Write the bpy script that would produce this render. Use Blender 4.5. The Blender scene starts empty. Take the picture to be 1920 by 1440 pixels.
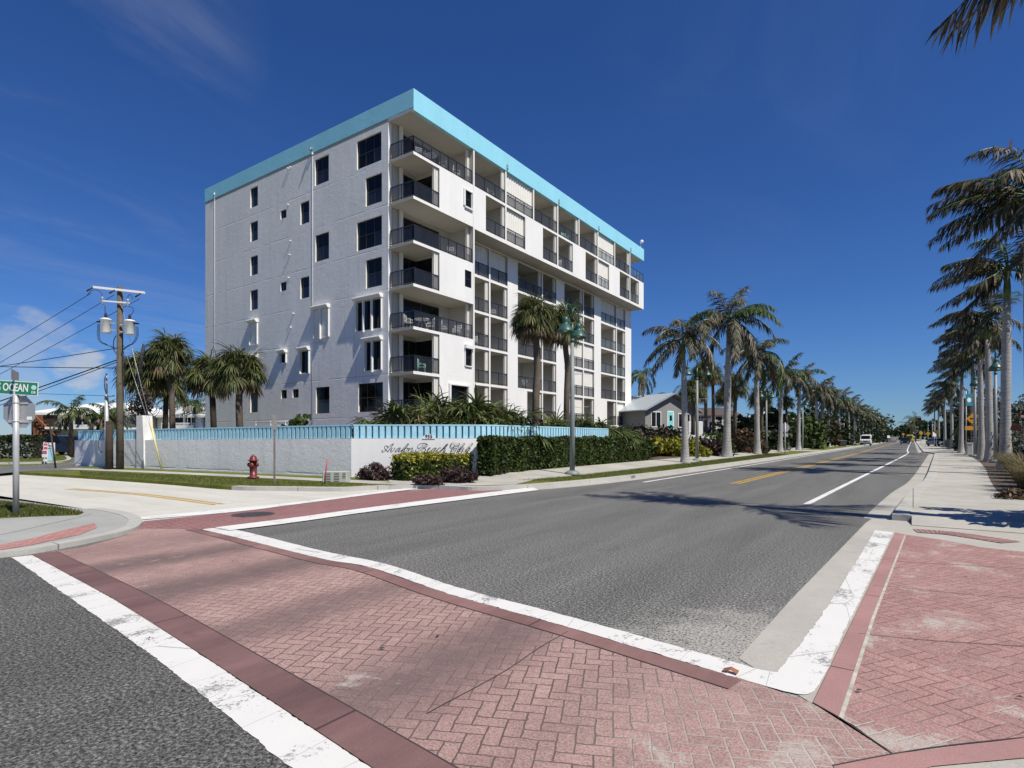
import bpy, math, random
import numpy as np
from mathutils import Vector, Matrix

SC = bpy.context.scene
COL = SC.collection
rad = math.radians
PI = math.pi

# ---------------------------------------------------------------- survey of the site
# camera stands at (0,0,1.62); +Y runs along the ocean drive, +X to the beach side
FPX, EYE, VPX, HOR = 1075.0, 1.62, 1712.0, 821.0
TH = math.atan2(VPX - 960, FPX)
CT, ST = math.cos(TH), math.sin(TH)

def ray(u, v):
    x = (u - 960) / FPX
    return (x * CT - ST, x * ST + CT, -(v - HOR) / FPX)

def gp(u, v, z=0.0):
    d = ray(u, v); t = (z - EYE) / d[2]
    return (d[0] * t, d[1] * t)

def at(u, D):
    x = (u - 960) / FPX * D
    return (x * CT - D * ST, x * ST + D * CT)

def zat(v, D):
    return EYE - (v - HOR) / FPX * D

def on_x(u, X):
    d = ray(u, HOR); return X * d[1] / d[0]

def on_y(u, Y):
    d = ray(u, HOR); return Y * d[0] / d[1]

def depth(x, y):
    return -x * ST + y * CT

# ---------------------------------------------------------------- objects
def wm(o):
    m = o.matrix_basis.copy()
    if o.parent:
        m = wm(o.parent) @ o.matrix_parent_inverse @ m
    return m

def tag(o, label=None, cat=None, group=None, kind=None):
    if label: o['label'] = label
    if cat: o['category'] = cat
    if group: o['group'] = group
    if kind: o['kind'] = kind
    return o

def thing(name, label, cat, loc=(0, 0, 0), rz=0.0, group=None, sc=1.0):
    o = bpy.data.objects.new(name, None)
    o.empty_display_size = 0.2
    COL.objects.link(o)
    o.location = loc
    o.rotation_euler = (0, 0, rz)
    o.scale = (sc, sc, sc)
    return tag(o, label, cat, group)

def link(name, me, parent=None, world=False):
    o = bpy.data.objects.new(name, me)
    COL.objects.link(o)
    if parent:
        o.parent = parent
        if world:
            o.matrix_parent_inverse = wm(parent).inverted()
    return o

def dup(root, loc, rz=0.0, label=None, group=None, sc=None):
    r = root.copy(); COL.objects.link(r)
    r.location = loc; r.rotation_euler = (0, 0, rz)
    if sc is not None: r.scale = (sc, sc, sc)
    if label: r['label'] = label
    if group: r['group'] = group
    def rec(src, dst):
        for ch in list(src.children):
            c = ch.copy(); COL.objects.link(c); c.parent = dst
            rec(ch, c)
    rec(root, r)
    return r

class MB:
    def __init__(s):
        s.v = []; s.f = []; s.m = []; s.sm = []
        s.T = None; s.cur = 0; s.smooth = False
    def _a(s, pts):
        b = len(s.v)
        if s.T is not None:
            pts = [tuple(s.T @ Vector(p)) for p in pts]
        s.v.extend([tuple(p) for p in pts])
        return b
    def face(s, idx):
        s.f.append(tuple(idx)); s.m.append(s.cur); s.sm.append(s.smooth)
    def poly(s, pts):
        b = s._a(pts); s.face(range(b, b + len(pts)))
    def box(s, x0, y0, z0, x1, y1, z1):
        if x0 > x1: x0, x1 = x1, x0
        if y0 > y1: y0, y1 = y1, y0
        if z0 > z1: z0, z1 = z1, z0
        b = s._a([(x0, y0, z0), (x1, y0, z0), (x1, y1, z0), (x0, y1, z0), (x0, y0, z1), (x1, y0, z1), (x1, y1, z1), (x0, y1, z1)])
        for q in ((0, 3, 2, 1), (4, 5, 6, 7), (0, 1, 5, 4), (1, 2, 6, 5), (2, 3, 7, 6), (3, 0, 4, 7)):
            s.face([b + i for i in q])
    def bbox(s, x0, y0, z0, x1, y1, z1, r=0.01):
        # box with chamfered edges (all twelve)
        xs = (x0, x0 + r, x1 - r, x1); ys = (y0, y0 + r, y1 - r, y1); zs = (z0, z0 + r, z1 - r, z1)
        loops = []
        for zi, inset in ((0, 1), (1, 0), (2, 0), (3, 1)):
            if inset:
                l = [(xs[1], ys[1]), (xs[2], ys[1]), (xs[2], ys[1]), (xs[2], ys[2]), (xs[2], ys[2]), (xs[1], ys[2]), (xs[1], ys[2]), (xs[1], ys[1])]
                l = [(xs[1], ys[1]), (xs[2], ys[1]), (xs[2], ys[2]), (xs[1], ys[2])]
            else:
                l = [(xs[1], ys[0]), (xs[2], ys[0]), (xs[3], ys[1]), (xs[3], ys[2]), (xs[2], ys[3]), (xs[1], ys[3]), (xs[0], ys[2]), (xs[0], ys[1])]
            loops.append([(x, y, zs[zi]) for x, y in l])
        b0 = s._a(loops[0]); b1 = s._a(loops[1]); b2 = s._a(loops[2]); b3 = s._a(loops[3])
        s.face([b0 + 3, b0 + 2, b0 + 1, b0]); s.face([b3, b3 + 1, b3 + 2, b3 + 3])
        for i in range(8): s.face([b1 + i, b1 + (i + 1) % 8, b2 + (i + 1) % 8, b2 + i])
        for i in range(4):
            s.face([b0 + i, b0 + (i + 1) % 4, b1 + (2 * i + 1) % 8, b1 + 2 * i])
            s.face([b0 + (i + 1) % 4, b1 + (2 * i + 2) % 8, b1 + 2 * i + 1])
            s.face([b2 + 2 * i, b2 + (2 * i + 1) % 8, b3 + (i + 1) % 4, b3 + i])
            s.face([b2 + 2 * i + 1, b2 + (2 * i + 2) % 8, b3 + (i + 1) % 4])
    def prism(s, pts, z0, z1, bottom=False):
        n = len(pts)
        a = sum(pts[i][0] * pts[(i + 1) % n][1] - pts[(i + 1) % n][0] * pts[i][1] for i in range(n))
        if a < 0: pts = list(reversed(pts))
        zt = z1 if callable(z1) else (lambda x, y: z1)
        b = s._a([(x, y, z0) for x, y in pts] + [(x, y, zt(x, y)) for x, y in pts])
        for i in range(n):
            j = (i + 1) % n
            s.face([b + i, b + j, b + n + j, b + n + i])
        s.face([b + n + i for i in range(n)])
        if bottom: s.face([b + i for i in range(n - 1, -1, -1)])
    def tube(s, path, r, n=8, caps=True):
        path = [Vector(p) for p in path]
        k = len(path)
        rs = r if isinstance(r, (list, tuple)) else [r] * k
        old = s.smooth; s.smooth = n > 4
        ref = None; rings = []
        for i in range(k):
            t = (path[min(i + 1, k - 1)] - path[max(i - 1, 0)])
            if t.length < 1e-9: t = Vector((0, 0, 1))
            t.normalize()
            if ref is None:
                ref = Vector((1, 0, 0)) if abs(t.x) < 0.9 else Vector((0, 1, 0))
            a = t.cross(ref)
            if a.length < 1e-6: a = t.cross(Vector((0, 1, 0.3)))
            a.normalize(); b = t.cross(a); ref = -b if False else ref
            ref = b.cross(t) if False else ref
            rings.append(s._a([path[i] + (a * math.cos(2 * PI * j / n) + b * math.sin(2 * PI * j / n)) * rs[i] for j in range(n)]))
        for i in range(k - 1):
            for j in range(n):
                s.face([rings[i] + j, rings[i] + (j + 1) % n, rings[i + 1] + (j + 1) % n, rings[i + 1] + j])
        s.smooth = False
        if caps:
            s.face([rings[0] + j for j in range(n - 1, -1, -1)]); s.face([rings[-1] + j for j in range(n)])
        s.smooth = old
    def bar(s, p, q, w, h=None):
        s.tube([p, q], w / 2 * 1.2, 4)
    def lathe(s, prof, c=(0, 0, 0), n=16, axis='z'):
        old = s.smooth; s.smooth = True
        rings = []
        for r, h in prof:
            pts = []
            for j in range(n):
                a = 2 * PI * j / n
                p = (r * math.cos(a), r * math.sin(a), h)
                if axis == 'y': p = (p[0], -p[2], p[1])
                if axis == 'x': p = (p[2], p[1], p[0])
                pts.append((p[0] + c[0], p[1] + c[1], p[2] + c[2]))
            rings.append(s._a(pts))
        for i in range(len(prof) - 1):
            for j in range(n):
                s.face([rings[i] + j, rings[i] + (j + 1) % n, rings[i + 1] + (j + 1) % n, rings[i + 1] + j])
        s.smooth = False
        if prof[0][0] > 1e-4: s.face([rings[0] + j for j in range(n - 1, -1, -1)])
        if prof[-1][0] > 1e-4: s.face([rings[-1] + j for j in range(n)])
        s.smooth = old
    def build(s, name, mats, parent=None, world=False):
        me = bpy.data.meshes.new(name)
        me.from_pydata(s.v, [], s.f)
        if not isinstance(mats, (list, tuple)): mats = [mats]
        for m in mats: me.materials.append(m)
        if len(mats) > 1: me.polygons.foreach_set('material_index', s.m)
        me.polygons.foreach_set('use_smooth', s.sm)
        me.update()
        return link(name, me, parent, world)

def np_mesh(name, verts, nper, mat, smooth=False):
    """verts (N, nper, 3): N separate n-gons"""
    N = verts.shape[0]
    me = bpy.data.meshes.new(name)
    me.vertices.add(N * nper); me.loops.add(N * nper); me.polygons.add(N)
    me.vertices.foreach_set('co', verts.reshape(-1).astype(np.float32))
    me.loops.foreach_set('vertex_index', np.arange(N * nper, dtype=np.int32))
    me.polygons.foreach_set('loop_start', np.arange(0, N * nper, nper, dtype=np.int32))
    me.polygons.foreach_set('loop_total', np.full(N, nper, dtype=np.int32))
    for m in (mat if isinstance(mat, (list, tuple)) else [mat]): me.materials.append(m)
    me.update(calc_edges=True)
    return me

def text_mesh(txt, size=1.0, bold=0.0, depth_=0.004, sx=1.0):
    cu = bpy.data.curves.new('lettering', 'FONT')
    cu.body = txt; cu.size = size; cu.extrude = depth_; cu.offset = bold
    cu.align_x = 'CENTER'; cu.align_y = 'CENTER'; cu.resolution_u = 3
    o = bpy.data.objects.new('lettering', cu); COL.objects.link(o)
    dg = bpy.context.evaluated_depsgraph_get()
    me = bpy.data.meshes.new_from_object(o.evaluated_get(dg))
    bpy.data.objects.remove(o); bpy.data.curves.remove(cu)
    if sx != 1.0: me.transform(Matrix.Diagonal((sx, 1, 1, 1)))
    return me

# ---------------------------------------------------------------- materials
class NT:
    def __init__(s, name):
        s.mat = bpy.data.materials.new(name); s.mat.use_nodes = True
        s.nt = s.mat.node_tree; s.n = s.nt.nodes; s.l = s.nt.links
        s.bsdf = s.n['Principled BSDF']; s.out = s.n['Material Output']
    def node(s, typ, **kw):
        nd = s.n.new(typ)
        for k, v in kw.items(): setattr(nd, k, v)
        return nd
    def put(s, sock, val):
        if isinstance(val, bpy.types.NodeSocket): s.l.new(val, sock)
        elif val is not None:
            if hasattr(sock, 'default_value'):
                try: sock.default_value = val
                except Exception:
                    sock.default_value = (*val, 1.0)
    def math(s, op, a, b=None, c=None, clamp=False):
        nd = s.node('ShaderNodeMath', operation=op); nd.use_clamp = clamp
        s.put(nd.inputs[0], a)
        if b is not None: s.put(nd.inputs[1], b)
        if c is not None: s.put(nd.inputs[2], c)
        return nd.outputs[0]
    def mix(s, fac, a, b, blend='MIX'):
        nd = s.node('ShaderNodeMix', data_type='RGBA', blend_type=blend)
        s.put(nd.inputs[0], fac)
        s.put(nd.inputs[6], a if isinstance(a, bpy.types.NodeSocket) else (*a[:3], 1.0))
        s.put(nd.inputs[7], b if isinstance(b, bpy.types.NodeSocket) else (*b[:3], 1.0))
        return nd.outputs[2]
    def coord(s, kind='Object', scale=None, rot=None, loc=None):
        tc = s.node('ShaderNodeTexCoord'); o = tc.outputs[kind]
        if scale is not None or rot is not None or loc is not None:
            mp = s.node('ShaderNodeMapping'); s.l.new(o, mp.inputs[0])
            if loc is not None: mp.inputs[1].default_value = loc
            if rot is not None: mp.inputs[2].default_value = rot
            if scale is not None: mp.inputs[3].default_value = (scale,) * 3 if not isinstance(scale, (tuple, list)) else scale
            o = mp.outputs[0]
        return o
    def noise(s, co, scale=5, detail=4, rough=0.6, dist=0.0):
        nd = s.node('ShaderNodeTexNoise'); s.l.new(co, nd.inputs['Vector'])
        nd.inputs['Scale'].default_value = scale; nd.inputs['Detail'].default_value = detail
        nd.inputs['Roughness'].default_value = rough; nd.inputs['Distortion'].default_value = dist
        return nd.outputs['Fac']
    def voro(s, co, scale=5, feature='F1', out='Distance', rnd=1.0):
        nd = s.node('ShaderNodeTexVoronoi', feature=feature); s.l.new(co, nd.inputs['Vector'])
        nd.inputs['Scale'].default_value = scale; nd.inputs['Randomness'].default_value = rnd
        return nd.outputs[out]
    def ramp(s, fac, stops, interp='LINEAR'):
        nd = s.node('ShaderNodeValToRGB'); s.put(nd.inputs[0], fac)
        cr = nd.color_ramp; cr.interpolation = interp
        while len(cr.elements) < len(stops): cr.elements.new(0.5)
        for e, (p, c) in zip(cr.elements, stops):
            e.position = p
            e.color = (c, c, c, 1) if isinstance(c, (int, float)) else (*c[:3], 1)
        return nd.outputs[0]
    def sstep(s, x, a, b):
        nd = s.node('ShaderNodeMapRange', interpolation_type='SMOOTHSTEP')
        s.put(nd.inputs[0], x); nd.inputs[1].default_value = a; nd.inputs[2].default_value = b
        return nd.outputs[0]
    def bump(s, h, strength=0.3, dist=0.01, normal=None):
        nd = s.node('ShaderNodeBump'); s.put(nd.inputs['Height'], h)
        nd.inputs['Strength'].default_value = strength; nd.inputs['Distance'].default_value = dist
        if normal is not None: s.l.new(normal, nd.inputs['Normal'])
        return nd.outputs[0]
    def xyz(s, co):
        nd = s.node('ShaderNodeSeparateXYZ'); s.l.new(co, nd.inputs[0]); return nd.outputs
    def fin(s, col, rough=0.8, normal=None, metal=0.0, spec=None):
        s.put(s.bsdf.inputs['Base Color'], col if isinstance(col, bpy.types.NodeSocket) else (*col[:3], 1))
        s.put(s.bsdf.inputs['Roughness'], rough)
        s.bsdf.inputs['Metallic'].default_value = metal
        if spec is not None: s.bsdf.inputs['Specular IOR Level'].default_value = spec
        if normal is not None: s.l.new(normal, s.bsdf.inputs['Normal'])
        return s.mat

def scl(c, k): return tuple(min(1, x * k) for x in c)

def plain(name, col, rough=0.6, metal=0.0, var=0.12, vs=2.0, bump=0.0, bs=30.0, spec=None, co='Object'):
    t = NT(name); c = t.coord(co)
    n = t.noise(c, vs, 5, 0.65)
    colr = t.ramp(n, [(0.3, scl(col, 1 - var)), (0.7, scl(col, 1 + var))])
    nm = t.bump(t.noise(c, bs, 3), bump, 0.01) if bump else None
    return t.fin(colr, rough, nm, metal, spec)

def foliage(name, cols, trans=0.25, rough=0.55, pos=None):
    t = NT(name)
    g = t.node('ShaderNodeNewGeometry')
    k = len(cols)
    st = [((i + 0.5) / k if pos is None else pos[i], c) for i, c in enumerate(cols)]
    col = t.ramp(g.outputs['Random Per Island'], st)
    n = t.noise(t.coord('Object'), 1.1, 3)
    col = t.mix(t.math('MULTIPLY', t.sstep(n, 0.35, 0.7), 0.35), col, scl(cols[0], 0.75))
    t.fin(col, rough, spec=0.3)
    tr = t.node('ShaderNodeBsdfTranslucent'); t.put(tr.inputs[0], col)
    mx = t.node('ShaderNodeMixShader'); mx.inputs[0].default_value = trans
    t.l.new(t.bsdf.outputs[0], mx.inputs[1]); t.l.new(tr.outputs[0], mx.inputs[2])
    t.l.new(mx.outputs[0], t.out.inputs[0])
    return t.mat

MT = {}
def asphalt(name='asphalt', k=1.0):
    t = NT(name); c = t.coord()
    p = t.xyz(c)
    big = t.noise(t.coord(scale=(1.0, 0.10, 1)), 1.1, 6, 0.68)
    fine = t.noise(c, 42, 3, 0.8)
    vor = t.voro(c, 52)
    stone = t.sstep(vor, 0.1, 0.45)
    base = t.ramp(big, [(0.28, scl((0.088, 0.087, 0.081), k)), (0.72, scl((0.162, 0.160, 0.148), k))])
    sp = t.ramp(fine, [(0.34, 0.08), (0.5, 0.8), (0.68, 3.1)])
    col = t.mix(1.0, base, sp, 'MULTIPLY')
    col = t.mix(t.math('MULTIPLY', t.math('SUBTRACT', 1.0, stone), 0.55), col, scl((0.275, 0.268, 0.245), k))
    # wind-blown sand by the corner of the gutter
    dx = t.math('SUBTRACT', p[0], -0.95); dy = t.math('MULTIPLY', t.math('SUBTRACT', p[1], 4.6), 0.8)
    d = t.math('SQRT', t.math('ADD', t.math('MULTIPLY', dx, dx), t.math('MULTIPLY', dy, dy)))
    sn = t.noise(c, 3.2, 6, 0.75)
    sand = t.math('MULTIPLY', t.sstep(t.math('ADD', d, t.math('MULTIPLY', sn, -1.7)), 0.35, -0.45), t.sstep(fine, 0.38, 0.52))
    col = t.mix(t.math('MULTIPLY', sand, 0.75), col, (0.44, 0.42, 0.38))
    # faint cracks / oil
    oil = t.sstep(t.noise(t.coord(scale=(1, 0.25, 1)), 2.3, 3), 0.62, 0.8)
    col = t.mix(t.math('MULTIPLY', oil, 0.35), col, (0.05, 0.05, 0.05))
    h = t.math('ADD', fine, t.math('MULTIPLY', stone, 0.5))
    return t.fin(col, 0.85, t.bump(h, 0.55, 0.008), spec=0.35)

def herring(name, ang, unit, c0, c1, tyre=0.0, sand=0.0, joint=(0.06, 0.05, 0.045), sandc=None, wear=0.0):
    t = NT(name); c = t.coord(); w = t.xyz(c)
    wob = t.noise(c, 2.5, 2)
    r = t.coord(rot=(0, 0, -ang), scale=None)
    sc = t.node('ShaderNodeVectorMath', operation='SCALE'); t.l.new(r, sc.inputs[0]); sc.inputs['Scale'].default_value = 1.0 / unit
    p = t.xyz(sc.outputs[0])
    jx = t.math('MULTIPLY', t.math('SUBTRACT', t.noise(c, 9, 2), 0.5), 0.22)
    jy = t.math('MULTIPLY', t.math('SUBTRACT', t.noise(t.coord(loc=(7, 3, 0)), 9, 2), 0.5), 0.22)
    X = t.math('ADD', p[0], jx); Y = t.math('ADD', p[1], jy)
    ix = t.math('FLOOR', X); iy = t.math('FLOOR', Y)
    fx = t.math('SUBTRACT', X, ix); fy = t.math('SUBTRACT', Y, iy)
    m = t.math('FLOORED_MODULO', t.math('SUBTRACT', ix, iy), 4.0)
    def eq(v): return t.math('COMPARE', m, float(v), 0.25)
    e0, e1, e2, e3 = eq(0), eq(1), eq(2), eq(3)
    far = 9.0
    dl = t.math('ADD', fx, t.math('MULTIPLY', e1, far))
    dr = t.math('ADD', t.math('SUBTRACT', 1.0, fx), t.math('MULTIPLY', e0, far))
    db = t.math('ADD', fy, t.math('MULTIPLY', e2, far))
    dt = t.math('ADD', t.math('SUBTRACT', 1.0, fy), t.math('MULTIPLY', e3, far))
    d = t.math('MINIMUM', t.math('MINIMUM', dl, dr), t.math('MINIMUM', db, dt))
    idx = t.math('SUBTRACT', ix, e1); idy = t.math('ADD', iy, e3)
    cb = t.node('ShaderNodeCombineXYZ'); t.put(cb.inputs[0], idx); t.put(cb.inputs[1], idy)
    wn = t.node('ShaderNodeTexWhiteNoise', noise_dimensions='2D'); t.l.new(cb.outputs[0], wn.inputs[0])
    big = t.noise(c, 0.8, 5, 0.7); mid = t.noise(c, 6, 4, 0.7); fine = t.noise(c, 85, 3, 0.85)
    col = t.ramp(big, [(0.25, c0), (0.75, c1)])
    bv = t.ramp(wn.outputs[0], [(0, 0.91), (1, 1.08)])
    col = t.mix(1.0, col, bv, 'MULTIPLY')
    col = t.mix(1.0, col, t.ramp(fine, [(0.3, 0.45), (0.7, 1.55)]), 'MULTIPLY')
    col = t.mix(t.math('MULTIPLY', t.sstep(mid, 0.55, 0.8), 0.35), col, (0.42, 0.36, 0.31))
    jm = t.sstep(d, 0.072, 0.03)
    # joints nearly worn away in places
    wearm = t.sstep(t.noise(c, 0.7, 3), 0.35, 0.6) if wear else None
    # tyre film darkening on the wheel tracks (stays with the paving)
    if tyre:
        tx = t.math('ADD', w[0], t.math('MULTIPLY', t.noise(c, 0.9, 3), 0.5))
        tr = None
        for x0, s0, k in ((-1.6, 0.3, 0.3), (-2.75, 0.6, 0.95), (-4.6, 0.5, 0.75), (-6.5, 0.65, 1.0), (-8.2, 0.6, 1.0), (-9.6, 0.9, 0.35)):
            q = t.math('DIVIDE', t.math('ABSOLUTE', t.math('SUBTRACT', tx, x0 + 0.25)), s0)
            g = t.math('MULTIPLY', t.sstep(q, 1.15, 0.1), k)
            tr = g if tr is None else t.math('MAXIMUM', tr, g)
        worn = t.math('MAXIMUM', tr, t.sstep(w[0], -4.0, -8.0))
        trk = t.math('MULTIPLY', tr, t.math('ADD', 0.45, t.math('MULTIPLY', mid, 0.6)))
        col = t.mix(t.math('MULTIPLY', trk, tyre), col, (0.095, 0.07, 0.068))
        jm = t.math('MULTIPLY', jm, t.math('SUBTRACT', 1.0, t.math('MULTIPLY', worn, 0.72)))
    jc = joint
    if sand:
        dx = t.math('SUBTRACT', w[0], -0.55); dy = t.math('SUBTRACT', w[1], 3.35)
        dd = t.math('SQRT', t.math('ADD', t.math('MULTIPLY', dx, dx), t.math('MULTIPLY', dy, dy)))
        nearm = t.sstep(t.math('ADD', dd, t.math('MULTIPLY', big, 0.8)), 1.75, 0.55)
        jc = t.mix(nearm, joint, (0.42, 0.39, 0.34))
        pat = t.noise(t.coord(scale=(1.0, 0.85, 1)), 1.5, 6, 0.72, 0.4)
        thr = t.math('SUBTRACT', 0.565 if name.endswith('beach') else 0.63, t.math('MULTIPLY', nearm, 0.10))
        sm = t.sstep(t.math('ADD', t.math('SUBTRACT', pat, thr), t.math('MULTIPLY', jm, 0.06)), 0.0, 0.07)
        sm = t.math('MULTIPLY', t.math('MULTIPLY', sm, t.sstep(fine, 0.25, 0.55)), sand)
    col = t.mix(t.math('MULTIPLY', jm, 0.8), col, jc)
    if sand: col = t.mix(t.math('MULTIPLY', sm, 0.85), col, (0.45, 0.41, 0.36))
    h = t.math('ADD', t.math('MULTIPLY', t.math('SUBTRACT', 1.0, jm), 1.0), t.math('MULTIPLY', fine, 0.22))
    return t.fin(col, 0.85, t.bump(h, 0.6, 0.006), spec=0.3)

def concrete(name, col, joint=None, jrot=0.0, stain=0.3, streak=(1, 1, 1), amp=(0.86, 1.1)):
    t = NT(name); c = t.coord()
    big = t.noise(t.coord(scale=streak), 0.55, 5, 0.7); mid = t.noise(c, 4, 5, 0.7); fine = t.noise(c, 90, 2, 0.8)
    cc = t.ramp(big, [(0.3, scl(col, amp[0])), (0.7, scl(col, amp[1]))])
    cc = t.mix(1.0, cc, t.ramp(fine, [(0.25, 0.82), (0.75, 1.16)]), 'MULTIPLY')
    cc = t.mix(t.math('MULTIPLY', t.sstep(mid, 0.56, 0.78), stain), cc, scl(col, 0.55))
    h = fine
    if joint:
        p = t.xyz(t.coord(rot=(0, 0, jrot)))
        ln = None
        for ax, sp in ((0, joint[0]), (1, joint[1])):
            if not sp: continue
            f = t.math('FRACT', t.math('DIVIDE', p[ax], sp))
            d = t.math('MULTIPLY', t.math('MINIMUM', f, t.math('SUBTRACT', 1.0, f)), sp)
            k = t.sstep(d, 0.016, 0.006)
            ln = k if ln is None else t.math('MAXIMUM', ln, k)
        cc = t.mix(t.math('MULTIPLY', ln, 0.75), cc, scl(col, 0.22))
        h = t.math('SUBTRACT', fine, t.math('MULTIPLY', ln, 1.5))
    return t.fin(cc, 0.85, t.bump(h, 0.35, 0.005), spec=0.3)

def marking(name, col, under=(0.10, 0.10, 0.098), wear=0.5, rot=0.0):
    t = NT(name); c = t.coord()
    n = t.noise(t.coord(scale=(1.6, 0.8, 1)), 1.5, 5, 0.7)
    fine = t.noise(c, 34, 4, 0.8)
    # cracks: stretched voronoi edges
    cr = t.voro(t.coord(rot=(0, 0, rot), scale=(1.5, 0.35, 1)), 1.7, 'DISTANCE_TO_EDGE')
    cr2 = t.voro(t.coord(loc=(2, 5, 0), rot=(0, 0, rot), scale=(1.0, 0.8, 1)), 7.5, 'DISTANCE_TO_EDGE')
    crk = t.math('MAXIMUM', t.sstep(t.math('ADD', cr, t.math('MULTIPLY', t.math('SUBTRACT', fine, 0.5), 0.012)), 0.007, 0.002), t.math('MULTIPLY', t.sstep(cr2, 0.016, 0.004), t.sstep(n, 0.56, 0.66)))
    w = t.sstep(t.math('ADD', fine, t.math('MULTIPLY', t.math('SUBTRACT', n, 0.5), 1.5)), 0.60, 0.70)
    w = t.math('MULTIPLY', w, wear * 0.75)
    cc = t.mix(t.noise(c, 3, 4), scl(col, 0.9), col)
    cc = t.mix(t.math('MAXIMUM', w, t.math('MULTIPLY', crk, 0.5)), cc, under)
    return t.fin(cc, 0.75, t.bump(t.math('SUBTRACT', fine, crk), 0.3, 0.004), spec=0.3)

def stucco(name, col, bump=0.8, streak=0.25, lines=True):
    t = NT(name); c = t.coord(); p = t.xyz(c)
    big = t.noise(t.coord(scale=(1, 1, 0.35)), 0.5, 6, 0.7)
    st = t.noise(t.coord(scale=(3.0, 3.0, 0.18)), 1.0, 4, 0.65)
    b1 = t.noise(c, 2.4, 7, 0.72, 0.3); b2 = t.noise(c, 17, 4, 0.75)
    cc = t.ramp(big, [(0.25, scl(col, 0.90)), (0.75, scl(col, 1.05))])
    cc = t.mix(t.math('MULTIPLY', t.sstep(st, 0.5, 0.8), streak), cc, scl(col, 0.68))
    h = t.math('ADD', b1, t.math('MULTIPLY', b2, 0.5))
    if lines:
        z = t.math('ADD', t.math('SUBTRACT', p[2], 3.05), t.math('MULTIPLY', t.noise(c, 0.6, 2), 0.08))
        f = t.math('FRACT', t.math('DIVIDE', z, 2.8))
        d = t.math('MULTIPLY', t.math('MINIMUM', f, t.math('SUBTRACT', 1.0, f)), 2.8)
        ln = t.math('MULTIPLY', t.sstep(d, 0.05, 0.012), t.sstep(t.noise(c, 0.9, 3), 0.40, 0.55))
        cc = t.mix(t.math('MULTIPLY', ln, 0.45), cc, scl(col, 0.5))
        h = t.math('SUBTRACT', h, t.math('MULTIPLY', ln, 0.5))
    return t.fin(cc, 0.9, t.bump(h, bump, 0.03), spec=0.25)

def trunk_mat(name, cols, ring=7.0, rough=0.85, vert=0.0):
    t = NT(name); c = t.coord(); p = t.xyz(c)
    n = t.noise(t.coord(scale=(1, 1, 0.4)), 3.0, 5, 0.7)
    z = t.math('ADD', t.math('MULTIPLY', p[2], ring), t.math('MULTIPLY', t.noise(c, 2.0, 3), 1.2))
    f = t.math('FRACT', z)
    ln = t.sstep(t.math('MINIMUM', f, t.math('SUBTRACT', 1.0, f)), 0.12, 0.03)
    cc = t.ramp(n, [(0.3, cols[0]), (0.6, cols[1]), (0.8, cols[2])])
    ring_on = t.math('MULTIPLY', ln, t.sstep(t.noise(t.coord(scale=(1, 1, 3)), 1.3, 2), 0.4, 0.6))
    cc = t.mix(t.math('MULTIPLY', ring_on, 0.55), cc, scl(cols[0], 0.45))
    sc_ = t.noise(t.coord(scale=(14, 14, 1.2)), 1.5, 4)
    cc = t.mix(t.math('MULTIPLY', sc_, vert), cc, scl(cols[0], 0.4))
    h = t.math('SUBTRACT', t.noise(c, 22, 4), t.math('MULTIPLY', ln, 0.8))
    if vert: h = t.math('ADD', h, t.math('MULTIPLY', sc_, 1.5))
    return t.fin(cc, rough, t.bump(h, 0.5, 0.02), spec=0.2)

def glass_dark(name, col, rough=0.04, alpha=1.0, spec=0.6, var=0.5):
    t = NT(name)
    n = t.noise(t.coord('Object'), 0.6, 2)
    cc = t.ramp(n, [(0.3, col), (0.7, scl(col, 1 + var))])
    t.fin(cc, rough, spec=spec)
    if alpha < 1: t.bsdf.inputs['Alpha'].default_value = alpha
    return t.mat

MT['asphalt'] = asphalt()
MT['asphalt_dark'] = asphalt('asphalt_dark', 0.72)
MT['brick_main'] = herring('stamped_brick', rad(25), 0.098, (0.285, 0.178, 0.16), (0.40, 0.268, 0.238), tyre=0.9, sand=0.9, wear=1)
MT['brick_right'] = herring('stamped_brick_beach', rad(-33), 0.098, (0.30, 0.162, 0.148), (0.39, 0.24, 0.216), sand=1.0, joint=(0.16, 0.085, 0.078))
MT['brick_side'] = herring('stamped_brick_side', rad(8), 0.11, (0.20, 0.085, 0.085), (0.26, 0.115, 0.11), joint=(0.48, 0.38, 0.35))
MT['brick_pad'] = herring('pad_brick', rad(45), 0.098, (0.40, 0.19, 0.17), (0.47, 0.25, 0.22))
MT['border'] = concrete('border_stamped', (0.26, 0.145, 0.135), joint=(2.7, 0), stain=0.55, streak=(1.6, .5, 1), amp=(0.55, 1.2))
MT['border_dark'] = concrete('border_stamped_dark', (0.185, 0.105, 0.10), joint=(2.7, 0), stain=0.6, streak=(1.6, .5, 1), amp=(0.55, 1.3))
MT['border_light'] = concrete('border_stamped_light', (0.37, 0.21, 0.195), joint=(0, 2.3), stain=0.4, amp=(.8, 1.12))
MT['conc_street'] = concrete('street_concrete', (0.55, 0.53, 0.47), joint=(4.6, 0), stain=0.25, streak=(0.35, 1.6, 1))
MT['conc_walk'] = concrete('walk_concrete', (0.435, 0.42, 0.37), joint=(0, 1.55), stain=0.45, amp=(.78, 1.12))
MT['conc_gutter'] = concrete('gutter_concrete', (0.42, 0.40, 0.355), stain=0.5)
MT['conc_kerb'] = concrete('kerb_concrete', (0.44, 0.43, 0.39), joint=(3.05, 3.05), stain=0.5)
MT['conc_old'] = concrete('old_concrete', (0.36, 0.36, 0.335), stain=0.5)
MT['white_mark'] = marking('white_paint', (0.70, 0.69, 0.655), wear=0.9, rot=0.15)
MT['white_line'] = marking('white_line_paint', (0.74, 0.73, 0.70), wear=0.45)
MT['yellow_line'] = marking('yellow_paint', (0.52, 0.32, 0.05), wear=0.9)
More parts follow.
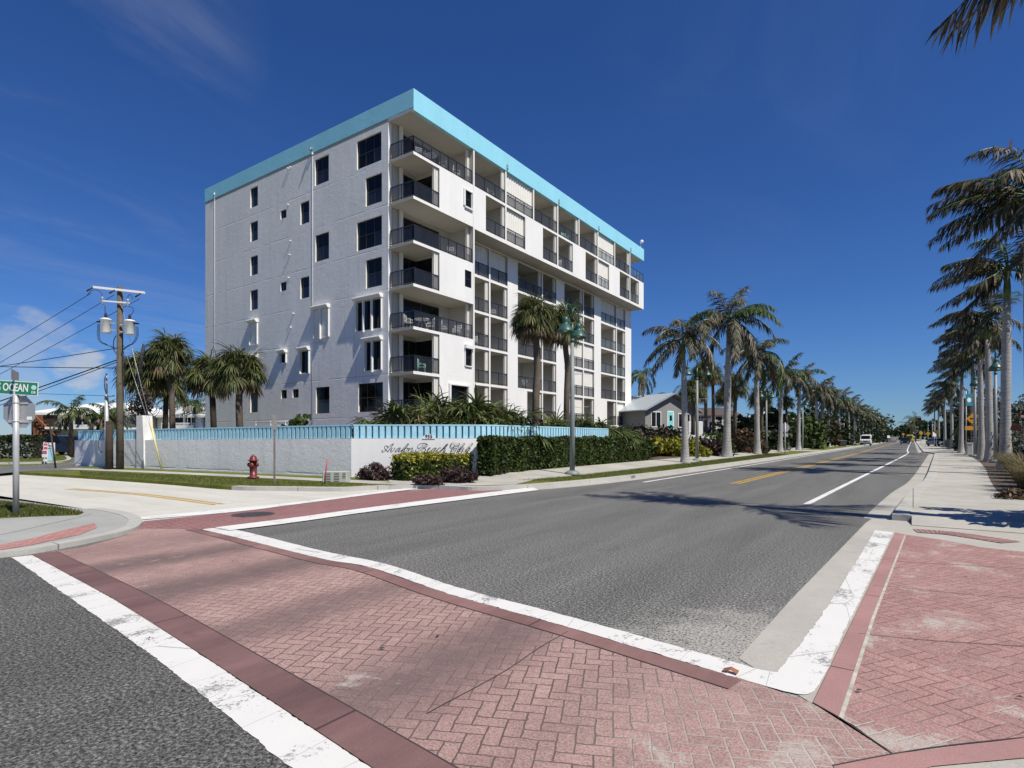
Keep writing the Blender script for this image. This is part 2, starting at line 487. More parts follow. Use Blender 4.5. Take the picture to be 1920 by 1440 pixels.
MT['iron'] = plain('cast_iron', (0.07, 0.06, 0.06), 0.6, var=0.3, vs=9)
MT['joint'] = plain('joint_filler', (0.05, 0.045, 0.04), 0.9)
MT['dust'] = plain('joint_dust', (0.45, 0.42, 0.36), 0.9, var=0.3, vs=9)
MT['soil'] = plain('soil', (0.10, 0.075, 0.05), 0.95, var=0.4, vs=4, bump=0.5, bs=20)
def groundmat():
    t = NT('ground'); c = t.coord()
    n = t.noise(c, 0.25, 6, 0.7); f = t.noise(c, 14, 4, 0.8)
    cc = t.ramp(n, [(0.3, (0.10, 0.11, 0.035)), (0.5, (0.17, 0.155, 0.06)), (0.72, (0.26, 0.22, 0.13))])
    cc = t.mix(1.0, cc, t.ramp(f, [(0.25, 0.6), (0.75, 1.35)]), 'MULTIPLY')
    return t.fin(cc, 0.95, t.bump(f, 0.5, 0.03), spec=0.1)
MT['ground'] = groundmat()
def lawn(name, a, b, d):
    t = NT(name); c = t.coord()
    n = t.noise(c, 1.3, 5, 0.7); f = t.noise(c, 26, 4, 0.8)
    cc = t.ramp(n, [(0.3, a), (0.52, b), (0.72, d)])
    cc = t.mix(1.0, cc, t.ramp(f, [(0.25, 0.55), (0.75, 1.4)]), 'MULTIPLY')
    return t.fin(cc, 0.95, t.bump(f, 0.7, 0.03), spec=0.1)
MT['lawn'] = lawn('lawn', (0.075, 0.105, 0.018), (0.13, 0.15, 0.03), (0.22, 0.18, 0.07))
MT['stucco'] = stucco('stucco', (0.80, 0.79, 0.765), 0.8, 0.5)
MT['stucco_smooth'] = stucco('stucco_smooth', (0.80, 0.795, 0.775), 0.12, 0.06, lines=False)
MT['stucco_shaded'] = stucco('stucco_shade_beige', (0.43, 0.41, 0.365), 0.1, 0.1, lines=False)  # stucco darkened to beige, balcony recess shade put into the colour
MT['blue'] = stucco('blue_stucco', (0.29, 0.655, 0.80), 0.55, 0.12, lines=False)
MT['blue_slat'] = plain('blue_slat', (0.37, 0.65, 0.77), 0.6, var=0.12, vs=3)
MT['blue_dark'] = plain('blue_back_board', (0.11, 0.30, 0.40), 0.7, var=0.2, vs=3)
MT['white'] = plain('white_paint_metal', (0.78, 0.775, 0.75), 0.45, var=0.04)
MT['shutter'] = plain('shutter_white', (0.74, 0.72, 0.66), 0.5, var=0.05)
MT['black'] = plain('black_metal', (0.018, 0.018, 0.02), 0.4, var=0.2)
MT['bronze'] = plain('bronze_frame', (0.03, 0.026, 0.022), 0.4, var=0.2)
MT['pane'] = glass_dark('pane_glass', (0.006, 0.0065, 0.007), 0.03, spec=0.2)
MT['pane_low'] = glass_dark('pane_screen', (0.02, 0.022, 0.028), 0.12, spec=0.4)
MT['rail_glass'] = glass_dark('tinted_glass', (0.032, 0.038, 0.048), 0.04, alpha=0.5, spec=0.22)
MT['rail_clear'] = glass_dark('clear_glass', (0.10, 0.14, 0.15), 0.03, alpha=0.38, spec=0.3)
MT['galv'] = plain('galvanised', (0.46, 0.465, 0.46), 0.45, metal=0.2, var=0.12, vs=5)
MT['galv_mat'] = plain('aluminium_back', (0.36, 0.37, 0.38), 0.5, metal=0.35, var=0.1, vs=3)
MT['lampgreen'] = plain('lamp_green', (0.032, 0.095, 0.078), 0.4, var=0.12)
MT['lamp_pole'] = plain('lamp_pole', (0.22, 0.245, 0.235), 0.5, var=0.12, vs=3)
MT['signgreen'] = plain('sign_green', (0.02, 0.20, 0.11), 0.4, var=0.06)
MT['signdark'] = plain('sign_dark_green', (0.014, 0.04, 0.03), 0.45)
MT['signwhite'] = plain('sign_white', (0.80, 0.80, 0.78), 0.4, var=0.03)
MT['signyellow'] = plain('sign_yellow', (0.72, 0.34, 0.02), 0.4, var=0.05)
MT['teal'] = plain('banner_teal', (0.02, 0.20, 0.24), 0.6)
MT['mint'] = plain('mint', (0.40, 0.72, 0.62), 0.5)
MT['hydrant'] = plain('hydrant_red', (0.15, 0.022, 0.025), 0.4, var=0.25, vs=7)
MT['red'] = plain('red_paint', (0.42, 0.06, 0.07), 0.5, var=0.2)
MT['pink'] = plain('pink_panel', (0.65, 0.06, 0.16), 0.5)
MT['skyboard'] = plain('pale_blue_board', (0.42, 0.70, 0.80), 0.5)
MT['wire'] = plain('cable_black', (0.012, 0.012, 0.014), 0.6)
MT['guy'] = plain('guy_wire', (0.50, 0.50, 0.50), 0.4, metal=0.5)
MT['guard'] = plain('guy_guard', (0.62, 0.55, 0.22), 0.5)
MT['wood'] = trunk_mat('weathered_wood', ((0.11, 0.09, 0.062), (0.17, 0.145, 0.105), (0.23, 0.20, 0.15)), ring=0.6, vert=0.6)
MT['wood_dark'] = trunk_mat('dark_wood', ((0.05, 0.038, 0.03), (0.075, 0.058, 0.045), (0.10, 0.08, 0.06)), ring=0.6, vert=0.5)
MT['royal_trunk'] = trunk_mat('royal_trunk', ((0.27, 0.26, 0.245), (0.40, 0.39, 0.37), (0.50, 0.485, 0.46)), ring=5.5)
MT['crownshaft'] = plain('crownshaft', (0.10, 0.16, 0.035), 0.4, var=0.4, vs=3)
MT['sabal_trunk'] = trunk_mat('sabal_trunk', ((0.11, 0.085, 0.065), (0.19, 0.15, 0.115), (0.26, 0.21, 0.165)), ring=9.0, vert=0.3)
MT['royal_leaf'] = foliage('royal_leaf', [(0.022, 0.032, 0.016), (0.05, 0.062, 0.026), (0.11, 0.092, 0.068), (0.19, 0.155, 0.12), (0.32, 0.265, 0.215)], 0.22, pos=[0.05, 0.25, 0.45, 0.72, 1.0])
MT['royal_green'] = foliage('royal_green_leaf', [(0.03, 0.06, 0.015), (0.07, 0.11, 0.02), (0.11, 0.15, 0.035)], 0.3)
MT['sabal_leaf'] = foliage('sabal_leaf', [(0.03, 0.05, 0.014), (0.06, 0.085, 0.022), (0.11, 0.125, 0.04), (0.23, 0.205, 0.09)], 0.25, pos=[0.03, 0.28, 0.62, 1.0])
MT['dead_leaf'] = foliage('dead_leaf', [(0.10, 0.07, 0.04), (0.17, 0.12, 0.07), (0.24, 0.18, 0.11)], 0.15)
MT['palmetto'] = foliage('palmetto_leaf', [(0.045, 0.07, 0.018), (0.10, 0.13, 0.035), (0.17, 0.19, 0.06), (0.22, 0.20, 0.10)], 0.25, pos=[0.1, 0.5, 0.85, 1.0])
MT['hedge'] = foliage('hedge_leaf', [(0.02, 0.036, 0.008), (0.042, 0.066, 0.012), (0.085, 0.12, 0.024)], 0.2)
MT['yellow_leaf'] = foliage('yellow_leaf', [(0.09, 0.11, 0.012), (0.22, 0.22, 0.02), (0.46, 0.40, 0.05)], 0.2)
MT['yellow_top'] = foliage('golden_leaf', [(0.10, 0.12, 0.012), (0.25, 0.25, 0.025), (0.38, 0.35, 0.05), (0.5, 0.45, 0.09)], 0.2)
MT['red_leaf'] = foliage('red_leaf', [(0.03, 0.018, 0.02), (0.075, 0.03, 0.032), (0.12, 0.085, 0.07)], 0.15)
MT['dark_leaf'] = foliage('dark_leaf', [(0.014, 0.024, 0.008), (0.03, 0.046, 0.014), (0.062, 0.08, 0.026)], 0.2)
MT['mid_leaf'] = foliage('mid_leaf', [(0.03, 0.05, 0.012), (0.06, 0.09, 0.02), (0.11, 0.15, 0.035)], 0.25)
MT['bronze_leaf'] = foliage('bronze_leaf', [(0.03, 0.03, 0.014), (0.09, 0.05, 0.03), (0.17, 0.07, 0.045), (0.07, 0.08, 0.03)], 0.2)
MT['silver_leaf'] = foliage('silver_leaf', [(0.07, 0.085, 0.06), (0.16, 0.18, 0.14), (0.30, 0.32, 0.27)], 0.15)
MT['grass'] = foliage('grass_blade', [(0.05, 0.085, 0.012), (0.10, 0.135, 0.022), (0.19, 0.17, 0.06)], 0.3)
MT['tallgrass'] = foliage('tall_grass', [(0.05, 0.055, 0.018), (0.11, 0.10, 0.035), (0.24, 0.19, 0.085), (0.33, 0.26, 0.14)], 0.3)
MT['bark'] = trunk_mat('bark', ((0.07, 0.06, 0.05), (0.12, 0.10, 0.085), (0.17, 0.15, 0.125)), ring=1.0, vert=0.5)
# ================================================================ GROUND
def sheet(name, pts, z, mat, kind='structure', parent=None):
    mb = MB()
    n = len(pts)
    a = sum(pts[i][0] * pts[(i + 1) % n][1] - pts[(i + 1) % n][0] * pts[i][1] for i in range(n))
    if a < 0: pts = list(reversed(pts))
    mb.poly([(p[0], p[1], z) for p in pts])
    o = mb.build(name, mat, parent)
    if kind: o['kind'] = kind
    return o

def P(*uv): return [gp(u, v) for u, v in uv]
def PZ(z, *uv): return [gp(u, v, z) for u, v in uv]

def smooth_line(pts, k=6):
    out = []
    n = len(pts)
    for i in range(n - 1):
        p0 = pts[max(i - 1, 0)]; p1 = pts[i]; p2 = pts[i + 1]; p3 = pts[min(i + 2, n - 1)]
        for j in range(k):
            t = j / k
            out.append(tuple(0.5 * (2 * p1[a] + (p2[a] - p0[a]) * t + (2 * p0[a] - 5 * p1[a] + 4 * p2[a] - p3[a]) * t * t
                             + (3 * p1[a] - p0[a] - 3 * p2[a] + p3[a]) * t ** 3) for a in range(len(p1))))
    out.append(tuple(pts[-1]))
    return out

def strip(line, w0, w1):
    """polygon between two offsets (to the right of travel) along a plan line"""
    L, R = [], []
    n = len(line)
    for i in range(n):
        a = Vector(line[max(i - 1, 0)]); b = Vector(line[min(i + 1, n - 1)])
        t = (b - a).normalized(); nn = Vector((t.y, -t.x))
        p = Vector(line[i])
        L.append(tuple(p + nn * w0)); R.append(tuple(p + nn * w1))
    return L, R

def strip_sheet(name, line, w0, w1, z, mat, kind='structure'):
    L, R = strip(line, w0, w1)
    mb = MB()
    for i in range(len(L) - 1):
        mb.poly([(*L[i], z), (*R[i], z), (*R[i + 1], z), (*L[i + 1], z)])
    o = mb.build(name, mat)
    o['kind'] = kind
    return o

def strip_prism(mb, line, w0, w1, z0, z1):
    L, R = strip(line, w0, w1)
    n = len(L)
    b = mb._a([(*p, z0) for p in L] + [(*p, z0) for p in R] + [(*p, z1) for p in L] + [(*p, z1) for p in R])
    for i in range(n - 1):
        mb.face([b + i, b + i + 1, b + 2 * n + i + 1, b + 2 * n + i])
        mb.face([b + n + i + 1, b + n + i, b + 3 * n + i, b + 3 * n + i + 1])
        mb.face([b + 2 * n + i, b + 2 * n + i + 1, b + 3 * n + i + 1, b + 3 * n + i])
    mb.face([b, b + 2 * n, b + 3 * n, b + n])
    e = n - 1
    mb.face([b + e, b + n + e, b + 3 * n + e, b + 2 * n + e])

KZ = 0.12
sheet('ground', [(-1500, -900), (1500, -900), (1500, 2200), (-1500, 2200)], -0.14, MT['ground'])
sheet('road', P((0, 1044), (19, 1045), (195, 1166), (319, 1256), (544, 1440), (690, 1562)) + [(1.2, -30), (-60, -30), (-60, 2.4)], 0.0012, MT['asphalt_dark'])
sheet('road', [(-14, -40), (3.0, -40), (3.0, 700), (-14, 700)], 0.0, MT['asphalt'])

# concrete side street running inland
sheet('side_street', P((243, 984), (430, 962), (720, 923), (795, 914), (770, 905), (435, 900), (200, 895), (0, 880), (-700, 845), (-2200, 850), (-1600, 905), (-300, 925), (0, 930), (165, 955)), 0.004, MT['conc_street'])

# stamped crossings
MAIN = P((379, 994), (600, 1048), (694, 1065), (844, 1116), (1069, 1179), (1300, 1249), (1400, 1277), (1524, 1321), (1600, 1362), (1675, 1418), (1640, 1600),
         (860, 1600), (694, 1440), (480, 1297), (367, 1222), (214, 1125), (60, 1041), (160, 1026), (238, 1004), (255, 990), (300, 988))
sheet('crosswalk', MAIN, 0.008, MT['brick_main'])
sheet('beach_approach', P((1385, 1235), (1482, 1126), (1623, 981), (1680, 940)) + [(0.6, 14.6), (14, 16.0), (16, -6), (2.5, -6)] + P((1640, 1620), (1675, 1418), (1524, 1321), (1498, 1305)), 0.004, MT['conc_gutter'])
sheet('beach_crosswalk', P((1524, 1321), (1679, 999), (1697, 1003), (1760, 1012), (1840, 1027), (1960, 1040), (2300, 1060), (2500, 1390), (1920, 1392), (1748, 1410), (1675, 1418)), 0.008, MT['brick_right'])
side_band = P((247, 992), (270, 978), (440, 961), (560, 946), (720, 925), (797, 918), (900, 916), (950, 917), (935, 922), (700, 952), (560, 971), (440, 986), (390, 993), (300, 992))
sheet('side_crosswalk', side_band, 0.0085, MT['brick_side'])

# border courses
def edge_border(name, px, w0, w1, mat, z=0.012):
    strip_sheet(name, smooth_line(P(*px), 6), w0, w1, z, mat)
low_line = [(60, 1041), (214, 1125), (367, 1222.5), (480, 1297.5), (694, 1440), (860, 1552)]
edge_border('crosswalk_border', low_line, 0.0, -0.27, MT['border_dark'])
up_line = [(370, 991.5), (444, 1009), (600, 1048), (694, 1066), (844, 1116), (1069, 1179), (1300, 1249), (1392, 1277)]
edge_border('crosswalk_border', up_line, 0.012, 0.20, MT['border'])
sheet('beach_border', P((1524, 1321), (1679, 999), (1697.4, 1005), (1637, 1162), (1576.6, 1351)), 0.012, MT['border_light'])
sheet('beach_border', P((1675, 1418), (1920, 1387.6), (2150, 1372), (2200, 1405), (1920, 1425), (1748, 1441), (1690, 1460), (1640, 1560), (1562, 1440)), 0.012, MT['border_light'])
# joints beside the borders
strip_sheet('joint', smooth_line(P(*low_line), 6), -0.272, -0.280, 0.0125, MT['joint'])
strip_sheet('joint', smooth_line(P(*up_line), 6), 0.202, 0.212, 0.0125, MT['joint'])
strip_sheet('joint', P((1697.4, 1005), (1637, 1162), (1576.6, 1351)), -0.012, 0.012, 0.0135, MT['dust'])
strip_sheet('joint', smooth_line(P((1524, 1321), (1576.6, 1351), (1625, 1384), (1675, 1418)), 4), -0.005, 0.004, 0.0135, MT['joint'])
strip_sheet('joint', smooth_line(P((1562, 1440), (1675, 1418), (1780, 1402), (1920, 1387)), 4), -0.004, 0.005, 0.0145, MT['joint'])
# cracks across the paving
for px in ([(1640, 1048), (1700, 1055), (1790, 1060), (1925, 1068)], [(1637, 1100), (1680, 1102), (1750, 1110), (1815, 1116), (1930, 1124)],
           [(800, 1342), (830, 1325), (905, 1285), (960, 1253), (1010, 1218), (1065, 1186)], [(1610, 1190), (1740, 1203), (1930, 1215)]):
    strip_sheet('crack', smooth_line(P(*px), 5), -0.004, 0.004, 0.0128, MT['joint'])

# painted markings (about 4 mm above what they lie on)
def mark(name, px, w0, w1, mat, z=0.0165):
    strip_sheet(name, smooth_line(P(*px), 8), w0, w1, z, mat)
# near bar: polygon between its two traced edges
def between(name, A, B, z, mat, k=8):
    a = smooth_line(P(*A), k); b = smooth_line(P(*B), k)
    jr = random.Random(len(A) * 7 + int(z * 1e5))
    n = max(len(a), len(b))
    def res(l):
        d = [0]
        for i in range(1, len(l)): d.append(d[-1] + math.dist(l[i], l[i - 1]))
        out = []
        for j in range(n):
            s = d[-1] * j / (n - 1); i = 0
            while i < len(d) - 2 and d[i + 1] < s: i += 1
            f = (s - d[i]) / max(d[i + 1] - d[i], 1e-9)
            out.append(tuple(l[i][q] + (l[i + 1][q] - l[i][q]) * f for q in (0, 1)))
        return out
    n = 260
    a = res(a); b = res(b)
    # hand-laid thermoplastic: slightly ragged edges
    def rag(l):
        w = 0.0; out = []
        for q in l:
            w = w * 0.45 + jr.gauss(0, .0035); out.append((q[0] + w, q[1] + w * .6 + jr.gauss(0, .002)))
        return out
    a = rag(a); b = rag(b)
    mb = MB()
    for i in range(n - 1):
        mb.poly([(*a[i], z), (*b[i], z), (*b[i + 1], z), (*a[i + 1], z)])
    o = mb.build(name, mat); o['kind'] = 'structure'
    return o
between('crosswalk_line', [(22, 1045.5), (195, 1166), (319, 1256), (544, 1440), (690, 1560)], [(60, 1041), (214, 1125), (367, 1222.5), (480, 1297.5), (694, 1440), (860, 1552)], 0.0052, MT['white_mark'])
between('crosswalk_line', [(398, 991), (450, 996), (600, 1033), (724, 1059), (862, 1104), (1042, 1151), (1300, 1222.5), (1381, 1244.6), (1458, 1262.7), (1556, 1245)],
        [(379, 993.7), (444, 1009), (600, 1048), (694, 1065), (844, 1115.6), (1069, 1179), (1300, 1248.7), (1361, 1267), (1498, 1305), (1534, 1287)], 0.0105, MT['white_mark'])
between('crosswalk_line', [(1459, 1262), (1562.5, 1121.8), (1641, 995)], [(1534, 1287), (1594.7, 1162), (1675, 999)], 0.0086, MT['white_mark'])
between('crosswalk_line', [(402, 991), (560, 971), (700, 952), (935, 922), (1000, 915)], [(430, 996.5), (560, 980), (700, 960), (940, 929), (1010, 920)], 0.0205, MT['white_line'])
between('crosswalk_line', [(232, 974), (440, 954), (560, 942), (720, 921), (780, 915)], [(236, 978), (440, 961), (560, 946), (720, 925), (790, 917)], 0.0165, MT['white_line'])

yel = smooth_line([(-5.17, 21.1), (-4.95, 40), (-4.75, 75), (-4.62, 130), (-4.55, 330)], 8)
strip_sheet('centre_line', yel, -0.17, -0.05, 0.004, MT['yellow_line'])
strip_sheet('centre_line', yel, 0.05, 0.17, 0.004, MT['yellow_line'])
strip_sheet('edge_line', smooth_line([(-8.06, 19.9), (-7.85, 45), (-7.6, 90), (-7.49, 131), (-7.4, 330)], 8), -0.07, 0.07, 0.004, MT['white_line'])
strip_sheet('edge_line', smooth_line([(-2.13, 15.6), (-1.75, 28), (-1.05, 50), (-0.5, 70), (-0.45, 80), (-0.65, 110), (-0.75, 330)], 8), -0.075, 0.075, 0.004, MT['white_line'])
sy = smooth_line(P((130, 917), (260, 927), (410, 946)), 6)
strip_sheet('side_street_line', sy, -0.15, -0.05, 0.008, MT['yellow_line'])
strip_sheet('side_street_line', sy, 0.05, 0.15, 0.008, MT['yellow_line'])

# kerbs, verges and walks: north-west block (the apartment block's side)
KERB_N = smooth_line(P((150, 897), (300, 908), (435, 919), (540, 921), (640, 922)) + [(-13.75, 12.0), (-13.3, 12.75), (-12.7, 13.3), (-11.6, 13.55), (-10.9, 13.75), (-10.2, 14.9), (-9.6, 17.2), (-9.2, 21), (-8.95, 28), (-8.8, 45), (-8.6, 80), (-8.45, 160), (-8.4, 600)], 5)
west = [(-140, 600), (-140, 3.5), gp(-1200, 868), gp(0, 888)]
mb = MB(); mb.prism(KERB_N + west, -0.12, KZ - 0.004)
mb.build('verge', MT['lawn'])['kind'] = 'structure'
mb = MB(); strip_prism(mb, KERB_N[10:], -0.30, 0.02, -0.1, KZ + 0.004)
mb.build('kerb', MT['conc_kerb'])['kind'] = 'structure'
mb = MB(); strip_prism(mb, KERB_N[30:], 0.021, 0.48, -0.1, 0.005)
mb.build('gutter', MT['conc_gutter'])['kind'] = 'structure'
# sidewalk by the ocean drive, turning the corner along the wall
WALK = smooth_line([(-14.6, 13.6), (-13.6, 14.8), (-12.75, 16.2), (-12.25, 17.6), (-11.95, 19.5), (-11.9, 23), (-11.95, 36), (-12.1, 50), (-12.3, 80), (-12.5, 330)], 5)
# the walk falls toward the kerb: the garden side lies some 15 cm higher
WL, WR = strip(WALK, -0.95, 0.9)
def wz(i, k): return KZ + 0.003 + k * min(1.0, max(0.0, (WALK[i][1] - 14.5) / 3.5))
mb = MB()
for i in range(len(WALK) - 1):
    mb.poly([(*WL[i], wz(i, .16)), (*WR[i], wz(i, .035)), (*WR[i + 1], wz(i + 1, .035)), (*WL[i + 1], wz(i + 1, .16))])
    mb.poly([(*WR[i], wz(i, .035)), (*WR[i], 0.0), (*WR[i + 1], 0.0), (*WR[i + 1], wz(i + 1, .035))])
mb.build('sidewalk', MT['conc_walk'])['kind'] = 'structure'
mb = MB()
for i in range(len(WALK) - 1):
    a, b = WL[i], WL[i + 1]
    mb.poly([(a[0] - 30, a[1], wz(i, .19)), (*a, wz(i, .158)), (*b, wz(i + 1, .158)), (b[0] - 30, b[1], wz(i + 1, .19))])
mb.build('garden_bed', MT['soil'])['kind'] = 'structure'
sheet('sidewalk', [(-14.6, 12.6), (-13.4, 13.0), (-12.2, 13.6), (-11.2, 14.1), (-10.45, 15.1), (-11.3, 18.0), (-12.4, 17.2), (-13.2, 15.4)], KZ + 0.0065, MT['conc_walk'])
strip_sheet('sidewalk', [gp(130, 879, KZ), gp(300, 886, KZ), gp(500, 895, KZ), gp(640, 902, KZ), gp(720, 906, KZ)], -0.5, 0.42, KZ + 0.0105, MT['conc_walk'])
# driveway apron crossing the verge farther along, and the car park by the wall
for y0, y1 in ((72, 79), (118, 124)):
    sheet('driveway', [(-9.0, y0), (-9.0, y1), (-30, y1), (-30, y0)], KZ + 0.010, MT['conc_walk'])
sheet('car_park', PZ(KZ, (-900, 868), (-200, 874), (0, 874), (60, 872), (118, 869.5), (136, 865), (138, 860), (122, 855), (110, 848), (160, 846), (178, 868), (140, 882), (40, 884.5), (0, 888), (-300, 884), (-1200, 874)), KZ + 0.007, MT['asphalt'])
isl = PZ(KZ, (-400, 866), (0, 870), (60, 869), (110, 867), (126, 863), (122, 858), (100, 854), (-400, 852))
mb = MB(); mb.prism(isl, 0, KZ + 0.10); mb.build('kerb_island', MT['lawn'])['kind'] = 'structure'
mb = MB(); strip_prism(mb, smooth_line(PZ(KZ, (-60, 871), (0, 870.5), (60, 869.5), (110, 867.5), (126, 863.5), (122, 858)), 4), -0.02, 0.22, 0, KZ + 0.115); mb.build('kerb', MT['conc_kerb'])['kind'] = 'structure'

# south-west corner island with the street sign
ISL = P((0, 1042), (60, 1034), (160, 1015), (225, 999), (243, 985), (235, 975), (215, 968), (190, 963), (165, 960), (100, 953), (40, 944), (0, 940))
isl_w = P((-200, 925), (-900, 900)) + [(-60, -6)] + P((-600, 1110), (-200, 1060))
mb = MB(); mb.prism(ISL + isl_w, -0.1, 0.066)
mb.build('corner_island', MT['conc_old'])['kind'] = 'structure'
mb = MB(); strip_prism(mb, smooth_line(P((-200, 1068), (0, 1042), (60, 1034), (160, 1015), (225, 999), (243, 985), (235, 975), (215, 968), (190, 963), (165, 960)), 6), -0.02, 0.20, -0.1, 0.074)
mb.build('kerb', MT['conc_kerb'])['kind'] = 'structure'
strip_sheet('gutter', smooth_line(P((-200, 1068), (0, 1042), (60, 1034), (160, 1015), (225, 999), (243, 985), (235, 975), (215, 968)), 6), -0.021, -0.42, 0.0185, MT['conc_old'])
sheet('corner_lawn', PZ(0.066, (-500, 935), (0, 940), (60, 946), (110, 952), (158, 961), (148, 966), (60, 969), (0, 972), (-500, 985)), 0.074, MT['lawn'])
sheet('ramp_paving', PZ(0.066, (-60, 1030), (0, 1022), (60, 1010), (110, 997), (178, 981), (182, 990), (150, 1003), (60, 1022), (-60, 1042)), 0.072, MT['brick_pad'])
strip_sheet('joint', smooth_line(PZ(0.066, (-60, 1010), (0, 1003), (70, 988), (140, 972), (172, 964)), 5), -0.006, 0.006, 0.0735, MT['joint'])

# beach side: kerb, sidewalk, planting bed
KERB_R = smooth_line([(-0.32, 13.5), (-0.22, 16), (0.0, 20.5), (0.42, 27), (1.0, 45), (1.55, 63), (1.75, 70), (1.1, 76), (0.95, 84), (0.9, 160), (0.9, 600)], 5)
mb = MB(); mb.prism(KERB_R + [(60, 600), (60, 13.6), (2.5, 13.6)], -0.12, KZ - 0.004)
mb.build('beach_sidewalk', MT['conc_walk'])['kind'] = 'structure'
mb = MB()
mb.poly([(-0.02, 13.52, KZ - 0.004), (-0.02, 12.9, 0.012), (2.6, 12.84, 0.012), (2.6, 13.6, KZ - 0.004)])
mb.poly([(2.6, 13.6, KZ - 0.004), (2.6, 12.84, 0.012), (60, 12.84, 0.012), (60, 13.6, KZ - 0.004)])
mb.build('sidewalk_ramp', MT['conc_walk'])['kind'] = 'structure'
mb = MB(); strip_prism(mb, KERB_R, -0.02, 0.26, -0.1, KZ + 0.006)
mb.build('kerb', MT['conc_kerb'])['kind'] = 'structure'
strip_sheet('gutter', KERB_R, -0.021, -0.5, 0.0045, MT['conc_gutter'])
pad = smooth_line(P((1712, 993), (1760, 996), (1800, 1000), (1850, 1007), (1915, 1017)), 5)
strip_sheet('warning_pad', pad, 0.0, 0.42, 0.0145, MT['border_light'])
mb = MB()
L_, R_ = strip(pad, 0.01, 0.41)
for i in range(1, len(L_) - 1):
    mb.box(0, 0, 0, 0, 0, 0) if False else None
    a, b = Vector(L_[i]), Vector(R_[i]); d = (Vector(L_[i + 1]) - a).normalized() * 0.012
    mb.poly([(a.x, a.y, 0.0178), (b.x, b.y, 0.0178), (b.x + d.x, b.y + d.y, 0.0178), (a.x + d.x, a.y + d.y, 0.0178)])
mb.build('pad_grooves', MT['joint'])['kind'] = 'structure'
BED = smooth_line([(1.95, 19.4), (2.0, 22), (2.35, 28), (3.0, 38), (3.7, 55), (4.2, 90), (4.4, 200)], 4)
sheet('planting_bed', BED + [(60, 200), (60, 17.0), (4.0, 17.6), (2.4, 18.4)], KZ + 0.004, MT['soil'])

# manhole cover in the side crossing
mx, my = gp(475, 965.5)
mb = MB(); mb.lathe([(0.42, 0.009), (0.42, 0.016), (0.36, 0.017), (0.355, 0.013), (0.0001, 0.013)], (mx, my, 0), 28)
for k in range(-4, 5): mb.box(mx - 0.3, my + k * 0.07 - 0.012, 0.0125, mx + 0.3, my + k * 0.07 + 0.012, 0.0165)
tag(mb.build('manhole_cover', MT['iron']), 'round iron manhole cover set in the dark red brick crossing', 'manhole cover')
# a curled dead leaf lying at the corner of the white bars
lx, ly = gp(1370, 1265)
mb = MB()
for a, b in (((0, 0, 0.02), (0.05, 0.012, 0.035)), ((0.05, 0.012, 0.035), (0.10, 0.0, 0.022))):
    mb.poly([(lx + a[0] - 0.05, ly + a[1] - 0.022, a[2]), (lx + b[0] - 0.05, ly + b[1] - 0.026, b[2]), (lx + b[0] - 0.05, ly + b[1] + 0.024, b[2] + 0.01), (lx + a[0] - 0.05, ly + a[1] + 0.02, a[2] + 0.008)])
tag(mb.build('fallen_leaf', plain('dry_leaf', (0.26, 0.10, 0.045), 0.7, var=0.4, vs=20)), 'curled brown fallen leaf beside the corner of the white bars', 'leaf')
# small dark leaf scraps on the paving
rng = random.Random(5)
for k, (u, v) in enumerate([(1611, 1301), (821, 1197), (717, 1221), (1811, 1086), (437, 1054), (334, 1108), (280, 1201), (1913, 1314)]):
    x, y = gp(u, v)
    mb = MB(); a = rng.random() * 6.28; l = rng.uniform(0.016, 0.03)
    dx, dy = math.cos(a) * l, math.sin(a) * l
    mb.poly([(x - dx, y - dy, 0.0225), (x + dy * .35, y - dx * .35, 0.032), (x + dx, y + dy, 0.0235), (x - dy * .35, y + dx * .35, 0.025)])
    tag(mb.build('leaf_scrap', MT['joint']), 'small dark dry leaf scrap lying loose on the brick paving', 'leaf', 'leaf scraps on the paving')
# ================================================================ APARTMENT BLOCK
BX0, BXW, BXO, BXL, BY0, BY1 = -51.76, -28.29, -26.0, -27.55, 26.24, 64.2
FL = {1: 3.05, 2: 5.88, 3: 8.72, 4: 11.45, 5: 14.2, 6: 17.02, 7: 19.85, 8: 22.62}   # slab tops
ST_ = 0.19
block = thing('apartment_block', 'seven storey white stucco apartment block with pale blue roof band and corner balconies', 'apartment block', (BXW, BY0, 0))
def bp(mb, name, mat, parent=None):
    o = mb.build(name, mat, parent or block, world=True)
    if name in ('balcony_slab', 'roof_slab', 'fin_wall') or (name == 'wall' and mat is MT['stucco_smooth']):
        # soffits and balcony side walls: recess shade painted in as darker beige
        me = o.data; me.materials.append(MT['stucco_shaded'])
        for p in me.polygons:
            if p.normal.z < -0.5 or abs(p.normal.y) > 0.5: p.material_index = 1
    return o

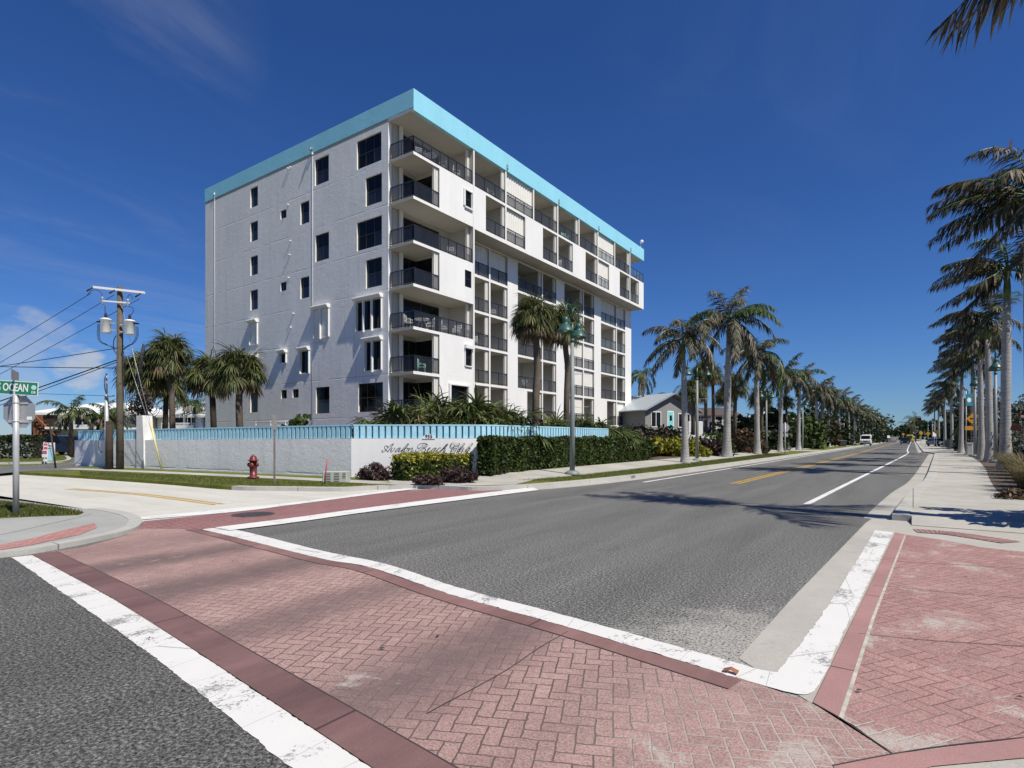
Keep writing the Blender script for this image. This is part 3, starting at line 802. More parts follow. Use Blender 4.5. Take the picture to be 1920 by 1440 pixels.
# --- side facade with its windows (x0,x1,z0,z1,cols,rows,kind)
SIDE = [(-31.4, -28.95, 20.08, 22.02, 3, 2, 'w'), (-36.05, -34.44, 20.13, 22.05, 2, 2, 'w'), (-44.55, -43.47, 20.45, 22.06, 1, 2, 'w'),
        (-30.5, -28.9, 17.33, 19.26, 2, 2, 'w'), (-37.8, -36.72, 17.64, 19.28, 1, 2, 'w'), (-40.34, -39.58, 18.62, 19.28, 1, 1, 'w'), (-44.55, -43.47, 17.67, 19.25, 1, 2, 'w'),
        (-31.4, -28.9, 14.47, 16.43, 3, 2, 'w'), (-36.0, -34.42, 14.53, 16.48, 2, 2, 'w'), (-44.55, -43.47, 14.9, 16.45, 1, 2, 'w'),
        (-30.48, -28.9, 11.76, 13.68, 2, 2, 'w'), (-37.8, -36.72, 12.07, 13.65, 1, 2, 'w'), (-40.34, -39.58, 13.01, 13.69, 1, 1, 'w'), (-44.55, -43.47, 12.07, 13.68, 1, 2, 'w'),
        (-31.4, -28.92, 8.95, 10.92, 3, 1, 'h'), (-36.1, -34.42, 8.95, 10.95, 2, 1, 'hs'), (-44.55, -43.5, 9.25, 10.95, 1, 1, 'hs'),
        (-30.5, -28.92, 6.18, 8.1, 2, 1, 'h'), (-37.75, -36.72, 6.46, 8.1, 1, 1, 'h'), (-40.34, -39.58, 7.45, 8.15, 1, 1, 'h'), (-44.55, -43.52, 6.49, 8.1, 1, 1, 'h'),
        (-31.25, -28.8, 3.38, 5.33, 3, 2, 'w'), (-35.93, -34.37, 3.4, 5.32, 2, 2, 'w'), (-44.57, -43.48, 3.7, 5.31, 1, 1, 'w'), (-40.28, -39.53, 4.66, 5.33, 1, 1, 'w'), (-38.78, -38.02, 4.67, 5.32, 1, 1, 'w')]
def wall_grid(mb, x0, x1, z0, z1, y, holes, deep):
    xs = sorted({x0, x1, *[h[0] for h in holes], *[h[1] for h in holes]})
    zs = sorted({z0, z1, *[h[2] for h in holes], *[h[3] for h in holes]})
    idx = {}
    def vid(i, j):
        if (i, j) not in idx: idx[(i, j)] = mb._a([(xs[i], y, zs[j])])
        return idx[(i, j)]
    for i in range(len(xs) - 1):
        for j in range(len(zs) - 1):
            cx, cz = (xs[i] + xs[i + 1]) / 2, (zs[j] + zs[j + 1]) / 2
            if any(h[0] < cx < h[1] and h[2] < cz < h[3] for h in holes): continue
            mb.face([vid(i, j), vid(i + 1, j), vid(i + 1, j + 1), vid(i, j + 1)])
    for h in holes:
        a, b, c, d = h[:4]
        mb.poly([(a, y, c), (a, y + deep, c), (b, y + deep, c), (b, y, c)])
        mb.poly([(a, y, d), (b, y, d), (b, y + deep, d), (a, y + deep, d)])
        mb.poly([(a, y, c), (a, y, d), (a, y + deep, d), (a, y + deep, c)])
        mb.poly([(b, y, c), (b, y + deep, c), (b, y + deep, d), (b, y, d)])
mb = MB(); wall_grid(mb, BX0, BXW, 0, 22.42, BY0, SIDE, 0.16)
mb.poly([(BXW, BY0, 0), (BXW, BY0 + 0.3, 0), (BXW, BY0 + 0.3, 22.42), (BXW, BY0, 22.42)])
mb.poly([(BX0, BY0, 0), (BX0, BY0, 22.42), (BX0, BY0 + 36, 22.42), (BX0, BY0 + 36, 0)])
bp(mb, 'wall', MT['stucco'])
for (x0, x1, z0, z1, nc, nr, kind) in SIDE:
    mb = MB(); yf = BY0 + 0.10; fw = 0.045
    mb.box(x0, yf, z0, x0 + fw, yf + 0.06, z1); mb.box(x1 - fw, yf, z0, x1, yf + 0.06, z1)
    mb.box(x0 + fw, yf, z0, x1 - fw, yf + 0.06, z0 + fw); mb.box(x0 + fw, yf, z1 - fw, x1 - fw, yf + 0.06, z1)
    for i in range(1, nc):
        xm = x0 + (x1 - x0) * i / nc; mb.box(xm - 0.03, yf + 0.004, z0 + fw, xm + 0.03, yf + 0.055, z1 - fw)
    if nr == 2:
        zm = z0 + (z1 - z0) * 0.5; mb.box(x0 + fw, yf + 0.002, zm - 0.03, x1 - fw, yf + 0.05, zm + 0.03)
    fo = bp(mb, 'window', MT['bronze'])
    mb = MB(); mb.poly([(x0, yf + 0.03, z0), (x1, yf + 0.03, z0), (x1, yf + 0.03, z1), (x0, yf + 0.03, z1)])
    bp(mb, 'pane', MT['pane'], fo)
    if nr == 2 and nc == 3:
        zm = (z0 + z1) / 2; xa = x0 + (x1 - x0) * 2 / 3 + 0.03
        mb = MB(); mb.poly([(xa, yf + 0.022, z0 + fw), (x1 - fw, yf + 0.022, z0 + fw), (x1 - fw, yf + 0.022, zm - 0.03), (xa, yf + 0.022, zm - 0.03)])
        bp(mb, 'insect_screen', MT['pane_low'], fo)
    if nr == 2 and nc != 3:
        zm = (z0 + z1) / 2
        mb = MB(); mb.poly([(x0 + fw, yf + 0.022, z0 + fw), (x1 - fw, yf + 0.022, z0 + fw), (x1 - fw, yf + 0.022, zm - 0.03), (x0 + fw, yf + 0.022, zm - 0.03)])
        bp(mb, 'insect_screen', MT['pane_low'], fo)
    if kind[0] == 'h':
        # roll-down shutter: moulded hood box, side rails, sill rail
        mb = MB(); a, b = x0 - 0.12, x1 + 0.12; zt = z1 + 0.30
        prof = [(0.0, zt), (-0.26, zt), (-0.33, zt - 0.03), (-0.345, zt - 0.09), (-0.32, zt - 0.14), (-0.25, zt - 0.19), (-0.21, zt - 0.27), (0.0, zt - 0.27)]
        n = len(prof)
        bi = mb._a([(a, BY0 + p[0], p[1]) for p in prof] + [(b, BY0 + p[0], p[1]) for p in prof])
        for i in range(n): mb.face([bi + i, bi + (i + 1) % n, bi + n + (i + 1) % n, bi + n + i])
        mb.face([bi + n + i for i in range(n)]); mb.face([bi + i for i in range(n - 1, -1, -1)])
        hood = bp(mb, 'shutter_hood', MT['white'])
        mb = MB(); zb = z0 - 0.02
        ztp = zt - 0.272
        for xx in (x0 - 0.055, x1 + 0.005): mb.box(xx, BY0 - 0.11, zb, xx + 0.06, BY0 - 0.002, ztp)
        mb.box(x0 - 0.055, BY0 - 0.06, zb - 0.05, x1 + 0.065, BY0 - 0.002, zb - 0.002)
        for i in range(1, nc):
            xm = x0 + (x1 - x0) * i / nc; mb.box(xm - 0.05, BY0 - 0.20, zb - 0.14, xm + 0.05, BY0 - 0.06, ztp)
        bp(mb, 'shutter_rail', MT['white'], hood)
        if kind == 'hs':
            mb = MB(); nz = int((ztp - zb) / 0.075)
            for i in range(nz):
                za = zb + (ztp - zb) * i / nz; zc = zb + (ztp - zb) * (i + 0.9) / nz; zd = zb + (ztp - zb) * (i + 1) / nz
                mb.poly([(x0 + 0.006, BY0 - 0.03, za), (x1 + 0.003, BY0 - 0.03, za), (x1 + 0.003, BY0 - 0.045, zc), (x0 + 0.006, BY0 - 0.045, zc)])
                mb.poly([(x0 + 0.006, BY0 - 0.045, zc), (x1 + 0.003, BY0 - 0.045, zc), (x1 + 0.003, BY0 - 0.03, zd), (x0 + 0.006, BY0 - 0.03, zd)])
            bp(mb, 'shutter', MT['shutter'], hood)

# --- blue roof band, roof deck
mb = MB()
mb.box(BX0 - 0.03, BY0 - 0.03, 22.64, BXO + 0.05, BY0 + 0.22, 23.80)
mb.box(BXO - 0.2, BY0 + 0.22, 22.43, BXO + 0.05, BY1, 23.80)
mb.box(BX0 - 0.03, BY0 + 0.22, 22.64, BX0 + 0.2, BY0 + 36, 23.80)
mb.box(BX0 + 0.2, BY1 - 0.2, 22.64, BXO - 0.2, BY1, 23.80)
bp(mb, 'parapet', MT['blue'])
mb = MB(); mb.box(BX0 + 0.1, BY0 + 0.004, 22.424, BXO - 0.204, BY1 - 0.004, 22.62)
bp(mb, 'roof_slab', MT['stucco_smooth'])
mb = MB(); mb.box(BXW, BY0 - 0.004, 22.43, BXO - 0.02, BY0 + 0.2, 22.638)
bp(mb, 'fascia', MT['stucco'])
mb = MB(); mb.box(BXO - 0.018, BY0 - 0.02, 22.43, BXO + 0.05, BY0 + 0.218, 22.638)
bp(mb, 'parapet', MT['blue'])
# core walls behind the balconies
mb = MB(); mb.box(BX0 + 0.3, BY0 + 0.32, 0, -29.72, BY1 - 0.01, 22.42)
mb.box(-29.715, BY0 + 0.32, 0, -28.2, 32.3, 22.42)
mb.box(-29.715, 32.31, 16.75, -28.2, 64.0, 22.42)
bp(mb, 'wall', MT['stucco_shaded'])
# floor slabs
mb = MB()
for k in (6, 7): mb.box(-28.195, BY0 + 0.001, FL[k] - ST_, BXO - 0.002, BY1 - 0.002, FL[k])
mb.box(-27.9, 32.37, 16.742, BXO - 0.003, BY1 - 0.003, FL[6] - ST_ - 0.001)
for k in (1, 2, 3, 4, 5):
    mb.box(-28.195, BY0 + 0.001, FL[k] - ST_, BXO - 0.002, 32.36, FL[k])
    mb.box(-29.71, 32.362, FL[k] - ST_, BXL - 0.002, BY1 - 0.002, FL[k])
mb.box(-29.71, 32.362, 16.60, BXL - 0.05, BY1 - 0.004, 16.741)
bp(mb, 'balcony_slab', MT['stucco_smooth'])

# solid white panels and fins
COLY = [32.36 + 3.98 * k for k in range(9)]
UP6 = [(28.69, 32.28), (32.44, 33.78), (39.07, 41.79), (47.06, 49.61), (54.84, 57.5), (62.74, 64.2)]
LOWS = [(38.75, 40.25), (46.65, 48.2), (54.5, 56.1), (62.45, 64.19)]
WIN_P = {6: (31.35, 32.08, 18.05, 19.2), 4: (31.35, 32.08, 12.35, 13.55), 2: (31.35, 32.08, 6.75, 7.95), 1: (29.75, 31.6, 3.25, 5.25)}
def panel(y0, y1, z0, z1, xf, xb, win=None):
    mb = MB()
    if win is None:
        mb.box(xb, y0, z0, xf, y1, z1)
    else:
        a, b, c, d = win
        mb.box(xb, y0, z0, xf - 0.12, y1, z1)
        mb.box(xf - 0.119, y0, z0, xf, a, z1); mb.box(xf - 0.119, b, z0, xf, y1, z1)
        mb.box(xf - 0.119, a, z0, xf, b, c); mb.box(xf - 0.119, a, d, xf, b, z1)
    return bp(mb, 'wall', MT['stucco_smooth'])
for (a, b) in UP6:
    panel(a, b, 16.743 if a > 32.4 else FL[6] - ST_ - 0.002, FL[7] - ST_ - 0.003, BXO, -28.19, WIN_P[6] if a < 30 else None)
for k in (4, 2):
    panel(28.69, 32.28, FL[k] + 0.002, FL[k + 1] - ST_ - 0.003, BXO, -28.19, WIN_P[k])
panel(28.69, 32.28, 0, FL[2] - ST_ - 0.003, BXO, -28.19, WIN_P[1])
for (a, b) in LOWS:
    panel(a, b, 0.0, 16.6, BXL, -29.7)
panel(40.252, 41.7, 0, FL[2] - ST_ - 0.004, BXL - 0.003, -29.7)
panel(56.102, 57.6, 0, FL[2] - ST_ - 0.004, BXL - 0.003, -29.7)
# ground storey plinth below the first slab
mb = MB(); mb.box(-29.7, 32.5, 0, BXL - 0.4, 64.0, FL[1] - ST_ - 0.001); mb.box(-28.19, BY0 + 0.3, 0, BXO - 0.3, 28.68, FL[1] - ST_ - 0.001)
bp(mb, 'plinth', MT['stucco_shaded'])
# fins
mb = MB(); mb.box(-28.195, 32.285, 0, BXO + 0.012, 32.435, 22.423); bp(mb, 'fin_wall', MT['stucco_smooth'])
for k in range(1, 8):
    mb = MB(); y = COLY[k]
    mb.box(-28.195, y - 0.085, FL[7] + 0.001 if k in (2, 4, 6) else FL[6] - ST_ - 0.08, BXO + 0.006, y + 0.085, 22.423)
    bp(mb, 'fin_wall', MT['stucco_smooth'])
LCOL = [36.3, 44.2, 52.1, 60.05]
for y in LCOL:
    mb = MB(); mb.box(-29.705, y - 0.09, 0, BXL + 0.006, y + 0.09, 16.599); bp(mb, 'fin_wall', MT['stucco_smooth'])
# windows in the panels
for k, (a, b, c, d) in WIN_P.items():
    mb = MB(); xf = BXO - 0.09; fw = 0.05
    mb.box(xf, a, c, xf + 0.05, a + fw, d); mb.box(xf, b - fw, c, xf + 0.05, b, d); mb.box(xf, a + fw, c, xf + 0.05, b - fw, c + fw); mb.box(xf, a + fw, d - fw, xf + 0.05, b - fw, d)
    zm = (c + d) / 2; mb.box(xf, a + fw, zm - 0.025, xf + 0.045, b - fw, zm + 0.025)
    fo = bp(mb, 'window', MT['bronze'])
    mb = MB(); mb.poly([(xf + 0.02, a, c), (xf + 0.02, b, c), (xf + 0.02, b, d), (xf + 0.02, a, d)])
    bp(mb, 'pane', MT['pane'], fo)
    mb = MB()
    if k == 6:
        mb.box(BXO + 0.002, a - 0.07, c - 0.13, BXO + 0.13, b + 0.1, c - 0.03)
        mb.box(BXO + 0.002, a - 0.2, c, BXO + 0.1, a - 0.03, d + 0.05); mb.box(BXO + 0.002, b + 0.03, c, BXO + 0.1, b + 0.14, d + 0.05)
        mb.box(BXO + 0.002, a - 0.03, d + 0.005, BXO + 0.06, b + 0.03, d + 0.06)
    elif k == 2:
        mb.box(BXO + 0.002, a - 0.1, d + 0.01, BXO + 0.24, b + 0.12, d + 0.26)
        mb.box(BXO + 0.002, a - 0.06, c - 0.03, BXO + 0.08, a - 0.002, d); mb.box(BXO + 0.002, b + 0.002, c - 0.03, BXO + 0.08, b + 0.07, d); mb.box(BXO + 0.002, a, c - 0.08, BXO + 0.1, b, c - 0.005)
    elif k == 1:
        mb.box(BXO + 0.002, a - 0.16, d + 0.005, BXO + 0.14, b + 0.16, d + 0.10); mb.box(BXO + 0.002, a - 0.16, c - 0.2, BXO + 0.14, a - 0.002, d); mb.box(BXO + 0.002, b + 0.002, c - 0.2, BXO + 0.14, b + 0.2, d)
    if mb.v: bp(mb, 'shutter_track', MT['white'], fo)

# --- railings
def railing(pts, z, glass, npan, hgt=1.04, off=0.0):
    """pts: plan polyline; framed glass balustrade"""
    mb = MB(); gl = MB()
    for i in range(len(pts) - 1):
        a = Vector((*pts[i], 0)); b = Vector((*pts[i + 1], 0)); n = npan[i]
        t = (b - a).normalized(); nn = Vector((-t.y, t.x, 0)) * 0.022
        def hbar(zz, h):
            q = [a + nn, b + nn, b - nn, a - nn]
            bi = mb._a([(p.x, p.y, zz) for p in q] + [(p.x, p.y, zz + h) for p in q])
            for f in ((0, 3, 2, 1), (4, 5, 6, 7), (0, 1, 5, 4), (1, 2, 6, 5), (2, 3, 7, 6), (3, 0, 4, 7)): mb.face([bi + j for j in f])
        hbar(z + hgt - 0.05, 0.05); hbar(z + 0.09, 0.04)
        for j in range(n + 1):
            p = a + (b - a) * j / n; w = 0.022
            mb.box(p.x - w, p.y - w, z, p.x + w, p.y + w, z + hgt - 0.051)
        gl.poly([(a.x, a.y, z + 0.13), (b.x, b.y, z + 0.13), (b.x, b.y, z + hgt - 0.05), (a.x, a.y, z + hgt - 0.05)])
    r = bp(mb, 'railing', MT['black'])
    bp(gl, 'glass_panel', glass, r)
    return r
def stack(y, xf, z0, z1, k=4):
    """folded accordion shutter parked at the north jamb of an opening"""
    mb = MB()
    for i in range(k):
        a = 0.075 * i
        mb.box(xf - 0.28 + (0.03 if i % 2 else 0), y - 0.085 - a, z0, xf - 0.10 - (0.03 if i % 2 else 0), y - 0.015 - a, z1)
    bp(mb, 'shutter', MT['shutter'])
def closed(y0, y1, xf, z0, z1):
    mb = MB(); n = max(4, int((y1 - y0) / 0.16)); 
    bi = mb._a([(xf - (0.13 if i % 2 else 0.19), y0 + (y1 - y0) * i / n, z) for z in (z0, z1) for i in range(n + 1)])
    for i in range(n): mb.face([bi + i, bi + i + 1, bi + n + 2 + i, bi + n + 1 + i])
    bp(mb, 'shutter', MT['shutter'])
def door(x, y0, y1, z0, hgt=2.15):
    mb = MB()
    mb.box(x + 0.002, y0, z0, x + 0.06, y0 + 0.06, z0 + hgt); mb.box(x + 0.002, y1 - 0.06, z0, x + 0.06, y1, z0 + hgt)
    mb.box(x + 0.002, y0 + 0.06, z0 + hgt - 0.06, x + 0.06, y1 - 0.06, z0 + hgt)
    ym = (y0 + y1) / 2; mb.box(x + 0.002, ym - 0.04, z0, x + 0.055, ym + 0.04, z0 + hgt - 0.06)
    d = bp(mb, 'sliding_door', MT['bronze'])
    mb = MB(); mb.poly([(x + 0.03, y0, z0), (x + 0.03, y1, z0), (x + 0.03, y1, z0 + hgt), (x + 0.03, y0, z0 + hgt)])
    bp(mb, 'pane', MT['pane'], d)

# corner bay
for k in range(1, 8):
    z = FL[k]; zt = FL[k + 1] - ST_ - 0.01 if k < 7 else 22.42
    wide = k in (7, 5, 3)
    ye = 32.2 if wide else 28.66
    if k > 1 or True:
        railing([(BXW + 0.12, BY0 + 0.07), (BXO - 0.07, BY0 + 0.07), (BXO - 0.07, ye)], z, MT['rail_glass'], (2, 7 if wide else 3))
    stack(BY0 + 1.05, -27.9 if False else BXW + 0.42, z, zt, 3)
    if wide:
        door(-28.2, BY0 + 1.05, 31.0, z, 2.3 if k < 7 else 2.2)
        stack(32.27, BXO - 0.25, z, zt, 3)
    else:
        door(-28.2, BY0 + 1.05, 28.68, z, 2.35)
        stack(28.66, BXO, z, zt, 5)
        mb = MB(); mb.poly([(-28.19, 28.68, z), (-26.55, 28.68, z), (-26.55, 28.68, z + 2.35), (-28.19, 28.68, z + 2.35)])
        bp(mb, 'pane', MT['pane'])
# upper two storeys
for i in range(8):
    y0 = COLY[i] + 0.09; y1 = COLY[i + 1] - 0.09
    z = FL[7]
    g = MT['rail_clear'] if i in (4, 5, 7) and i != 4 else MT['rail_glass']
    if i == 7:
        railing([(BXO - 0.06, y0), (BXO - 0.06, BY1 - 0.06), (-28.1, BY1 - 0.06)], z, MT['rail_clear'], (4, 2))
    else:
        railing([(BXO - 0.06, y0), (BXO - 0.06, y1)], z, g, (3,) if i not in (5,) else (4,))
        if i in (1, 5): closed(y0, y1, BXO - 0.02, z, 22.42)
        else: stack(y1, BXO, z, 22.42)
        if i not in (1, 5): door(-28.2, y0 + 0.5, y0 + 2.6, z)
    # sixth storey opening beside each fin
OP6 = [(33.78, 36.27), (36.42, 39.07), (41.79, 44.2), (44.36, 47.06), (49.61, 52.16), (52.33, 54.84), (57.5, 60.13), (60.3, 62.74)]
for i, (a, b) in enumerate(OP6):
    z = FL[6]; zt = FL[7] - ST_ - 0.01
    railing([(BXO - 0.06, a), (BXO - 0.06, b)], z, MT['rail_clear'] if i in (5, 7) else MT['rail_glass'], (2,) if i not in (5, 7) else (3,))
    if i in (1, 5): closed(a, b, BXO - 0.02, z, zt)
    else: stack(b - 0.02, BXO, z, zt, 3)
    if i not in (1, 5): door(-28.2, a + 0.3, a + 1.7, z)
for y in (36.34, 44.28, 52.24, 60.21):
    mb = MB(); mb.box(-28.195, y - 0.08, FL[6] - ST_ - 0.08, BXO + 0.004, y + 0.08, FL[7] - ST_ - 0.003); bp(mb, 'fin_wall', MT['stucco_smooth'])
# lower storeys
OPL = [(32.45, 36.2), (36.4, 38.74), (40.26, 44.1), (44.3, 46.64), (48.21, 52.0), (52.2, 54.49), (56.11, 59.95), (60.15, 62.44)]
for k in range(1, 6):
    z = FL[k]; zt = (FL[k + 1] - ST_ if k < 5 else 16.6) - 0.01
    for i, (a, b) in enumerate(OPL):
        if k == 1 and i == 2: a = 41.72
        if k == 1 and i == 6: a = 57.62
        cl = (k == 5 and i in (0, 1, 6, 7)) or (k in (3, 2) and i in (4, 5)) or (k == 1 and i in (4, 7))
        railing([(BXL - 0.06, a), (BXL - 0.06, b)], z, MT['rail_clear'] if (i >= 6 and k > 2) else MT['rail_glass'], (3,) if b - a > 3 else (2,))
        if cl: closed(a, b, BXL - 0.02, z, zt)
        else:
            stack(b - 0.02, BXL, z, zt, 3 if i % 2 else 4)
            if k > 1: door(-29.7, a + 0.25, a + 2.0, z)

# --- pipes, vents, lights
for x, zt in ((-50.12, 22.9), (-36.28, 22.5)):
    mb = MB(); mb.tube([(x, BY0 - 0.03, 0.2), (x, BY0 - 0.03, zt)], 0.010, 6); mb.box(x - 0.07, BY0 - 0.12, zt, x + 0.07, BY0 - 0.001, zt + 0.16)
    bp(mb, 'drain_pipe', MT['stucco'])
for (u, v) in ((541, 316), (545, 314), (541, 384), (545.5, 452), (544, 478), (542, 521), (551, 588), (546, 614)):
    x = on_y(u, BY0); z = zat(v, depth(x, BY0))
    mb = MB(); mb.tube([(x, BY0 + 0.02, z), (x, BY0 - 0.15, z)], 0.05, 8); bp(mb, 'vent_pipe', MT['white'])
x = on_y(586, BY0); mb = MB(); zc = zat(279, depth(x, BY0)); mb.box(x - 0.06, BY0 - 0.22, zc - 0.05, x + 0.06, BY0 - 0.031, zc + 0.05); mb.lathe([(0.05, 0), (0.09, -0.14), (0.0001, -0.14)], (x, BY0 - 0.2, zc - 0.04), 10)
bp(mb, 'flood_light', MT['galv_mat'])
for i in (1, 3, 5, 7):
    y = COLY[i + 0] if i else 0; mb = MB()
    mb.box(BXO + 0.055, y + 0.02, 22.62, BXO + 0.12, y + 0.16, 22.92); mb.lathe([(0.04, 0), (0.07, -0.12), (0.0001, -0.12)], (BXO + 0.12, y + 0.09, 22.68), 8)
    bp(mb, 'flood_light', MT['galv_mat'])
mb = MB(); mb.tube([(BXO - 0.1, 63.6, 23.8), (BXO - 0.1, 63.6, 24.35)], 0.04, 6); mb.lathe([(0.0001, 0.28), (0.16, 0.2), (0.22, 0), (0.18, -0.12), (0.0001, -0.16)], (BXO + 0.02, 63.6, 24.5), 10)
bp(mb, 'roof_camera', MT['white'])
mb = MB(); mb.box(-48.6, BY0 + 0.5, 23.6, -45.6, BY0 + 1.6, 24.15); bp(mb, 'roof_unit', MT['galv_mat'])
# white pipe guard rail at the foot of the side wall
mb = MB()
for zz in (2.55, 2.85): mb.tube([(-42.2, BY0 - 0.9, zz), (-36.4, BY0 - 0.9, zz)], 0.035, 6)
for xx in (-42.2, -40.2, -38.3, -36.4): mb.tube([(xx, BY0 - 0.9, 0.1), (xx, BY0 - 0.9, 2.9)], 0.035, 6)
tag(mb.build('guard_rail', MT['white']), 'white pipe guard rail at the foot of the grey side facade', 'guard rail')

# --- balcony furniture
def chair(name, x, y, z, rz, mat, label, group='furniture on the corner balconies'):
    t = thing(name, label, 'chair', (x, y, z), rz, group)
    mb = MB()
    for sx in (-0.24, 0.24):
        for sy in (-0.22, 0.22): mb.tube([(sx, sy, 0), (sx, sy, 0.62 if sy < 0 else 0.95)], 0.02, 6)
        mb.tube([(sx, -0.22, 0.62), (sx, 0.22, 0.64)], 0.02, 6)
    mb.build('frame', mat, t)
    mb = MB(); mb.box(-0.24, -0.22, 0.41, 0.24, 0.22, 0.44); mb.build('seat', mat, t)
    mb = MB()
    for i in range(4): mb.box(-0.22, 0.205, 0.52 + i * 0.11, 0.22, 0.235, 0.58 + i * 0.11)
    mb.build('backrest', mat, t)
    return t
def table(x, y, z, mat, label, r=0.5):
    t = thing('balcony_table', label, 'table', (x, y, z), 0, 'furniture on the corner balconies')
    mb = MB(); mb.lathe([(r, 0.70), (r, 0.73), (0.0001, 0.735)], (0, 0, 0), 16); mb.build('tabletop', mat, t)
    mb = MB()
    for a in range(4): mb.tube([(0.12 * math.cos(a * PI / 2 + .8), 0.12 * math.sin(a * PI / 2 + .8), 0.70), (0.36 * math.cos(a * PI / 2 + .8), 0.36 * math.sin(a * PI / 2 + .8), 0)], 0.02, 6)
    mb.build('legs', mat, t)
W = MT['white']; K = MT['galv_mat']
chair('balcony_chair', -26.95, 26.75, FL[3] + 0.002, 2.0, W, 'white slatted chair by the corner post of the third floor balcony')
table(-26.55, 27.6, FL[3] + 0.002, W, 'white round table between chairs on the third floor corner balcony')
chair('balcony_chair', -26.6, 28.45, FL[3] + 0.002, -0.6, W, 'white slatted chair beyond the table on the third floor balcony')
chair('balcony_chair', -26.5, 29.7, FL[3] + 0.002, 2.6, W, 'white slatted chair midway along the third floor corner balcony')
chair('balcony_chair', -26.5, 31.1, FL[3] + 0.002, 0.4, W, 'white slatted chair at the far end of the third floor balcony')
chair('balcony_chair', -26.5, 27.4, FL[7] + 0.002, 1.2, K, 'grey metal chair near the corner post of the top floor balcony')
table(-26.5, 28.4, FL[7] + 0.002, K, 'grey round table on the top floor corner balcony', 0.42)
chair('balcony_chair', -26.5, 29.6, FL[7] + 0.002, -0.9, K, 'grey metal chair past the table on the top floor balcony')
chair('balcony_chair', -26.5, 31.0, FL[7] + 0.002, 2.4, W, 'white chair at the far end of the top floor corner balcony')
chair('balcony_chair', -26.6, 27.6, FL[2] + 0.002, 2.2, MT['mint'], 'pale green chair on the second floor corner balcony')
chair('balcony_chair', -26.6, 30.6, FL[5] + 0.002, 1.0, K, 'dark grey chair at the far end of the fifth floor balcony')

UGF = 'furniture on the facade balconies'
for (x, y, k, rz, m, lab) in ((-26.6, 46.6, 7, 1.2, MT['mint'], 'pale green chair on the top floor balcony near the middle of the road facade'), (-26.55, 45.4, 6, .5, W, 'white chair behind the dark railing on the sixth floor of the road facade'),
        (-26.6, 35.2, 7, 2.0, K, 'grey chair on the top floor balcony next to the corner terrace'), (-28.2, 35.2, 3, .8, W, 'white chair on the third floor balcony next to the corner bay'),
        (-28.2, 37.6, 4, 2.2, W, 'white chair on the fourth floor balcony left of the curved sabal'), (-28.2, 42.4, 2, 1.0, K, 'grey chair on the second floor balcony behind the curved sabal')):
    chair('balcony_chair', x, y, FL[k] + .002, rz, m, lab, UGF)
# ================================================================ PERIMETER WALL, FENCE, SIGN
WZ = KZ
wall_l = [(-37.6, 12.5), (-27, 13.55), (-17.75, 14.45)]
# left end traced where the wall meets the car park
wl = (gp(140, 873, KZ)[0], gp(140, 873, KZ)[1])
wc = (gp(658.5, 895, KZ)[0], gp(658.5, 895, KZ)[1])
wa = (wc[0] + CT * 4.5, wc[1] + ST * 4.5)
curve = smooth_line([(wc[0] + CT * 3.4, wc[1] + ST * 3.4), (wa[0] - .1, wa[1] + .02), (wa[0] + 0.35, wa[1] + 0.6), (wa[0] + 0.5, wa[1] + 1.6), (wa[0] + 0.5, wa[1] + 3.5), (wa[0] + 0.3, wa[1] + 11.6)], 6)
wpath = [wl, wc] + curve
TOP = lambda x, y: 1.60 - 0.12 * max(0, min(1, (wc[0] - x) / 20))
pw = thing('perimeter_wall', 'low white stucco wall with blue slatted top round the apartment block corner', 'wall', (wc[0], wc[1], 0))
mb = MB(); 
def wall_strip(mb, path, thick, z0, ztop):
    L, R = strip(path, 0.0, -thick)
    n = len(L)
    bi = mb._a([(*p, z0) for p in L] + [(*p, z0) for p in R] + [(*L[i], ztop(*L[i])) for i in range(n)] + [(*R[i], ztop(*L[i])) for i in range(n)])
    for i in range(n - 1):
        mb.face([bi + i, bi + i + 1, bi + 2 * n + i + 1, bi + 2 * n + i])
        mb.face([bi + n + i + 1, bi + n + i, bi + 3 * n + i, bi + 3 * n + i + 1])
        mb.face([bi + 2 * n + i, bi + 2 * n + i + 1, bi + 3 * n + i + 1, bi + 3 * n + i])
    mb.face([bi, bi + 2 * n, bi + 3 * n, bi + n]); e = n - 1
    mb.face([bi + e, bi + n + e, bi + 3 * n + e, bi + 2 * n + e])
wall_strip(mb, [wl, wc], 0.25, 0, TOP)
mb.build('wall', MT['stucco'], pw, world=True)
mb = MB(); wall_strip(mb, [(wc[0] + 0.004, wc[1] + 0.003)] + curve, 0.25, 0, TOP)
mb.build('wall', MT['stucco_smooth'], pw, world=True)
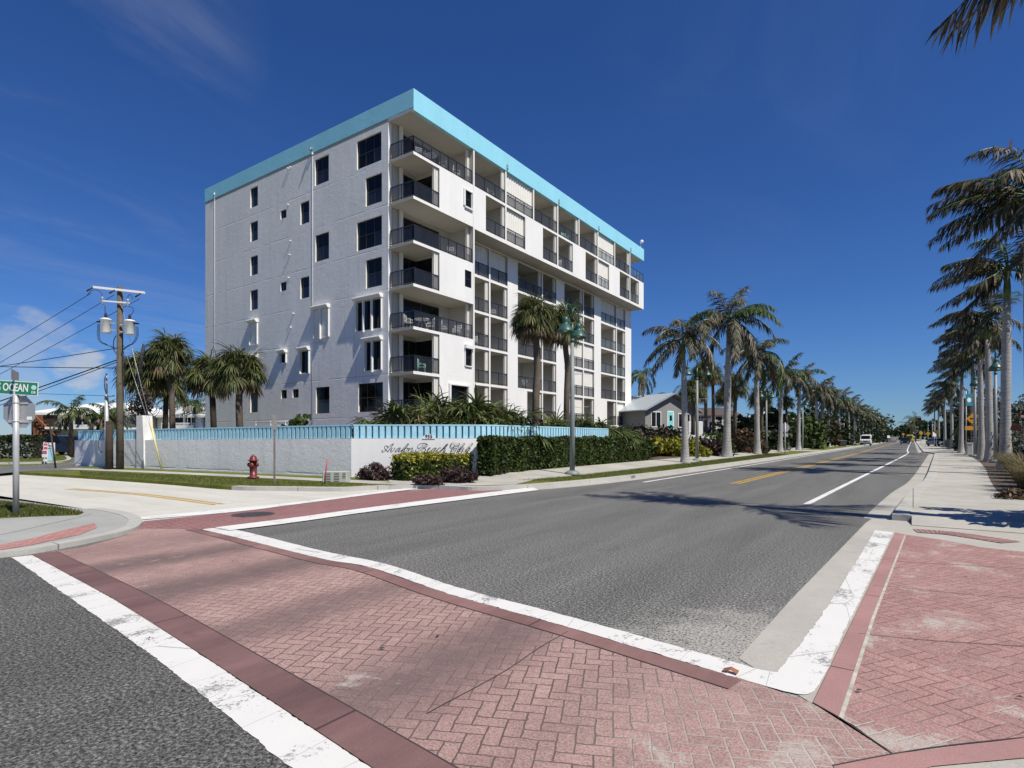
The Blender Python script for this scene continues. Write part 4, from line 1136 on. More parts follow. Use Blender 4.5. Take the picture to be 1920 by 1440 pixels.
# slatted blue top: rails and boards
def along(path, step):
    d = 0.0; out = []; nxt = step / 2
    for i in range(len(path) - 1):
        a = Vector(path[i]); b = Vector(path[i + 1]); l = (b - a).length; t = (b - a) / l
        while nxt <= d + l:
            out.append((a + t * (nxt - d), t)); nxt += step
        d += l
    return out
FH = 0.53
def fence(path, step, wid, z_in, mats):
    mb = MB()
    for p, t in along(path, step):
        nn = Vector((-t.y, t.x)); z0 = TOP(p.x, p.y) + 0.01; z1 = z0 + FH - 0.05
        a = p - t * wid / 2 + nn * z_in; b = p + t * wid / 2 + nn * z_in; c = b + nn * 0.03; d = a + nn * 0.03
        bi = mb._a([(q.x, q.y, z0) for q in (a, b, c, d)] + [(q.x, q.y, z1) for q in (a, b, c, d)])
        for f in ((0, 3, 2, 1), (4, 5, 6, 7), (0, 1, 5, 4), (1, 2, 6, 5), (2, 3, 7, 6), (3, 0, 4, 7)): mb.face([bi + j for j in f])
    mb.build('slats', mats, pw, world=True)
    mb = MB(); Lb, Rb = strip(path, -z_in - 0.065, -z_in - 0.085); n = len(Lb); z = [TOP(*p) for p in path]
    bi = mb._a([(*Lb[i], z[i] + .075) for i in range(n)] + [(*Lb[i], z[i] + FH - .055) for i in range(n)] + [(*Rb[i], z[i] + .075) for i in range(n)] + [(*Rb[i], z[i] + FH - .055) for i in range(n)])
    for i in range(n - 1):
        mb.face([bi + i, bi + n + i, bi + n + i + 1, bi + i + 1]); mb.face([bi + 2 * n + i, bi + 2 * n + i + 1, bi + 3 * n + i + 1, bi + 3 * n + i])
    mb.build('back_boards', MT['blue_dark'], pw, world=True)
    L, R = strip(path, -z_in + 0.01, -z_in - 0.05); n = len(L); mb = MB()
    for (za, zb) in ((FH - 0.05, FH),):
        z = [TOP(*p) for p in path]
        bi = mb._a([(*L[i], z[i] + za) for i in range(n)] + [(*R[i], z[i] + za) for i in range(n)] + [(*L[i], z[i] + zb) for i in range(n)] + [(*R[i], z[i] + zb) for i in range(n)])
        for i in range(n - 1):
            mb.face([bi + i, bi + i + 1, bi + 2 * n + i + 1, bi + 2 * n + i]); mb.face([bi + n + i + 1, bi + n + i, bi + 3 * n + i, bi + 3 * n + i + 1])
            mb.face([bi + 2 * n + i, bi + 2 * n + i + 1, bi + 3 * n + i + 1, bi + 3 * n + i]); mb.face([bi + i + 1, bi + i, bi + n + i, bi + n + i + 1])
    L, R = strip(path, -z_in - 0.10, -z_in - 0.14)
    for (za, zb) in ((0.36, 0.46), (0.012, 0.07)):
        z = [TOP(*p) for p in path]
        bi = mb._a([(*L[i], z[i] + za) for i in range(n)] + [(*L[i], z[i] + zb) for i in range(n)] + [(*R[i], z[i] + za) for i in range(n)] + [(*R[i], z[i] + zb) for i in range(n)])
        for i in range(n - 1):
            mb.face([bi + i, bi + i + 1, bi + n + i + 1, bi + n + i]); mb.face([bi + 2 * n + i + 1, bi + 2 * n + i, bi + 3 * n + i, bi + 3 * n + i + 1])
    mb.build('fence_rail', MT['blue_slat'], pw, world=True)
fence([(wc[0] + 0.05, wc[1] + 0.03)] + curve, 0.245, 0.175, 0.05, MT['blue_slat'])
px_, py_ = gp(273, 885, KZ)
lt = Vector((wc[0] - wl[0], wc[1] - wl[1])).normalized()
def on_wall(u):
    # point of the left wall under picture column u
    d = ray(u, HOR); a = Vector(wl)
    den = d[0] * lt.y - d[1] * lt.x
    t = (a.x * lt.y - a.y * lt.x) / den
    return (d[0] * t, d[1] * t)
pa, pb = on_wall(258), on_wall(287)
fence([on_wall(144), on_wall(256)], 0.245, 0.17, 0.05, MT['blue_slat'])
fence([on_wall(289), (wc[0] - 0.06, wc[1] - 0.03)], 0.245, 0.17, 0.05, MT['blue_slat'])
# tall white pylon standing through the wall
ang = math.atan2(lt.y, lt.x)
py = thing('wall_pylon', 'tall white sloping stucco pylon rising through the low wall under the vine', 'pylon', (pa[0], pa[1], 0), ang)
mb = MB()
pr = [(0.0, 0), (0.62, 0), (0.60, 1.6), (0.50, 2.72), (0.0, 2.72)]
bi = mb._a([(x, -0.06, z) for x, z in pr] + [(x, 0.42, z) for x, z in pr])
n = len(pr)
mb.face([bi + i for i in range(n)]); mb.face([bi + n + i for i in range(n - 1, -1, -1)])
for i in range(n): mb.face([bi + (i + 1) % n, bi + i, bi + n + i, bi + n + (i + 1) % n])
mb.build('column', MT['stucco'], py)

# --- script lettering on the wall, traced stroke by stroke
def wall_pt(u, v, a, t, off=0.005):
    d = ray(u, v); nn = Vector((t.y, -t.x))
    a2 = Vector(a) + nn * off
    den = d[0] * t.y - d[1] * t.x
    k = (a2.x * t.y - a2.y * t.x) / den
    return Vector((d[0] * k, d[1] * k, EYE + d[2] * k))
S1 = [[(140, 328), (118, 350), (112, 384), (150, 392), (205, 355), (262, 295), (330, 222), (400, 160), (490, 110)],
      [(490, 112), (425, 215), (360, 300), (320, 350), (292, 388)], [(292, 372), (240, 325), (205, 275), (196, 225), (215, 192), (245, 186), (285, 205), (312, 245)],
      [(385, 345), (425, 290), (450, 258), (415, 325), (398, 370), (410, 390), (450, 372), (500, 320), (530, 275), (536, 252), (520, 270)],
      [(712, 262), (680, 252), (630, 278), (580, 320), (548, 366), (556, 390), (600, 372), (655, 320), (720, 255)], [(720, 255), (680, 315), (654, 368), (668, 388), (710, 365), (750, 325)],
      [(745, 352), (800, 285), (880, 195), (945, 128), (972, 118), (968, 150), (915, 220), (840, 295), (770, 345), (742, 375), (756, 392), (800, 375), (845, 340)],
      [(920, 255), (880, 272), (845, 320), (832, 368), (850, 390), (895, 370), (940, 318), (948, 272), (920, 254)], [(945, 285), (985, 270), (1010, 262)],
      [(1012, 258), (985, 315), (958, 385)], [(975, 350), (1035, 290), (1085, 256), (1108, 268), (1090, 318), (1062, 365), (1072, 390), (1110, 368), (1150, 325)],
      [(1240, 322), (1212, 345), (1222, 378), (1275, 384), (1340, 345), (1400, 290), (1480, 205), (1560, 130)], [(1345, 275), (1300, 275), (1274, 240), (1290, 185), (1350, 130), (1430, 102), (1520, 105), (1585, 140), (1580, 190), (1525, 235), (1450, 265)],
      [(1300, 275), (1360, 250), (1420, 195), (1450, 150), (1465, 120)], [(1460, 262), (1520, 285), (1538, 325), (1500, 368), (1440, 388), (1402, 372), (1415, 335), (1455, 305)]]
S2 = [[(20, 325), (80, 300), (120, 265), (118, 246), (85, 256), (45, 300), (22, 350), (32, 384), (75, 376), (125, 335)],
      [(312, 262), (285, 252), (235, 275), (180, 320), (146, 364), (158, 392), (205, 370), (262, 315), (322, 255)], [(322, 255), (275, 320), (240, 368), (256, 388), (300, 362), (345, 320)],
      [(455, 275), (462, 252), (430, 250), (385, 285), (345, 340), (340, 376), (370, 388), (420, 365), (465, 325)],
      [(470, 340), (560, 235), (640, 150), (690, 120), (678, 155), (610, 225), (520, 310), (440, 385)], [(470, 355), (540, 290), (592, 254), (612, 268), (590, 312), (545, 362), (545, 388), (585, 372), (630, 325)],
      [(945, 112), (900, 92), (845, 100), (795, 140), (778, 190), (800, 230), (850, 238), (910, 205), (970, 150), (1035, 110), (1075, 115), (1065, 165), (1010, 210), (940, 232)],
      [(920, 180), (860, 245), (815, 310), (808, 355), (835, 384), (895, 372), (955, 335), (985, 290), (965, 265), (915, 270), (870, 310)],
      [(1000, 345), (1060, 270), (1140, 180), (1210, 118), (1238, 112), (1225, 155), (1160, 225), (1085, 300), (1015, 355), (1000, 388), (1035, 388), (1085, 345)],
      [(1125, 262), (1085, 325), (1070, 372), (1090, 388), (1145, 345), (1230, 255)], [(1230, 255), (1185, 320), (1165, 372), (1185, 388), (1235, 350), (1275, 310)],
      [(1275, 330), (1350, 240), (1430, 150), (1490, 105), (1500, 125), (1460, 190), (1380, 270), (1300, 330), (1262, 375), (1285, 395), (1345, 350), (1395, 295), (1412, 255), (1385, 245), (1355, 275)]]
mb = MB()
tw = Vector((CT, ST))
for strokes, ox in ((S1, 710.0), (S2, 800.0)):
    for st in strokes:
        pts = smooth_line([(ox + x / 17.4545, 825 + y / 17.4545) for x, y in st], 5)
        W3 = [wall_pt(u, v, wc, tw) for u, v in pts]
        n = len(W3); Lh, Rh = [], []
        for i in range(n):
            t = (W3[min(i + 1, n - 1)] - W3[max(i - 1, 0)]); t.normalize()
            sx = t.x * tw.x + t.y * tw.y
            down = max(0.0, -(t.z))
            w = 0.0035 + 0.011 * abs(t.z) * (1.0 if t.z < 0 else 0.45)
            nn = Vector((tw.x * -t.z, tw.y * -t.z, sx)) * w
            Lh.append(W3[i] + nn); Rh.append(W3[i] - nn)
        off = Vector((tw.y, -tw.x, 0)) * 0.006
        bi = mb._a(Lh + Rh + [p + off for p in Lh] + [p + off for p in Rh])
        for i in range(n - 1):
            mb.face([bi + 2 * n + i, bi + 2 * n + i + 1, bi + 3 * n + i + 1, bi + 3 * n + i])
            mb.face([bi + i, bi + i + 1, bi + 2 * n + i + 1, bi + 2 * n + i]); mb.face([bi + n + i + 1, bi + n + i, bi + 3 * n + i, bi + 3 * n + i + 1])
mb.build('lettering', plain('letter_bronze', (0.035, 0.033, 0.032), 0.45), pw, world=True)
# house number plate
me = text_mesh('955', 0.19, 0.002, 0.006); me.materials.append(MT['bronze'])
o = link('number', me, pw); p = wall_pt(804.0, 818.5, wc, tw, 0.03)
o.matrix_parent_inverse = wm(pw).inverted(); o.location = p; o.rotation_euler = (PI / 2, 0, math.atan2(tw.y, tw.x))
mb = MB(); q = wall_pt(804.0, 818.5, wc, tw, 0.004)
arc = [(0.24 * math.cos(a), 0.19 * math.sin(a) - 0.09) for a in [PI * i / 12 for i in range(13)]]
off = Vector((tw.y, -tw.x, 0)) * 0.02
front = [(q.x + tw.x * a + off.x, q.y + tw.y * a + off.y, q.z + b) for a, b in arc]; back = [(f[0] - off.x, f[1] - off.y, f[2]) for f in front]
mb.poly(front)
for i in range(len(arc) - 1): mb.poly([front[i], front[i + 1], back[i + 1], back[i]])
mb.build('number_plate', MT['signwhite'], pw, world=True)
# ================================================================ PLANTS
class Blades:
    """narrow leaf blades, each its own small island"""
    def __init__(s): s.v = []; s.f = []; s.m = []
    def blade(s, p, d, L, w, side, droop=0.0, mi=0, seg=2):
        b = len(s.v); d = d.copy(); pos = p.copy()
        pts = []
        for i in range(seg + 1):
            k = i / seg
            ww = w * (0.55 + 0.45 * math.sin(PI * min(1, k * 1.6 + 0.2))) * (1 - k) if i < seg else 0
            if i == 0: ww = w * 0.6
            elif i < seg: ww = w
            pts.append((pos.copy(), ww))
            d = d + Vector((0, 0, -droop / seg)); d.normalize()
            pos = pos + d * (L / seg)
        for q, ww in pts[:-1]:
            s.v.append(tuple(q - side * ww / 2)); s.v.append(tuple(q + side * ww / 2))
        s.v.append(tuple(pts[-1][0]))
        for i in range(seg - 1):
            s.f.append((b + 2 * i, b + 2 * i + 1, b + 2 * i + 3, b + 2 * i + 2)); s.m.append(mi)
        e = b + 2 * (seg - 1)
        s.f.append((e, e + 1, b + 2 * seg)); s.m.append(mi)
    def tube(s, path, r0, r1, mi, n=4):
        mb = MB(); k = len(path)
        mb.tube(path, [r0 + (r1 - r0) * i / (k - 1) for i in range(k)], n)
        b = len(s.v); s.v += mb.v; s.f += [tuple(i + b for i in f) for f in mb.f]; s.m += [mi] * len(mb.f)
    def mesh(s, name, mats):
        me = bpy.data.meshes.new(name); me.from_pydata(s.v, [], s.f)
        for m in mats: me.materials.append(m)
        me.polygons.foreach_set('material_index', s.m); me.update()
        return me

def royal_crown(seed, n=15, L=3.3, leaves=46, wind=Vector((-0.05, 0.0, 0)), green=0.25, flat=1.0, g0=.10):
    r = random.Random(seed); B = Blades()
    for i in range(n):
        age = max(0.0, i + r.uniform(-.3, .3)) / n
        az = i * 2.39996 + r.uniform(-.35, .35)
        el = 1.0 - 1.6 * age ** 1.25 + r.uniform(-.15, .15)
        d = Vector((math.cos(az) * math.cos(el), flat * math.sin(az) * math.cos(el), math.sin(el))).normalized()
        l = L * r.uniform(0.85, 1.1) * (0.85 if age < 0.05 else 1.0); ns = 12; ds = l / ns
        p = Vector((0, 0, 0.15)) + d * 0.05; path = [p.copy()]; tang = [d.copy()]
        g = r.uniform(g0, g0 + .08)
        for k in range(ns):
            d = d + Vector((0, 0, -g * (0.5 + 1.0 * k / ns))) * (0.85 + 0.35 * math.cos(el)) + wind * (0.6 + k / ns)
            d.normalize(); p = p + d * ds; path.append(p.copy()); tang.append(d.copy())
        gi = 1 if r.random() < green * (1.8 if age < 0.4 else 0.35) else 0
        B.tube(path, 0.035, 0.006, 2)
        for j in range(leaves):
            t = 0.10 + 0.90 * (j + r.random()) / leaves
            x = t * ns; a = min(int(x), ns - 1); f = x - a
            q = path[a].lerp(path[a + 1], f); td = tang[a].lerp(tang[a + 1], f).normalized()
            sd = td.cross(Vector((0, 0, 1)))
            if sd.length < 0.15: sd = Vector((-math.sin(az), math.cos(az), 0))
            sd.normalize(); up = sd.cross(td).normalized()
            ll = (0.30 + 0.55 * math.sin(PI * min(1.0, 0.12 + t * 0.86)) ** 0.7) * (L / 3.3)
            for s in (-1, 1):
                e = r.uniform(-0.5, 0.65)
                dd = (sd * s * math.cos(e) + up * math.sin(e)) * r.uniform(0.65, 1.0) + td * r.uniform(0.35, 0.9) + Vector((0, 0, -0.22 - .35 * age)) + wind * 2.0
                dd.normalize()
                wv = dd.cross(up + sd * r.uniform(-.6, .6))
                if wv.length < 0.1: wv = td.copy()
                wv.normalize()
                B.blade(q, dd, ll * r.uniform(0.75, 1.15), 0.062 * r.uniform(.7, 1.3), wv, r.uniform(0.5, 1.5), gi if r.random() < 0.9 else 1 - gi)
    # new spear leaf
    B.tube([Vector((0, 0, 0)), Vector((-0.05, 0, 0.6)), Vector((-0.15, 0.02, 1.1))], 0.05, 0.008, 1, 5)
    return B.mesh('crown', [MT['royal_leaf'], MT['royal_green'], MT['crownshaft']])

def fan_leaf(B, r, base, d, pet, R, wind, nb=22, mi=0, spread=2.0, droop=0.9, w=0.04):
    p = base.copy(); path = [p.copy()]; dd = d.copy()
    for k in range(4):
        dd = dd + Vector((0, 0, -0.07)) + wind * 0.25; dd.normalize(); p = p + dd * pet / 4; path.append(p.copy())
    B.tube(path, 0.022, 0.012, 2)
    sd = dd.cross(Vector((0, 0, 1)))
    if sd.length < 0.1: sd = Vector((1, 0, 0))
    sd.normalize(); up = sd.cross(dd).normalized()
    for j in range(nb):
        a = spread * ((j + r.uniform(-.3, .3)) / (nb - 1) * 2 - 1)
        rr = R * (1.0 - 0.28 * abs(a) / spread) * r.uniform(0.85, 1.08)
        bd = dd * math.cos(a) + sd * math.sin(a) + up * r.uniform(-0.05, 0.25) + wind * 0.5
        bd.normalize()
        wv = bd.cross(up); wv.normalize()
        wv = (wv + up * r.uniform(-.5, .5)).normalized()
        B.blade(p + dd * 0.02 * r.random(), bd, rr, w * r.uniform(.8, 1.25), wv, droop * r.uniform(0.6, 1.3), mi, 3)

def sabal_crown(seed, n=40, R=1.0, pet=0.8, wind=Vector((-0.12, 0, 0)), dead=7, nb=24):
    n = int(n * 1.7); R *= 1.12
    r = random.Random(seed); B = Blades()
    for i in range(n):
        age = i / n; az = i * 2.39996 + r.uniform(-.3, .3)
        el = 1.4 - 2.0 * age + r.uniform(-.2, .2)
        d = Vector((math.cos(az) * math.cos(el), math.sin(az) * math.cos(el), math.sin(el)))
        fan_leaf(B, r, Vector((0, 0, r.uniform(-.1, .25))), d, pet * r.uniform(.75, 1.15), R * r.uniform(.85, 1.15), wind * 3.0, nb + 6, 1 if i >= n - dead else 0, droop=1.8, w=0.046)
    return B.mesh('crown', [MT['sabal_leaf'], MT['dead_leaf'], MT['sabal_trunk']])

def palmetto_mesh(seed, n=50, R=0.72, pet=0.7, spreadx=0.85):
    r = random.Random(seed); B = Blades()
    for i in range(n):
        az = r.uniform(0, 2 * PI); el = r.uniform(0.15, 1.35)
        d = Vector((math.cos(az) * math.cos(el), math.sin(az) * math.cos(el), math.sin(el)))
        fan_leaf(B, r, Vector((r.uniform(-spreadx, spreadx), r.uniform(-spreadx * .6, spreadx * .6), 0)), d, pet * r.uniform(.6, 1.25), R * r.uniform(.8, 1.15), Vector((-0.06, 0, 0)), 30, 0 if r.random() < .92 else 1, spread=2.3, droop=1.6, w=0.044)
    return B.mesh('fronds', [MT['palmetto'], MT['dead_leaf'], MT['crownshaft']])

def coconut_crown(seed, n=14, L=3.0, wind=Vector((-0.10, 0, 0))):
    return royal_crown(seed, n, L, 34, wind, green=0.9)

# ---- leaf clouds
def leaf_quads(Pn, size, rs, up=0.3, asp=1.7, out=None):
    N = len(Pn)
    nrm = rs.normal(size=(N, 3)); nrm[:, 2] += up
    if out is not None: nrm += out
    nrm /= np.linalg.norm(nrm, axis=1, keepdims=True) + 1e-9
    a = rs.normal(size=(N, 3)); t = np.cross(nrm, a); t /= np.linalg.norm(t, axis=1, keepdims=True) + 1e-9
    b = np.cross(nrm, t)
    s = size * rs.uniform(0.6, 1.35, size=(N, 1))
    v = np.stack([Pn - t * s * asp / 2, Pn + b * s / 2 + t * s * 0.1, Pn + t * s * asp / 2, Pn - b * s / 2 + t * s * 0.1], axis=1)
    return v

def clump_points(rs, n, radii, clumps=14, cr=0.35, shell=0.55, flat=0.0):
    """points gathered in clumps through an ellipsoid, uneven outline"""
    c = rs.normal(size=(clumps, 3)); c /= np.linalg.norm(c, axis=1, keepdims=True)
    c *= rs.uniform(shell, 1.0, size=(clumps, 1)) ** 0.7
    c[:, 2] = np.abs(c[:, 2]) * 1.2 - 0.25 if flat else c[:, 2]
    rad_ = cr * rs.uniform(0.6, 1.4, size=clumps)
    k = rs.integers(0, clumps, size=n)
    d = rs.normal(size=(n, 3)); d /= np.linalg.norm(d, axis=1, keepdims=True)
    d *= rs.uniform(0.35, 1.0, size=(n, 1)) ** 0.5
    p = c[k] + d * rad_[k][:, None]
    return p * np.array(radii)

def bush_mesh(seed, radii, n, size, mat, clumps=16, cr=0.4, asp=1.7, lift=0.55):
    rs = np.random.default_rng(seed)
    p = clump_points(rs, n, radii, clumps, cr, 0.4)
    p[:, 2] += radii[2] * lift
    lo = p[:, 2] < 0.02; p[lo, 2] = rs.uniform(0.02, radii[2] * 0.4, size=lo.sum())
    return np_mesh('foliage', leaf_quads(p, size, rs, asp=asp), 4, mat)

def bush(name, label, cat, x, y, z, radii, n, size, mat, seed, group=None, clumps=16, cr=0.4, stems=True, asp=1.7):
    t = thing(name, label, cat, (x, y, z), 0, group)
    link('foliage', bush_mesh(seed, radii, n, size, mat, clumps, cr, asp), t)
    if stems:
        r = random.Random(seed); mb = MB()
        for i in range(5):
            a = r.random() * 6.28; q = Vector((math.cos(a) * radii[0] * .5, math.sin(a) * radii[1] * .5, radii[2] * r.uniform(.7, 1.2)))
            mb.tube([(q.x * .15, q.y * .15, -0.05), tuple(q * 0.55), tuple(q)], [0.035, 0.022, 0.008], 5)
        mb.build('stems', MT['bark'], t)
    return t

def hedge_box(name, label, path, wid, h, n, size, mats, seed, cat='hedge', z0=KZ, rough_=0.08, kind2=None):
    """clipped hedge along a plan line"""
    rs = np.random.default_rng(seed)
    seg = np.array(path); ln = np.linalg.norm(np.diff(seg, axis=0), axis=1); cum = np.concatenate([[0], np.cumsum(ln)])
    s = rs.uniform(0, cum[-1], size=n); i = np.clip(np.searchsorted(cum, s) - 1, 0, len(ln) - 1)
    f = (s - cum[i]) / ln[i]
    base = seg[i] + (seg[i + 1] - seg[i]) * f[:, None]
    t = (seg[i + 1] - seg[i]) / ln[i][:, None]; nn = np.stack([-t[:, 1], t[:, 0]], axis=1)
    # choose a face: front/back/top, ends get extra
    fc = rs.uniform(size=n); wob = 0.10 * np.sin(s * 2.3 + seed) + 0.07 * np.sin(s * 5.1 + 1.7 * seed)
    off = np.where(fc < 0.42, -wid / 2, np.where(fc < 0.62, wid / 2, rs.uniform(-wid / 2, wid / 2, size=n)))
    zz = np.where(fc < 0.62, h * rs.uniform(0.02, 1.0, size=n), h)
    zz = zz + np.where(fc >= 0.62, wob * 0.4, 0)
    off = off + np.where(fc < 0.62, wob * 0.7, 0)
    inw = np.abs(rs.normal(size=n)) * rough_ * 1.6
    off = off - np.sign(off) * inw * (fc < 0.62); zz = zz - inw * (fc >= 0.62) + rs.normal(size=n) * 0.02
    zz = np.maximum(zz, 0.01)
    P3 = np.concatenate([base + nn * off[:, None], (z0 + zz)[:, None]], axis=1)
    # ends
    m = n // 14
    for end, k in ((seg[0], 0), (seg[-1], len(ln) - 1)):
        tt = (seg[k + 1] - seg[k]) / ln[k]; n2 = np.array([-tt[1], tt[0]])
        o2 = rs.uniform(-wid / 2, wid / 2, size=m); d2 = np.abs(rs.normal(size=m)) * rough_
        sg = 1 if k == 0 and end is seg[0] else -1
        Q = np.concatenate([end + np.outer(o2, n2) + np.outer(d2 * sg, tt), (z0 + h * rs.uniform(0.02, 1, size=m))[:, None]], axis=1)
        P3 = np.concatenate([P3, Q])
    ctr = np.zeros_like(P3)
    v = leaf_quads(P3, size, rs, up=0.5)
    t_ = thing(name, label, cat, (float(seg[0][0]), float(seg[0][1]), z0))
    o = link('foliage', np_mesh('foliage', v, 4, mats), t_, True)
    if not isinstance(mats, list): mats = [mats]
    if len(mats) > 1:
        zrel = v[:, :, 2].mean(axis=1) - z0
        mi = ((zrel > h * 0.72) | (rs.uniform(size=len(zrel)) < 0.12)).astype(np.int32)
        if kind2 == 'patch':
            mi = (np.sin(P3[:, 0] * 1.3) + np.sin(P3[:, 1] * 1.7 + seed) + rs.normal(size=len(P3)) * .5 > 0.4).astype(np.int32)
        o.data.polygons.foreach_set('material_index', mi)
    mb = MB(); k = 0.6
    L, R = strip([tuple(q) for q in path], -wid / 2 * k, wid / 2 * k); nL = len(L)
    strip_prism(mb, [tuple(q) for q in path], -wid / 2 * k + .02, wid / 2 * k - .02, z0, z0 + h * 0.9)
    mb.build('dark_core', MT['soil'] if False else plain(name + '_core', (0.012, 0.014, 0.006), 0.95), t_, True)  # solid near-black prism filling the inside of the hedge
    return t_

# ---- royal palms
def trunk_mesh(pts, rads, mat, n=14):
    mb = MB(); mb.tube(pts, rads, n); return mb
def make_royal(seed, H=7.0, wind=Vector((-0.05, 0, 0)), lean=0.15, n=15, L=3.3, leaves=46, flat=1.0, g0=.10, green=.25):
    r = random.Random(seed)
    t = thing('royal_palm', '-', 'palm tree', (0, 0, 0))
    dx, dy = r.uniform(-lean, lean), r.uniform(-lean, lean)
    zs = [-0.1, 0.0, 0.15, 0.5, 1.2, H * .35, H * .55, H * .75, H * .9, H]
    rr = [0.40, 0.38, 0.33, 0.275, 0.225, 0.195, 0.20, 0.185, 0.155, 0.135]
    pts = [(dx * max(0, z / H) ** 1.6, dy * max(0, z / H) ** 1.6, z) for z in zs]
    mb = MB(); mb.tube(pts, rr, 14); mb.build('trunk', MT['royal_trunk'], t)
    mb = MB(); mb.tube([pts[-1], (dx * 1.05, dy * 1.05, H + 0.5), (dx * 1.1, dy * 1.1, H + 1.2), (dx * 1.12, dy * 1.12, H + 1.45)], [0.132, 0.145, 0.10, 0.06], 12)
    mb.build('crownshaft', MT['crownshaft'], t)
    c = link('crown', royal_crown(seed, n, L, leaves, wind, green=green, flat=flat, g0=g0), t); c.location = (dx * 1.1, dy * 1.1, H + 1.25)
    return t
protoL = [make_royal(100 + i, 7.0, Vector((-0.035, -0.01, 0)), n=18 + i % 3, leaves=58) for i in range(5)]
protoR = [make_royal(200 + i, 8.0, Vector((-0.11, 0.0, 0.01)), 0.12, n=21 + i % 2, L=3.05, leaves=60, flat=.8, g0=.08, green=.14) for i in range(4)]
proto1 = make_royal(240, 8.0, Vector((-0.17, 0.0, 0.0)), 0.05, n=9, L=3.7, leaves=56, flat=.3, g0=.08)
ORD = ['first', 'second', 'third', 'fourth', 'fifth', 'sixth', 'seventh', 'eighth', 'ninth', 'tenth', 'eleventh', 'twelfth', 'thirteenth', 'fourteenth', 'fifteenth', 'sixteenth',
       'seventeenth', 'eighteenth', 'nineteenth', 'twentieth', 'twenty first', 'twenty second', 'twenty third', 'twenty fourth', 'twenty fifth', 'twenty sixth', 'twenty seventh', 'twenty eighth']
used = set()
def place(proto, x, y, z, rz, sc, label, group):
    if proto.name in used: return dup(proto, (x, y, z), rz, label, group, sc)
    used.add(proto.name)
    proto.location = (x, y, z); proto.rotation_euler = (0, 0, rz); proto.scale = (sc, sc, sc)
    return tag(proto, label, None, group)
rr_ = random.Random(11)
UL = [1284.6, 1363, 1420, 1463, 1497, 1532, 1541, 1554, 1572, 1581, 1592, 1602, 1611, 1618, 1624.5, 1630.5, 1636, 1641, 1645.5, 1649.5, 1653, 1656]
HL = [0.88, 1.24, 1.08, 0.98, 1.05, 1.0, 1.08, 1.0, 1.04, 0.98, 1.08, 1.0, 1.05]
for i, u in enumerate(UL):
    X = -11.45 if i else -11.05
    if i in (6, 9): X = -12.3
    Y = on_x(u, X)
    sc = HL[i] if i < len(HL) else rr_.uniform(0.95, 1.1)
    lab = {0: 'short royal palm on the verge just past the flowering shrubs, nearest of its row', 1: 'tallest royal palm of the verge row, thick flared grey trunk'}.get(i, 'royal palm in the inland verge row, %s from the near end' % ORD[i])
    place(protoL[i % 5], X, Y, KZ, rr_.uniform(-0.5, 0.5) if i > 1 else 1.7 * i, sc, lab, 'royal palms along the inland verge')
YR = [(4.6, 13.2, 1.17), (3.95, 31.0, 1.2), (3.9, 38.8, 1.08), (3.95, 46.8, 0.96), (3.9, 51.5, 0.90), (4.6, 68.0, 0.95), (3.9, 72, 0.92), (4.2, 95, 0.9), (4.3, 118, 0.9), (4.3, 145, 0.92), (4.4, 180, 0.95)]
for i, (x, y, sc) in enumerate(YR):
    place(protoR[i % 4] if i else proto1, x, y, KZ, rr_.uniform(-0.3, 0.3) if i else -0.25, sc, 'windblown royal palm in the beach side row, %s counted from the crossing' % ORD[i], 'royal palms along the beach side walk')

# ---- sabal palms
def make_sabal(name, label, path, rads, seed, sc=1.0, group=None, wind=Vector((-0.1, 0, 0)), n=40, R=0.95, pet=0.85, mat='sabal_trunk', nb=24, dead=7):
    b = path[0]
    t = thing(name, label, 'palm tree', b, 0, group)
    mb = MB(); mb.tube([tuple(Vector(p) - Vector(b)) for p in path], rads, 12)
    mb.build('trunk', MT[mat], t)
    r = random.Random(seed); mb = MB(); top = Vector(path[-1]) - Vector(b)
    for i in range(26):
        a = i * 2.4; z = -0.1 - 0.9 * (i / 26)
        p = top + Vector((math.cos(a) * rads[-1] * 0.95, math.sin(a) * rads[-1] * 0.95, z))
        mb.tube([p, p + Vector((math.cos(a) * 0.10, math.sin(a) * 0.10, 0.22))], [0.04, 0.012], 4)
    mb.build('leaf_boots', MT['sabal_trunk'], t)
    c = link('crown', sabal_crown(seed, n, R, pet, wind, dead, nb), t); c.location = tuple(top); c.scale = (sc * 1.0, sc * 1.0, sc * 1.0)
    return t
def vpath(uv, Y=None, D=None):
    out = []
    for u, v in uv:
        if Y is not None: x, y = on_y(u, Y)if False else (on_y(u, Y), Y)
        else: x, y = at(u, D)
        out.append((x, y, zat(v, depth(x, y))))
    return out
SG = 'sabal palms between the wall and the side facade'
def sab(uv, Y, rad0, rad1, seed, label, sc, **k):
    p = vpath(uv, Y); p[0] = (p[0][0], p[0][1], 0.0)
    n = len(p); return make_sabal('sabal_palm', label, p, [rad0 + (rad1 - rad0) * i / (n - 1) for i in range(n)], seed, sc, k.pop('group', SG), **k)
sab([(452, 800), (448, 760), (449, 730), (450, 698)], 18.5, 0.20, 0.17, 31, 'sabal palm with grey brown trunk standing against the side facade', 1.2, wind=Vector((-0.13, 0, 0)))
sab([(403, 800), (399, 755), (395, 705)], 20.0, 0.20, 0.17, 32, 'sabal palm with dark shaded trunk at the left edge of the facade', 1.22, wind=Vector((-0.15, 0, 0)), mat='wood_dark')
sab([(325, 800), (322, 740), (318, 668)], 19.0, 0.20, 0.16, 33, 'tallest sabal palm with a clean trunk behind the white pylon', 1.25, wind=Vector((-0.13, 0, 0)))
sab([(308, 800), (311, 760), (312, 720)], 21.0, 0.20, 0.17, 34, 'sabal palm with dark trunk close beside the tallest sabal', 1.15, wind=Vector((-0.12, 0, 0)), mat='wood_dark')
